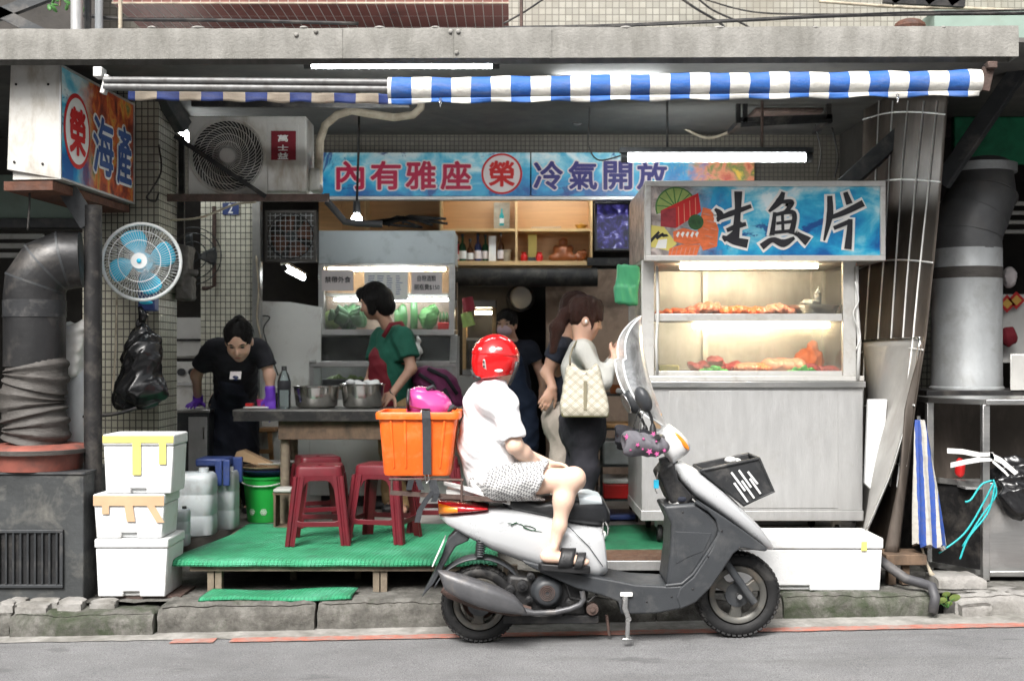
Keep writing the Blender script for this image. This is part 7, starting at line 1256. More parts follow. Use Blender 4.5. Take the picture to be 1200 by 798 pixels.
for s_, y_ in ((1, -.235), (-1, .19)):   # hand covers
    c = P(755, 521, -.235); c.y = y_; s = SDF((c.x - .19, y_ - .12, c.z - .13), (c.x + .19, y_ + .12, c.z + .13), .006)
    s.ell((c.x + .01, y_, c.z), (.115, .07, .055), rotm(0, 8, 0), k=.03); s.ell((c.x - .07, y_, c.z + .004), (.055, .075, .065), k=.04); s.ell((c.x - .14, y_, c.z + .002), (.06, .058, .05), k=.015, sub=True); s.folds(.007, 34, 3 + s_)
    hc = s.build('hand_cover', 'cover_grey' if s_ == 1 else 'cloth_black', SC); hc['label'] = 'grey star-print fabric hand cover' if s_ == 1 else 'black fabric hand cover on the far grip'
    if s_ == 1:
        for px, py, r_ in ((735, 512, .016), (747, 521, .011), (761, 529, .017), (770, 532, .014), (754, 514, .007), (766, 508.5, .013), (739, 527, .006), (753, 526, .006), (769, 517, .006), (779, 528, .01)):
            q = P(px, py, y_ - .066); f_ = frame_at(q, (1, 0, 0), (0, 0, 1)); pts = [(r_ * (1 if k % 2 == 0 else .42) * math.sin(k * math.pi / 5 + px), r_ * (1 if k % 2 == 0 else .42) * math.cos(k * math.pi / 5 + px)) for k in range(10)]
            dx_ = (px - 755) / 34; dz_ = (py - 521) / 17; q.y = y_ - .0735 * math.sqrt(max(.05, 1 - .8 * dx_ * dx_ - .75 * dz_ * dz_)); f_ = frame_at(q); MB().prism(pts, -.006, .004, f_).build('star_print', 'star_pink', hc, fix=True)
for y_, c0, c1, ma in ((-.23, (754, 468), (765, 499), 'scoot_dark'), (.2, (741, 471), (756, 500), 'chrome')):   # mirrors
    stube('mirror_stem', [c1, ((c0[0] + c1[0]) / 2 + 4, (c0[1] + c1[1]) / 2 + 6), (c0[0] + 4, c0[1] + 8)], .007, 'scoot_black', y_, 8); c = P(*c0, y_); mr = MB().ell(c, (.036, .05, .066), 20, 12, rotm(0, -24, 15)).build('mirror', ma if ma != 'chrome' else 'scoot_dark', SC, smooth=180); y_ < 0 or MB().lathe([(0, -.002), (.048, -.002), (.048, .002), (0, .002)], c + Vector((-.034, -.006, -.008)), 24, rotm(0, 0, 15) @ rotm(0, 66, 0), sx=1.15).build('mirror_glass', 'chrome', mr, smooth=45)
    MB().lathe([(.018, 0), (.014, .03), (.006, .045)], P(c1[0], c1[1] + 8, y_), 12).build('mirror_boot', 'scoot_black', SC, smooth=60)
# windscreen
def fw_(v, u):
    u = 2 * u - 1; q = (v - .60) / .40 if v > .60 else (.60 - v) / .62; hw = .205 * (1 - min(1, q) ** 2.6) ** .5 + (.05 * (1 - v) if v < .6 else .004); px = 781 - 30 * v - 7 * math.sin(3.14 * v)
    return Vector(((px - 600) / 236 - 2.4 * (hw * u) ** 2 - .05 * abs(hw * u), hw * u, P(0, 497, 0).z + (P(0, 371, 0).z - P(0, 497, 0).z) * v))
MB().grid(lambda v, u: fw_(v, u), 36, 30).build('windscreen', 'acrylic', SC, smooth=180)
ed = [fw_(v, 0) for v in np.linspace(.0, 1, 60)] + [fw_(v, 1) for v in np.linspace(1, .0, 60)[1:]]; MB().tube(ed, .005, 8).build('windscreen_edge', 'acrylic_edge', SC, smooth=60)  # white bead paints in the bright light refracted at the sheet's edge
for k in range(3): stube('cable_loop', [(742 + k, 392 + 3 * k), (743 + k, 412), (749 + k, 432), (756 + k, 446 - k)], .003, 'scoot_black', .08 + .02 * k, 6)  # thin black tubes draw the dark curved lines within the windscreen
stube('brake_cable', [(744, 512), (743, 498), (748, 482), (757, 478), (764, 490), (770, 506)], .004, 'scoot_black', .05, 6); stube('brake_cable', [(749, 512), (749, 496), (754, 484), (761, 488), (768, 506)], .003, 'chrome', -.05, 6)
MB().box(P(770, 493, -.07), (.04, .004, .075), rotm(0, 6, 0)).build('inspection_sticker', 'tape_tan', SC)
# front basket
def bq(px, py, y_): q = P(px, py, -.12); q.y = y_; return q
TL, TR, BR, BL = (822, 551), (889, 537), (907, 576), (872, 592); bk = None
def wallq(name, pts, ma='black_plastic', th=.006): return MB().add(pts, [(0, 1, 2, 3)]).build(name, ma, SC, solid=th)
for y_ in (-.125, .125): wallq('basket_side', [bq(*TL, y_), bq(*TR, y_), bq(*BR, y_ * .9), bq(*BL, y_ * .9)])
wallq('basket_front', [bq(*TR, -.125), bq(*TR, .125), bq(*BR, .1125), bq(*BR, -.1125)]); wallq('basket_back', [bq(*TL, -.125), bq(*TL, .125), bq(*BL, .1125), bq(*BL, -.1125)]); wallq('basket_bottom', [bq(*BL, -.1125), bq(*BR, -.1125), bq(*BR, .1125), bq(*BL, .1125)])
MB().tube([bq(*TL, -.128), bq(*TR, -.128), bq(*TR, .128), bq(*TL, .128), bq(*TL, -.128)], .009, 8).build('basket_rim', 'black_plastic', SC, smooth=60); MB().tube([bq(*TR, -.126), bq(*BR, -.114), bq(*BL, -.114), bq(*TL, -.126)], .008, 8).build('basket_edge', 'black_plastic', SC, smooth=60)
for (a, b_) in (((683, 365), (765, 475)), ((727, 352), (800, 455)), ((780, 362), (838, 435)), ((700, 428), (780, 540)), ((745, 415), (818, 518)), ((792, 402), (855, 492))):
    pa, pb = [P(720 + q[0] / 4.99, 480 + q[1] / 4.99, -.124) for q in (a, b_)]; MB().bar(pa, pb, .004, .0105, up=(0, -1, 0) if 0 else (1, 0, 0)).build('basket_slot', 'styro', SC, bevel=.0015)
tag(MB().ell(P(856, 539, -.05), (.03, .03, .018), 10, 8).ell(P(864, 540, -.03), (.02, .03, .014), 10, 8).build('tissue_wad', 'styro', smooth=180), 'crumpled white tissue in the scooter basket', 'tissue')
# stand
MB().box(P(734, 696, -.165), (.06, .03, .02)).build('stand_bracket', 'white_paint', SC, bevel=.004); stube('side_stand', [(733, 698), (732, 712), (736, 722), (735, 747)], [.015, .017, .014, .011], 'chrome', -.175, 10); MB().box(P(735, 748, -.18), (.05, .03, .006)).build('stand_foot', 'chrome', SC, bevel=.002); MB().cyl(P(737, 725, -.19), P(737, 725, -.165), .012).build('stand_pivot', 'chrome', SC, smooth=45); stube('centre_stand', [(711, 720), (714, 744)], .008, 'rust_dark', -.03)
for px, py, y_ in ((787, 699, -.166), (830, 652, -.172), (846, 622, -.172), (812, 690, -.172), (800, 600, -.151), (758, 705, -.166)): MB().ell(P(px, py, y_), (.005, .003, .005), 10, 6).build('screw', 'scoot_black', SC, smooth=180)
# decal on the tail cowl
mb = MB(); f2 = frame_at(P(613, 614, -.154))
for pts in ([(-.12, .015), (-.09, .028), (-.06, .02), (-.075, .006), (-.05, .0), (-.03, .012)], [(-.06, -.005), (-.03, .006), (0, -.004)]): mb.tube([f2 @ Vector((x, .002 + .0 * x, z)) for x, z in pts], .0024, 6)
mb.tube([f2 @ Vector((.03 + .03 * math.cos(a), .0, -.018 + .009 * math.sin(a) - .25 * .03 * math.cos(a))) for a in np.linspace(0, 6.283, 20)], .0022, 6); mb.tube([f2 @ Vector((x, .0, z)) for x, z in ((.0, -.012), (.04, -.03), (.09, -.038))], .002, 6); mb.build('script_decal', 'glass_green', SC, smooth=60)
# ---------------------------------------------------------------- crate, strap, pink helmet on the carrier
t = thing('storage_crate', 'bright orange plastic crate strapped on the scooter rack', 'crate', P(490, 558, 0)); zb = P(0, 560, -.16).z + .006; ztp = P(0, 484, -.18).z
def crect(x0, x1, w_, z, r_=.03):
    o = []
    for i, (sx, sy) in enumerate(((1, 1), (-1, 1), (-1, -1), (1, -1))):
        for k in range(6): a = math.pi / 2 * (i + k / 5); o.append(((x0 + x1) / 2 + sx * ((x1 - x0) / 2 - r_) + r_ * math.cos(a), sy * (w_ - r_) + r_ * math.sin(a), z))
    return o
b0, b1, t0, t1 = P(449, 0, -.16).x, P(528, 0, -.16).x, P(443, 0, -.18).x, P(536, 0, -.18).x
MB().loft([crect(b0 + .02, b1 - .02, .14, zb), crect(b0 + .004, b1 - .004, .158, zb + .006), crect(b0, b1, .163, zb + .02), crect(t0, t1, .185, ztp), crect(t0 + .008, t1 - .008, .177, ztp), crect(b0 + .008, b1 - .008, .155, zb + .02), crect(b0 + .03, b1 - .03, .13, zb + .014)]).build('tub', 'crate_orange', t, smooth=45)
MB().loft([crect(t0 - .012, t1 + .012, .197, ztp - .03, .035), crect(t0 - .014, t1 + .014, .199, ztp - .004, .035), crect(t0 - .010, t1 + .010, .195, ztp + .004, .035), crect(t0 + .006, t1 - .006, .179, ztp + .004, .03), crect(t0 + .006, t1 - .006, .179, ztp - .02, .03)], cap=False).build('rim', 'crate_orange', t, smooth=45, fix=False)
for u in (.16, .34, .68, .84): x0_, x1_ = b0 + (b1 - b0) * u, t0 + (t1 - t0) * u; MB().bar((x0_, -.165, zb + .04), (x1_, -.186, ztp - .035), .012, .008).build('rib', 'crate_orange', t, bevel=.004)
t = thing('tie_strap', 'grey webbing strap holding the orange crate', 'strap', P(498, 520, -.2)); MB().loft([[P(px - 5, py, y_), P(px + 5, py, y_), P(px + 5, py, y_) + Vector((0, .004, 0)), P(px - 5, py, y_) + Vector((0, .004, 0))] for px, py, y_ in ((499, 481, -.203), (499.5, 490, -.208), (500, 500, -.200), (500.5, 556, -.178))]).build('webbing', 'strap', t, fix=True)
MB().add([P(494, 479, -.2), P(504, 479, -.2), P(503, 479, .2), P(494, 479, .2)], [(0, 1, 2, 3)]).build('webbing', 'strap', t, solid=.003); stube('hook', [(498, 556), (499, 566), (503, 562), (502, 556)], .003, 'chrome', -.182, 6, t)
for k, pts in enumerate((((505, 562), (508, 575), (500, 585), (492, 598), (489, 612)), ((508, 562), (512, 578), (508, 588)), ((482, 562), (479, 574)), ((490, 562), (494, 574)))):
    MB().loft([[P(px - 3.5, py, -.172 - .004 * k), P(px + 3.5, py, -.168), P(px + 3.5, py, -.165), P(px - 3.5, py, -.169 - .004 * k)] for px, py in pts]).build('strap_tail', 'strap', t, fix=True)
c = P(503, 476, .0); s = SDF((c.x - .16, -.15, c.z - .13), (c.x + .16, .15, c.z + .15), .006); s.ell((c.x, 0, c.z - .015), (.115, .115, .10), rotm(0, -12, 0), k=.02); s.ell((c.x - .04, 0, c.z + .035), (.075, .105, .06), rotm(0, 25, 0), k=.03); s.ell((c.x + .06, 0, c.z + .0), (.05, .09, .04), k=.02)
t = thing('pink_helmet', 'glossy pink helmet lying in the orange crate', 'helmet', c); s.build('shell', 'helmet_pink', t); MB().tube([(c.x - .108 + .012 * math.cos(a * .5), -.118 * math.cos(a), c.z + .03 + .05 * math.sin(a)) for a in np.linspace(-1.5, 1.5, 14)], .008, 8).build('edge_seal', 'black_plastic', t, smooth=60)
MB().tube([(c.x - .09 + .19 * u, -.118 * math.sin(math.pi * min(1, .35 + .5 * u)), c.z + .005 - .05 * u + .02 * u * u) for u in np.linspace(0, 1, 14)], .0035, 6).build('seam', 'cloth_maroon', t, smooth=60); MB().box((c.x - .005, -.114, c.z - .028), (.06, .004, .02), rotm(8, 15, 6)).build('sticker', 'paper_white', t); MB().tube([(c.x + .09, -.06, c.z - .02), (c.x + .12, -.05, c.z + .0), (c.x + .125, .02, c.z - .01)], .012, 8).build('chin_strap', 'strap', t, smooth=60); MB().tube([(c.x - .01, -.06, c.z + .085), (c.x + .02, -.05, c.z + .10), (c.x + .03, 0, c.z + .08)], .009, 8).build('strap_end', 'strap', t, smooth=60)
# ---------------------------------------------------------------- people
m, nt, b, co = newmat('shorts_check')
ck = nt.nodes.new('ShaderNodeTexChecker'); ck.inputs['Scale'].default_value = 105; nt.links.new(_map(nt, co, (1, .75, 1), (0, R(25), 0)), ck.inputs[0]); ck.inputs['Color1'].default_value = (.55, .55, .54, 1); ck.inputs['Color2'].default_value = (.16, .16, .165, 1)
nt.links.new(ck.outputs[0], b.inputs['Base Color']); b.inputs['Roughness'].default_value = .85
m, nt, b, co = newmat('quilted'); sp = nt.nodes.new('ShaderNodeSeparateXYZ'); nt.links.new(co, sp.inputs[0]); ls = []
for sgn in (1, -1):
    for off in (0, .012): f = _math(nt, 'FRACT', _math(nt, 'DIVIDE', _math(nt, 'ADD', _math(nt, 'MULTIPLY_ADD', sp.outputs['X'], sgn, 5 + off), _math(nt, 'MULTIPLY', sp.outputs['Z'], 1.15)), .062)); ls.append(_math(nt, 'LESS_THAN', f, .075))
f = _math(nt, 'MAXIMUM', _math(nt, 'MAXIMUM', ls[0], ls[1]), _math(nt, 'MAXIMUM', ls[2], ls[3])); nt.links.new(_mix(nt, f, (.46, .43, .35), (.22, .20, .145)), b.inputs['Base Color']); b.inputs['Roughness'].default_value = .6
mat('olive', (.10, .095, .045), .7); mat('lip', (.42, .12, .11), .45, var=.05); mat('bag_strap', (.20, .18, .12), .6)
def axes(fwd, up=(0, 0, 1)): f = Vector(fwd).normalized(); u = Vector(up); u = (u - f * u.dot(f)).normalized(); return f.cross(u), f, u     # right, forward, up
def head(s, c, fwd, up=(0, 0, 1), k=1.0):
    r, f, u = axes(fwd, up); M3 = np.array(Matrix((r, f, u)).transposed()); c = Vector(c); o = lambda a, b_, d: c + (r * a + f * b_ + u * d) * k
    s.ell(o(0, -.005, .025), (.077 * k, .096 * k, .095 * k), M3, .03); s.ell(o(0, .03, -.05), (.060 * k, .066 * k, .066 * k), M3, .04); s.ell(o(0, .062, -.088), (.022 * k, .022 * k, .020 * k), M3, .03)
    s.cap(o(0, .088, .01), o(0, .108, -.024), .008 * k, .0125 * k, .016); s.ell(o(0, .095, -.028), (.017 * k, .010 * k, .008 * k), M3, .01)
    for q in (-1, 1):
        s.ell(o(q * .078, -.005, -.012), (.010 * k, .022 * k, .032 * k), M3, .012); s.ell(o(q * .032, .095, .008), (.018 * k, .012 * k, .010 * k), M3, .015, sub=True); s.ell(o(q * .033, .052, -.035), (.028 * k, .03 * k, .028 * k), M3, .03); s.cap(o(q * .018, .088, .026), o(q * .05, .073, .026), .006 * k, .006 * k, .014)
    s.ell(o(0, .090, -.057), (.022 * k, .010 * k, .006 * k), M3, .006); s.ell(o(0, .088, -.067), (.019 * k, .010 * k, .006 * k), M3, .006)
    return o, M3
def face(o, M3, parent, k=1.0, closed=False):
    Rm = Matrix(M3.tolist())
    for q in (-1, 1):
        MB().ell(o(q * .032, .080, .006), (.013 * k, .008 * k, (.003 if closed else .0055) * k), 10, 8, Rm).build('eye', 'ink', parent, smooth=180); MB().tube([o(q * .015, .092, .027), o(q * .033, .088, .032), o(q * .052, .074, .027)], [.003 * k, .0042 * k, .002 * k], 6).build('eyebrow', 'hair_black', parent, smooth=180)
    MB().ell(o(0, .0935, -.062), (.020 * k, .006 * k, .008 * k), 12, 8, Rm).build('lips', 'lip', parent, smooth=180)
def hand(s, w_, d, n, side=1, curl=.5, L=.175, spread=.05, thumb=.8):
    """w_ wrist, d direction of the fingers, n back-of-hand normal; side = +1 puts the thumb on d x n"""
    w_ = Vector(w_); d = Vector(d).normalized(); n = Vector(n); n = (n - d * n.dot(d)).normalized(); x = d.cross(n) * side; pl = L * .5
    M3 = np.array(Matrix((x, d, n)).transposed()); s.ell(w_ + d * pl * .55, (.039, pl * .62, .017), M3, .02)
    for i, (off, ln) in enumerate(((.030, .92), (.010, 1.0), (-.011, .95), (-.030, .75))):
        p = w_ + d * pl * (.98 - .05 * abs(i - 1)) + x * off; dr = (d + x * spread * (1.5 - i) * 1.2).normalized()
        for j in range(3):
            a = curl * (.55 + .45 * j); dr = (dr * math.cos(a) - n * math.sin(a)).normalized() if j or curl else dr; n2 = n; q = p + dr * L * ln * (.23, .16, .12)[j]; s.cap(p, q, .0092 - .0008 * j, .0086 - .0008 * j, .006); p = q
            n = n
    p = w_ + d * pl * .28 + x * .030; dr = (d * .62 + x * thumb - n * .25).normalized()
    for j, l_ in enumerate((.034, .030, .025)): q = p + dr * l_; s.cap(p, q, .013 - .002 * j, .0115 - .002 * j, .01); p = q; dr = (dr + d * .25 - n * .1).normalized()
def limb(s, pts, rs_, k=.03):
    for i in range(len(pts) - 1): s.cap(pts[i], pts[i + 1], rs_[i], rs_[i + 1], k)
def field(pts, pad=.22, h=.0065): a = np.array([list(p) for p in pts]); return SDF(a.min(0) - pad, a.max(0) + pad, h)
V = Vector
def person(lb, base): return thing('person', lb, 'person', base)
# --- rider on the scooter, seen from behind
pel = P(582, 558, 0); ch = P(572, 478, .01); nk = P(578, 449, .02); hd = P(581, 421, .03); fw3 = (.80, .60, -.05)
t = person('scooter rider in white T-shirt, checked shorts and red helmet', (pel.x, 0, pel.z)); shR, elR, wrR = P(592, 472, -.14), P(603, 522, -.17), P(634, 548, -.02); shL, elL, wrL = P(566, 470, .19), P(598, 525, .23), P(645, 545, .12)
hpR, knR, anR = P(592, 566, -.09), P(671, 561, -.185), P(649, 640, -.19); hpL, knL, anL = P(590, 566, .09), P(672, 563, .17), P(650, 640, .17)
def rider_torso(s, g=0.0):
    s.ell(pel, (.135 + g, .165 + g, .115 + g), k=.06); s.cap(pel + V((-.02, 0, .03)), ch, .135 + g, .135 + g, .07, flat=((.85, .5, 0), .86)); s.cap(P(580, 470, -.11), P(568, 470, .14), .085 + g, .085 + g, .06); s.ell(P(562, 520, 0), (.11 + g, .15 + g, .13 + g), k=.06)
s = field([pel, hd, knR, anR, anL, P(695, 660, -.2)], .17); rider_torso(s, -.012); s.cap(nk + V((0, 0, -.04)), hd, .058, .056, .03); o, M3 = head(s, hd + V((0, 0, -.005)), fw3)
for a, b_, c in ((shR, elR, wrR), (shL, elL, wrL)): limb(s, [a, b_, c], [.048, .037, .027]); s.ell(b_.lerp(c, .3), .037, k=.03)
hand(s, wrR, P(652, 556, .02) - wrR, (.2, -.5, .9), 1, .5); hand(s, wrL, P(668, 548, .06) - wrL, (.2, .5, .9), -1, .5)
for a, b_, c in ((hpR, knR, anR), (hpL, knL, anL)): limb(s, [a, b_], [.080, .051], .05); s.ell(b_ + V((.012, 0, .006)), (.049, .046, .048), k=.03); limb(s, [b_, b_.lerp(c, .32) + V((-.016, 0, 0)), b_.lerp(c, .7), c], [.043, .046, .031, .027], .03); s.ell(c + V((0, -.026, -.004)), (.014, .008, .014), k=.015); s.ell(c + V((-.02, 0, -.035)), (.034, .030, .034), k=.02); z = c.z - .058; s.cap(c + V((-.03, 0, -.05)), c + V((.09, -.01, -.062)), .034, .033, .03, flat=((0, 0, 1), .8)); s.cap(c + V((.09, -.01, -.062)), c + V((.145, -.012, -.072)), .033, .026, .02, flat=((0, 0, 1), .7))
s.build('body', 'skin_pale', t)
s = field([pel, hd, elR, elL], .2); rider_torso(s, .006); s.cap(nk + V((0, 0, -.03)), nk, .068, .062, .03); s.ell(hd, (.09, .09, .085), k=.005, sub=True)
q = field([pel, hd, elR, elL], .2)
for a, b_ in ((shR, elR), (shL, elL)): d = (b_ - a).normalized(); e = a.lerp(b_, .80); q.cap(a, e, .060, .068, .0); x_ = d.orthogonal().normalized(); q.rbox(a.lerp(b_, .86) + d * .06, (.1, .1, .06), .004, np.array(Matrix((x_, d.cross(x_), d)).transposed()), k=.004, sub=True)
hh = np.maximum(.04 - np.abs(s.f - q.f), 0) / .04; s.f = np.minimum(s.f, q.f) - hh * hh * .01; s.folds(.0065, 24, 12, (1, 1, 1.5))
s.build('tshirt', 'cloth_white', t)
s = field([pel, knR, knL], .2); s.ell(pel + V((0, 0, -.012)), (.145, .175, .108), k=.05)
for a, b_ in ((hpR, knR), (hpL, knL)): s.cap(a, a.lerp(b_, .62), .105, .098, .05)
for a, b_ in ((hpR, knR), (hpL, knL)):
    d = (b_ - a).normalized(); e = a.lerp(b_, .60); d = (d + V((.25, 0, -.0))).normalized(); s.rbox(e + d * .15, (.15, .15, .15), .004, rotm(0, 22, 0), k=.004, sub=True)
s.folds(.008, 24, 5); s.rbox((pel.x, 0, pel.z - .19), (.4, .3, .085), .01, k=.01, sub=True); s.build('shorts', 'shorts_check', t)
for c, sd in ((anR, -1), (anL, 1)):
    z = c.z - .095; sl = [(-.075, 0), (-.06, -.036), (0, -.038), (.08, -.046), (.14, -.042), (.175, -.015), (.175, .012), (.14, .040), (.08, .044), (0, .036), (-.06, .034)]
    sh = MB().loft([[V((c.x + a, c.y + b_, z + dz - .10 * max(0, a) * .12 - .06 * a)) for a, b_ in sl] for dz in (-.020, .012)]).build('sandal', 'leather', t, smooth=50, bevel=.004, fix=True)
    for a0, w_ in ((.052, .07), (.115, .042)): MB().grid(lambda u, v: V((c.x + a0 + w_ * (v - .5) + .02 * math.sin(3.14 * u), c.y + .048 * math.cos(3.14 * (1 - u)), z + .006 - .07 * (a0) + .082 * math.sin(3.14 * u) ** .8 * (1 - 3.2 * max(0, a0 - .05)))), 16, 4).build('sandal_strap', 'leather', sh, smooth=180, solid=.008)
# helmet
hc = P(580.5, 421, .03); s = SDF(hc - V((.17, .17, .15)), hc + V((.17, .17, .16)), .005); s.ell(hc, (.119, .127, .122), k=.0); s.cap(hc + V((-.03, -.03, -.03)), hc + V((-.03, -.03, -.075)), .085, .082, .02); s.cut(P(580, 441, 0), (.10, .05, -1), .008); f3 = V(fw3).normalized(); q = hc + f3 * .135 - V((0, 0, .085)); s.ell(q, (.075, .075, .075), k=.01, sub=True)
hm = s.build('helmet', 'helmet_red', t); s = SDF(hc - V((.17, .17, .06)), hc + V((.17, .17, .16)), .005); s.ell(hc + V((0, 0, .002)), (.1225, .1305, .1245), k=0); s.cut(hc + V((0, 0, .018)), (-.05, 0, -1), .004); s.build('helmet_cap', 'helmet_red', hm)
bk = V((-.55, -.83, 0)).normalized(); rb = V((bk.y, -bk.x, 0)) * -1
def hp(a, z): n_ = (bk * math.cos(a) + rb * math.sin(a)); k_ = math.sqrt(max(0, 1 - (z / .122) ** 2)); return hc + V((n_.x * .119 * k_, n_.y * .127 * k_, z)) + n_ * .003
MB().loft([[hp(.14 - wd, z), hp(.14 + wd, z), hp(.14 + wd, z) + bk * .006, hp(.14 - wd, z) + bk * .006] for z, wd in ((.0, .045), (-.02, .07), (-.045, .08), (-.06, .17), (-.07, .21))]).build('buckle_plate', 'alu', hm, fix=True, bevel=.002); MB().ell(hp(.14, -.012) + bk * .007, .006, 8, 6).build('rivet', 'rust_dark', hm); MB().ell(hp(.14, -.034) + bk * .007, .006, 8, 6).build('rivet', 'rust_dark', hm)
for a, z, w_, h_ in ((-.12, .05, .013, .009), (.76, .05, .018, .010), (.76, -.055, .022, .008), (-.27, -.05, .018, .011)): n_ = (bk * math.cos(a) + rb * math.sin(a)); MB().ell(hp(a, z) - n_ * .002 + n_ * (.004 if z > .02 else 0), (w_, .006, h_), 14, 8, Matrix((V((-n_.y, n_.x, 0)), n_, V((0, 0, 1)))).transposed()).build('sticker', 'alu' if z > 0 else 'tape_white', hm, smooth=180)
MB().tube([P(606, 424, -.07), P(604, 434, -.06), P(599, 446, -.03), P(597, 450, .02)], [.010, .008, .008, .008], 8).build('chin_strap', 'black_plastic', hm, smooth=180); MB().tube([P(553, 434, .0), P(556, 441, -.06), P(562, 443, -.09)], .008, 8).build('lining', 'black_plastic', hm, smooth=180)
# --- generic standing/bending figure
def figure(lb, pel, ch, hd, fwd, shs, els, wrs, hips, knees, ankles, skin='skin', h=.0065, hk=.98, hup=(0, 0, 1), faced=True, closed=False, sc=1.0, hands=()):
    t = person(lb, (pel.x, pel.y, FL)); pts = [pel, ch, hd + V((0, 0, .02))] + list(els) + list(wrs) + list(ankles); s = field(pts, .16, h); g = sc
    right = (shs[0] - shs[1]).normalized(); fl = V((0, 0, 1)).cross(right) if abs(right.z) < .9 else V((0, 1, 0))
    s.cap(hips[0], hips[1], .10 * g, .10 * g, .05); s.cap(pel, pel.lerp(ch, .5), .115 * g, .10 * g, .06, flat=(fl, .8)); s.cap(pel.lerp(ch, .5), ch, .10 * g, .12 * g, .06, flat=(fl, .8)); s.cap(shs[0].lerp(shs[1], .15), shs[0].lerp(shs[1], .85), .055 * g, .055 * g, .06)
    nb = shs[0].lerp(shs[1], .5) + V((0, 0, .02)); r, f, u = axes(fwd, hup); s.cap(nb, hd - u * .05 - f * .015, .050 * g, .047 * g, .03); o, M3 = head(s, hd, fwd, hup, hk)
    for a, b_, c in zip(shs, els, wrs): limb(s, [a, b_, c], [.045 * g, .036 * g, .026 * g]); limb(s, [a, a.lerp(b_, .5)], [.045 * g, .043 * g])
    for args in hands: hand(s, *args)
    for a, b_, c in zip(hips, knees, ankles): limb(s, [a, b_, b_.lerp(c, .3) + V((0, .02, 0)), c], [.085 * g, .055 * g, .053 * g, .034 * g]); s.cap(c + V((0, .02, -.03)), c + V((0, -.13, -.04)), .034, .030, .02)
    bo = s.build('body', skin, t)
    if faced: face(o, M3, t, hk, closed)
    return t, o, M3, fl
def garment(name, ma, t, pts, prims, fold=.006, fq=26, seed=1, subs=(), h=.0075, pad=.2):
    s = field(pts, pad, h)
    for p in prims: s.cap(p[0], p[1], p[2], p[3], .05, flat=p[4] if len(p) > 4 else None)
    if fold: s.folds(fold, fq, seed)
    for c, hx, rt in subs: s.rbox(c, hx, .004, rt, k=.006, sub=True)
    return s.build(name, ma, t)
def sleeve_cut(a, b_, u, w_=.10): d = (b_ - a).normalized(); q = d.orthogonal().normalized(); return (a.lerp(b_, u) + d * .08, (w_, w_, .08), np.array(Matrix((q, d.cross(q), d)).transposed()))
def hair(t, o, M3, ma, prims, cuts=(), fold=.004, fq=60, k=1.0, name='hair', h=.006):
    c = o(0, 0, .03); s = SDF(c - V((.28, .28, .42)), c + V((.28, .28, .2)), h)
    s.ell(o(0, -.012, .032), (.090 * k, .104 * k, .102 * k), M3, .02)
    for p in prims: s.cap(o(*p[0]), o(*p[1]), p[2], p[3], .02)
    for c_, r_ in cuts: s.ell(o(*c_), r_, M3, .012, sub=True)
    s.folds(fold, fq, 3, (1.6, 1.6, .35)); hr = s.build(name, ma, t); rs = random.Random(len(ma)); mb = MB()
    for q in range(110):
        ph = rs.uniform(.75, 5.53) + 1.5708; pts = []; e = rs.uniform(1.2, 1.75); j0 = rs.uniform(-.15, .15)
        for i in range(7): th = .15 + (e - .15) * i / 6; ph2 = ph + j0 * i / 6; g = 1.012 + rs.uniform(0, .012); pts.append(o(.090 * k * g * math.sin(th) * math.cos(ph2), -.012 + .104 * k * g * math.sin(th) * math.sin(ph2), .032 + .102 * k * g * math.cos(th)))
        mb.tube(pts, [.0007, .0014, .0016, .0016, .0015, .0012, .0004], 4, cap=False)
    tag(mb.build('hair_strands', ma, hr, smooth=180), kind='stuff'); return hr
FACECUT = [((0, .112, -.03), (.062, .065, .075)), ((0, .085, -.13), (.10, .12, .075)), ((0, .0, -.15), (.12, .075, .075))]
def shoes(t, ankles, dirs, ma='leather'):
    for c, d in zip(ankles, dirs): d = V(d).normalized(); s = SDF(c - V((.2, .2, .12)), c + V((.2, .2, .06)), .008); s.cap(c - d * .03 + V((0, 0, -.035)), c + d * .13 + V((0, 0, -.05)), .043, .038, .02, flat=((0, 0, 1), .9)); s.build('shoe', ma, t)
# --- cook bending at the left end of the table
pel, ch, hd = P(276, 468, 2.6), P(276, 419, 2.2), P(280, 399, 1.93); sh = (P(310, 408, 2.12), P(243, 408, 2.16)); el = (P(316, 440, 2.12), P(230, 440, 2.28)); wr = (P(317, 464, 2.12), V((P(231, 0, 2.44).x, 2.47, 1.085))); hp_ = (P(288, 472, 2.62), P(262, 472, 2.62)); kn = (V((hp_[0].x, 2.62, .75)), V((hp_[1].x, 2.66, .75))); an = (V((hp_[0].x + .02, 2.72, FL + .07)), V((hp_[1].x - .02, 2.74, FL + .07)))
sh = (sh[0].lerp(sh[1], .06), sh[1].lerp(sh[0], .06))
t, o, M3, fl = figure('cook in black T-shirt and purple gloves leaning on the table', pel, ch, hd, (.05, -.80, -.60), sh, el, wr, hp_, kn, an, 'skin_light', hup=(0, -.3, 1), hk=1.06)
hair(t, o, M3, 'hair_black', [((0, -.075, .085), (0, -.08, .09), .042, .042)], [((0, .13, .022), (.07, .068, .105)), ((0, .085, -.12), (.10, .12, .075)), ((0, 0, -.15), (.12, .06, .08))], .003, k=1.04)
fl_ = (0, -.6, .5); garment('tshirt', 'cloth_black', t, [pel, ch, *sh, *el], [(pel, ch, .155, .155, (fl_, .8)), (sh[0].lerp(sh[1], .2), sh[0].lerp(sh[1], .8), .075, .075), (sh[0], sh[0].lerp(el[0], .8), .060, .070), (sh[1], sh[1].lerp(el[1], .8), .060, .070)], .006, 24, 3, [sleeve_cut(sh[0], el[0], .68), sleeve_cut(sh[1], el[1], .68)])
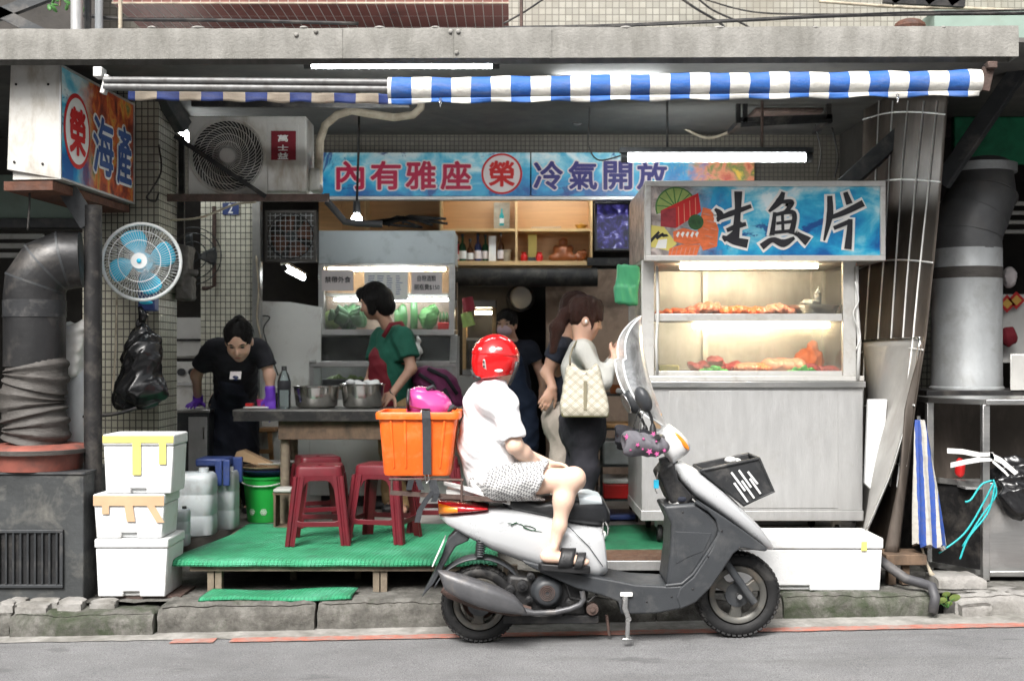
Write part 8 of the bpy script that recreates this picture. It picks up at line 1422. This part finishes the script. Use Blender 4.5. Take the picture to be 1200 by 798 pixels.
garment('apron', 'cloth_navy', t, [pel, ch, V((pel.x, 2.5, .6))], [(ch.lerp(pel, .35) + V((0, -.07, -.05)), pel + V((0, -.06, -.05)), .10, .13), (pel + V((-.05, -.05, -.05)), V((pel.x - .06, 2.55, .62)), .12, .13), (pel + V((.05, -.05, -.05)), V((pel.x + .06, 2.55, .62)), .12, .13)], .010, 22, 4); garment('trousers', 'cloth_black', t, [*hp_, *an], [(hp_[i], kn[i], .105, .085) for i in (0, 1)] + [(kn[i], an[i], .082, .07) for i in (0, 1)], .006, 24, 5); shoes(t, an, ((0, -1, 0), (0, -1, 0)))
b_ = P(279, 437, 2.05); tt = MB().box(P(276, 440, 2.0), (.075, .012, .06), rotm(-35, 0, 4)).build('chest_print', 'paper', t, bevel=.004); MB().ell(P(276, 443, 1.985), (.022, .006, .018), 10, 8).build('print_motif', 'glass_blue', t, smooth=180)
for w_, e, d, sd, lb in ((wr[0], el[0], (.02, -.15, -1), 1, 0), (wr[1], el[1], (-.10, -1, -.12), -1, 1)):
    s = field([w_, w_ + V(d).normalized() * .17], .07, .0055); s.cap(w_ + (e - w_).normalized() * .05, w_, .036, .033, .02); hand(s, w_, d, (0, -.9, .3) if lb == 0 else (0, -.3, 1), sd, .35 if lb == 0 else .12, .18, .03); s.build('glove', 'glove', t)
# --- woman in green with the red apron, back turned
pel, ch, hd = P(466, 482, 2.72), P(461, 415, 2.68), P(439, 353, 2.66); sh = (P(474, 396, 2.56), P(446, 396, 2.82)); el = (P(482, 432, 2.50), P(436, 438, 2.74)); wr = (P(459, 462, 2.38), P(424, 462, 2.5)); hp_ = (P(474, 485, 2.64), P(458, 485, 2.8)); kn = (V((hp_[0].x, 2.62, .75)), V((hp_[1].x, 2.80, .75))); an = (V((hp_[0].x, 2.66, FL + .07)), V((hp_[1].x, 2.84, FL + .07)))
bw = P(425, 0, 2.2); t, o, M3, fl = figure('woman in green T-shirt and dark red apron at the display case', pel, ch, hd, (-.92, .25, -.35), sh, el, wr, hp_, kn, an, 'skin', faced=False, hands=((wr[0], P(446, 470, 2.24) - wr[0], (.3, -.55, .8), -1, .45, .18), (wr[1], P(414, 466, 2.33) - wr[1], (-.3, -.2, 1), 1, .5, .18)), hk=1.03)
hair(t, o, M3, 'hair_black', [((0, -.06, .0), (0, -.065, -.06), .085, .075), ((-.06, .0, .0), (-.062, .02, -.07), .045, .03), ((.06, .0, .0), (.062, .02, -.07), .045, .03), ((0, .07, .08), (0, .085, .05), .05, .03)], [((0, .125, -.05), (.07, .062, .085)), ((0, .10, -.14), (.10, .11, .07))], .003)
garment('tshirt', 'cloth_green', t, [pel, ch, *sh, *el], [(pel + V((0, 0, .0)), ch, .155, .15, ((1, .3, 0), .85)), (ch, sh[0].lerp(sh[1], .5), .13, .09), (sh[0].lerp(sh[1], .15), sh[0].lerp(sh[1], .85), .080, .080), (sh[0], sh[0].lerp(el[0], .8), .072, .078), (sh[1], sh[1].lerp(el[1], .8), .072, .078)], .007, 22, 6, [sleeve_cut(sh[0], el[0], .66), sleeve_cut(sh[1], el[1], .66), ((pel.x, 2.72, pel.z - .12), (.3, .3, .08), None)])
garment('trousers', 'cloth_khaki', t, [pel, *hp_, *an], [(pel + V((0, 0, -.03)), pel + V((0, 0, -.08)), .135, .14), (hp_[0], hp_[1], .125, .125)] + [(hp_[i], kn[i], .105, .085) for i in (0, 1)] + [(kn[i], an[i], .082, .07) for i in (0, 1)], .006, 24, 8); shoes(t, an, ((-1, 0, 0), (-1, 0, 0)))
garment('apron', 'cloth_maroon', t, [pel, ch, *sh], [(ch + V((-.10, -.03, -.02)), pel + V((-.12, -.05, -.05)), .075, .10), (pel + V((-.12, -.05, -.05)), pel + V((-.12, -.02, -.35)), .09, .09), (ch + V((-.06, -.08, -.08)), pel + V((-.04, -.10, .06)), .06, .07)], .006, 24, 9); ap = t
MB().tube([P(449, 395, 2.52), P(458, 380, 2.52), P(470, 378, 2.6), P(478, 392, 2.52), P(484, 412, 2.55), P(486, 440, 2.60)], .016, 8, squash=(1, .5)).build('apron_strap', 'cloth_maroon', t, smooth=180); MB().lathe([(.033 + .004 * math.cos(a), .004 * math.sin(a)) for a in np.linspace(0, 6.283, 8)], wr[0] + V((.012, 0, .012)), 20, rotm(20, 45, 0)).build('bracelet', 'black_plastic', t, smooth=60)
c = P(512, 458, 2.62); s = SDF(c - V((.32, .2, .30)), c + V((.28, .2, .30)), .009); s.ell(c + V((0, 0, .0)), (.16, .12, .17), rotm(0, 28, 0), k=.05); s.ell(c + V((.06, 0, -.10)), (.15, .13, .12), k=.05); s.ell(c + V((-.10, 0, .10)), (.08, .08, .08), k=.05); s.folds(.008, 24, 4); t = thing('backpack', 'dark maroon backpack behind the woman in green', 'backpack', c); s.build('bag', 'backpack', t)
for q in (((-.12, -.10, .12), (-.02, -.14, .06), (.03, -.15, -.06), (.02, -.15, -.18)), ((-.06, -.09, .16), (.07, -.11, .10), (.15, -.11, -.02)), ((.06, -.13, .02), (.11, -.14, -.08), (.12, -.13, -.18))): MB().tube([c + V(p) for p in q], .014, 8, squash=(1, .6)).build('strap', 'cloth_black', t, smooth=180)
tag(MB().bx(c.x - .18, c.x + .25, 2.5, 2.8, FL, c.z - .185).build('storage_box', 'steel_dull', bevel=.006), 'steel box the maroon backpack rests on', 'box')
# --- masked woman at the back
yb_ = 4.0; pel, ch, hd = P(604, 470, yb_), P(601, 420, yb_), P(594, 380, yb_ - .02); sh = (P(584, 409, yb_), P(622, 409, yb_)); el = (P(578, 438, yb_ - .05), P(632, 432, yb_ + .02)); wr = (P(590, 462, yb_ - .15), P(636, 452, yb_ - .04)); hp_ = (P(592, 478, yb_), P(614, 478, yb_)); kn = (V((hp_[0].x, yb_, .72)), V((hp_[1].x, yb_, .72))); an = (V((hp_[0].x, yb_ + .03, FL + .07)), V((hp_[1].x, yb_ + .03, FL + .07)))
t, o, M3, fl = figure('woman in face mask and dark apron at the back of the shop', pel, ch, hd, (-.35, -.92, -.08), sh, el, wr, hp_, kn, an, 'skin', hands=((wr[1], (.05, -.1, -1), (.3, -.9, .1), -1, .25, .17), (wr[0], (.6, -.3, -.4), (0, -1, .3), 1, .3, .17)), hk=.97)
hair(t, o, M3, 'hair_black', [((0, -.09, .02), (0, -.11, .0), .05, .04)], FACECUT, .003); q = SDF(o(0, .05, -.05) - V((.12, .12, .1)), o(0, .05, -.05) + V((.12, .12, .1)), .006); q.ell(o(0, .062, -.048), (.064, .062, .05), M3, .01); q.cut(o(0, .035, 0), [-x for x in V((-.35, -.92, -.08))], .004); q.build('face_mask', 'mask_pink', t)
garment('tshirt', 'cloth_navy', t, [pel, ch, *sh, *el], [(pel, ch, .145, .14, ((0, 1, 0), .8)), (sh[0].lerp(sh[1], .1), sh[0].lerp(sh[1], .9), .072, .072), (sh[0], sh[0].lerp(el[0], .7), .066, .07), (sh[1], sh[1].lerp(el[1], .7), .066, .07)], .005, 24, 2, [sleeve_cut(sh[0], el[0], .6), sleeve_cut(sh[1], el[1], .6)])
garment('apron', 'cloth_apron', t, [pel, ch, V((pel.x, yb_ - .1, .65))], [(ch + V((0, -.08, -.03)), pel + V((0, -.07, 0)), .09, .12), (pel + V((-.06, -.04, 0)), V((pel.x - .07, yb_ - .05, .68)), .12, .13), (pel + V((.06, -.04, 0)), V((pel.x + .07, yb_ - .05, .68)), .12, .13)], .008, 22, 3); garment('trousers', 'cloth_black', t, [*hp_, *an], [(hp_[i], kn[i], .10, .08) for i in (0, 1)] + [(kn[i], an[i], .08, .07) for i in (0, 1)], .005, 24, 5); shoes(t, an, ((0, -1, 0), (0, -1, 0)))
MB().bx(ch.x - .03, ch.x + .05, ch.y - .185, ch.y - .17, ch.z - .05, ch.z + .0).build('badge', 'gold', t, bevel=.003)
# --- customer in white with the tote bag
yc_ = 1.38; pel, ch, hd = P(683, 494, yc_), P(681, 430, yc_), P(685, 374, yc_); sh = (P(682, 411, yc_ - .165), P(682, 411, yc_ + .16)); el = (P(707, 446, yc_ - .20), P(707, 446, yc_ + .17)); wr = (P(721, 420, yc_ - .14), P(719, 418, yc_ + .06)); hp_ = (P(682, 498, yc_ - .085), P(682, 498, yc_ + .085)); zf_ = pz + .02; kn = (V((hp_[0].x + .02, yc_ - .09, .72)), V((hp_[1].x - .02, yc_ + .09, .72))); an = (V((hp_[0].x - .02, yc_ - .09, zf_ + .075)), V((hp_[1].x - .06, yc_ + .09, zf_ + .075)))
t, o, M3, fl = figure('customer in white top with ponytail looking at her phone', pel, ch, hd, (.98, .10, -.28), sh, el, wr, hp_, kn, an, 'skin_light', hk=1.0, hands=((wr[0], P(731, 404, yc_ - .06) - wr[0], (.2, -.9, .2), -1, .8, .16, .0, .4), (wr[1], P(727, 404, yc_ + .02) - wr[1], (-.2, .9, .2), 1, .8, .16, .0, .4)))
hair(t, o, M3, 'hair_brown', [((0, -.085, .02), (0, -.125, .0), .045, .034), ((0, -.125, .0), (0, -.15, -.10), .034, .046), ((0, -.15, -.10), (0, -.135, -.24), .046, .022), ((0, .05, .095), (.05, .095, .02), .04, .016), ((.0, .06, .10), (-.05, .095, .02), .035, .016), ((.075, .04, .0), (.07, .05, -.09), .012, .006), ((0, -.05, .07), (0, .0, .09), .07, .06)], [((0, .128, -.02), (.075, .055, .07)), ((0, .085, -.12), (.12, .115, .075)), ((.085, .0, -.045), (.03, .035, .05)), ((0, 0, -.13), (.12, .06, .06))], .004, k=1.04)
MB().ell(o(.086, .0, -.018), (.009, .007, .012), 10, 8).build('earbud', 'paper_white', t, smooth=180)
garment('top', 'cloth_grey', t, [pel, ch, *sh, *el, *wr], [(pel + V((0, 0, .02)), ch, .125, .13, ((1, 0, 0), .85)), (ch, sh[0].lerp(sh[1], .5), .12, .07), (sh[0].lerp(sh[1], .12), sh[0].lerp(sh[1], .88), .066, .066)] + [(sh[i], el[i], .055, .047) for i in (0, 1)] + [(el[i], el[i].lerp(wr[i], .9), .047, .038) for i in (0, 1)], .005, 28, 7, [sleeve_cut(el[0], wr[0], .86), sleeve_cut(el[1], wr[1], .86)])
garment('trousers', 'cloth_black', t, [pel, *hp_, *an], [(pel, pel + V((0, 0, -.06)), .14, .145), (hp_[0], hp_[1], .125, .125)] + [(hp_[i], kn[i], .105, .078) for i in (0, 1)] + [(kn[i], an[i], .075, .055) for i in (0, 1)], .004, 24, 5); shoes(t, an, ((1, -.1, 0), (1, .1, 0)), 'paper_white')
c = P(731, 408, yc_ - .05); t = thing('smartphone', 'black smartphone held by the customer in white', 'phone', c); MB().box(c, (.012, .075, .15), rotm(0, 42, 0)).build('case', 'black_plastic', t, bevel=.004); MB().box(c + V((-.006, 0, .005)), (.002, .066, .135), rotm(0, 42, 0)).build('screen', 'glass_blue', t)
t = thing('tote_bag', 'cream quilted tote bag on the customer\'s shoulder', 'bag', P(685, 487, 1.15)); yt = 1.13; tb = [(668, 409 + 18), (700, 424), (708, 455), (712, 486), (657, 486), (662, 455)]
s = SDF(P(650, 492, yt) - V((0, .14, .02)), P(720, 415, yt) + V((0, .14, .04)), .006); q0 = P(685, 0, yt).x; zb_t, zt_t = P(0, 486, yt).z, P(0, 428, yt).z
for k in range(25): u = k / 24; z = zb_t + .02 + (zt_t - zb_t - .04) * u; s.rbox((q0 - .01 * u, yt, z), (.132 - .05 * u, .066 - .045 * u, .03), .014, k=.03)
s.ell((q0, yt, zt_t + .03), (.06, .1, .06), k=.02, sub=True); s.folds(.003, 20, 2)
s.build('pouch', 'quilted', t); MB().loft([[(q0 + sx * (.137 - k * .002), yt + sy * (.068), zb_t + z) for sx, sy in ((1, 1), (-1, 1), (-1, -1), (1, -1))] for k, z in ((4, -.012), (0, -.006), (0, .014), (1, .02))]).build('base', 'olive', t, bevel=.008, fix=True)
MB().tube([P(668, 428, yt - .03), P(668, 418, yt - .02), P(671, 408, 1.15), P(675, 401, 1.2), P(680, 400, 1.27), P(684, 404, 1.36)], .011, 8, squash=(.5, 1)).build('handle', 'bag_strap', t, smooth=180); MB().bx(q0 - .01, q0 + .01, yt - .078, yt - .07, zb_t + .03, zt_t - .09).build('front_strap', 'bag_strap', t, bevel=.002) ; MB().lathe([(.012 + .003 * math.cos(a), .003 * math.sin(a)) for a in np.linspace(0, 6.283, 8)], (q0, yt - .045, zt_t - .06), 16, rotm(90, 0, 0)).build('ring', 'chrome', t, smooth=60)
# --- second customer, mostly hidden behind her
ye = 1.85; pel, ch, hd = P(666, 486, ye), P(664, 430, ye), P(676, 366, ye); sh = (P(656, 408, ye - .17), P(668, 408, ye + .17)); el = (P(641, 437, ye - .16), P(655, 440, ye + .2)); wr = (P(648, 455, ye - .22), P(670, 462, ye + .15)); hp_ = (P(661, 492, ye - .085), P(661, 492, ye + .085)); kn = (V((hp_[0].x, ye - .09, .74)), V((hp_[1].x, ye + .09, .74))); an = (V((hp_[0].x - .03, ye - .09, FL + .08)), V((hp_[1].x - .03, ye + .09, FL + .08)))
t, o, M3, fl = figure('person in navy top and beige trousers behind the customer in white', pel, ch, hd, (.95, .2, -.2), sh, el, wr, hp_, kn, an, 'skin', faced=True, hands=((wr[0], (-.45, -.1, -.8), (.1, -1, 0), -1, .35, .165, .0, .4), (wr[1], (-.4, 0, -.6), (0, 1, 0), 1, .3, .18)), sc=1.05)
hair(t, o, M3, 'hair_brown', [((0, -.05, .05), (0, -.08, -.08), .07, .05)], FACECUT, .003, k=1.05)
garment('top', 'cloth_navy', t, [pel, ch, *sh, *el], [(pel + V((0, 0, .02)), ch, .165, .15, ((1, 0, 0), .9)), (ch, sh[0].lerp(sh[1], .5), .12, .07), (sh[0].lerp(sh[1], .1), sh[0].lerp(sh[1], .9), .072, .072), (sh[0], sh[0].lerp(el[0], .6), .066, .068), (sh[1], sh[1].lerp(el[1], .6), .066, .068)], .005, 26, 9, [sleeve_cut(sh[0], el[0], .5), sleeve_cut(sh[1], el[1], .5)])
garment('trousers', 'cloth_trouser', t, [pel, *hp_, *an], [(pel, pel + V((0, 0, -.06)), .155, .155), (hp_[0], hp_[1], .14, .14)] + [(hp_[i], kn[i], .105, .085) for i in (0, 1)] + [(kn[i], an[i], .082, .07) for i in (0, 1)], .006, 22, 5); shoes(t, an, ((1, -.1, 0), (1, .1, 0)))
# ---------------------------------------------------------------- loose cables and small street clutter
for k, (pts, r, ma, lb) in enumerate((
    ([P(205, 160, 1.78), P(206, 230, 1.79), P(203, 300, 1.76), P(208, 352, 1.74)], .007, 'black_iron', 'black wire running down beside the tiled pillar and fan'),
    ([P(186, 170, 1.36), P(189, 200, 1.3), P(178, 222, 1.34), P(172, 232, 1.33), P(182, 236, 1.32), P(186, 226, 1.34)], .006, 'black_iron', 'coiled black wire looped on the tiled pillar below the valance'),
    ([P(300, 300, 2.84), P(303, 340, 2.84), P(301, 372, 2.84), P(306, 398, 2.84)], .007, 'insul', 'tan wire down the steel corner trim behind the cook'),
    ([P(560, 122, 2.4), P(600, 116, 2.4), P(640, 124, 2.4), P(690, 112, 2.4)], .006, 'black_iron', 'black cable sagging across the ceiling above the banner'),
    ([P(800, 150, 2.8), P(830, 162, 2.8), P(862, 150, 2.8), P(880, 128, 2.6)], .010, 'insul', 'beige hose bending up to the angle-iron cage'),
    ([P(975, 150, 2.3), P(982, 185, 2.3), P(978, 208, 2.3)], .006, 'black_iron', 'black wire hanging behind the raw fish sign'),
    ([P(955, 146, 2.2), P(962, 178, 2.2), P(958, 206, 2.2)], .005, 'black_iron', 'thin wire hanging below the angle-iron cage'),
    ([P(1002, 330, 1.12), P(1006, 352, 1.11), P(1000, 368, 1.11), P(1008, 392, 1.12), P(1003, 410, 1.12)], .004, 'tape_white', 'loose white wire on the right post of the stall'),
    ([P(5, 70, 1.8), P(30, 95, 1.8), P(60, 85, 1.8)], .008, 'black_iron', 'black cable behind the box sign end'),
)): cable(lb, pts, r, ma, 'loose wires in the arcade')
for k, (a, b_) in enumerate(((( -20, 25), (70, -10)), ((-20, 5), (60, 45)))): tag(MB().bar(P(*a, 1.9), P(*b_, 1.9), .05, .07).build('upper_strut', 'grey_paint'), ['dark strut rising at the upper left corner', 'dark strut descending at the upper left corner'][k], 'strut', 'struts at the upper left')
c = P(70, 4, 1.7); t = thing('hanging_plant', 'small green plant at the upper left above the canopy', 'plant', c); rs = random.Random(2)
for k in range(22): q = c + Vector((rs.uniform(-.12, .12), rs.uniform(-.1, .1), rs.uniform(-.03, .12))); MB().ell(q, (.03, .006, .014), 8, 5, rotm(rs.uniform(-60, 60), rs.uniform(-60, 60), rs.uniform(0, 180))).build('leaf', 'leaf', t, smooth=180)
MB().tube([c + Vector((0, 0, -.02)), c + Vector((.02, 0, .2))], .006, 6).build('stem', 'wood_dark', t)
tube_light('white fluorescent tube showing beside the air conditioner', P(204, 146, 1.95), P(226, 168, 2.75), .018, hous=.02)
tube_light('fluorescent tube glimpsed behind the white board', P(333, 314, 3.5), P(356, 326, 4.2), .02, hous=.02)
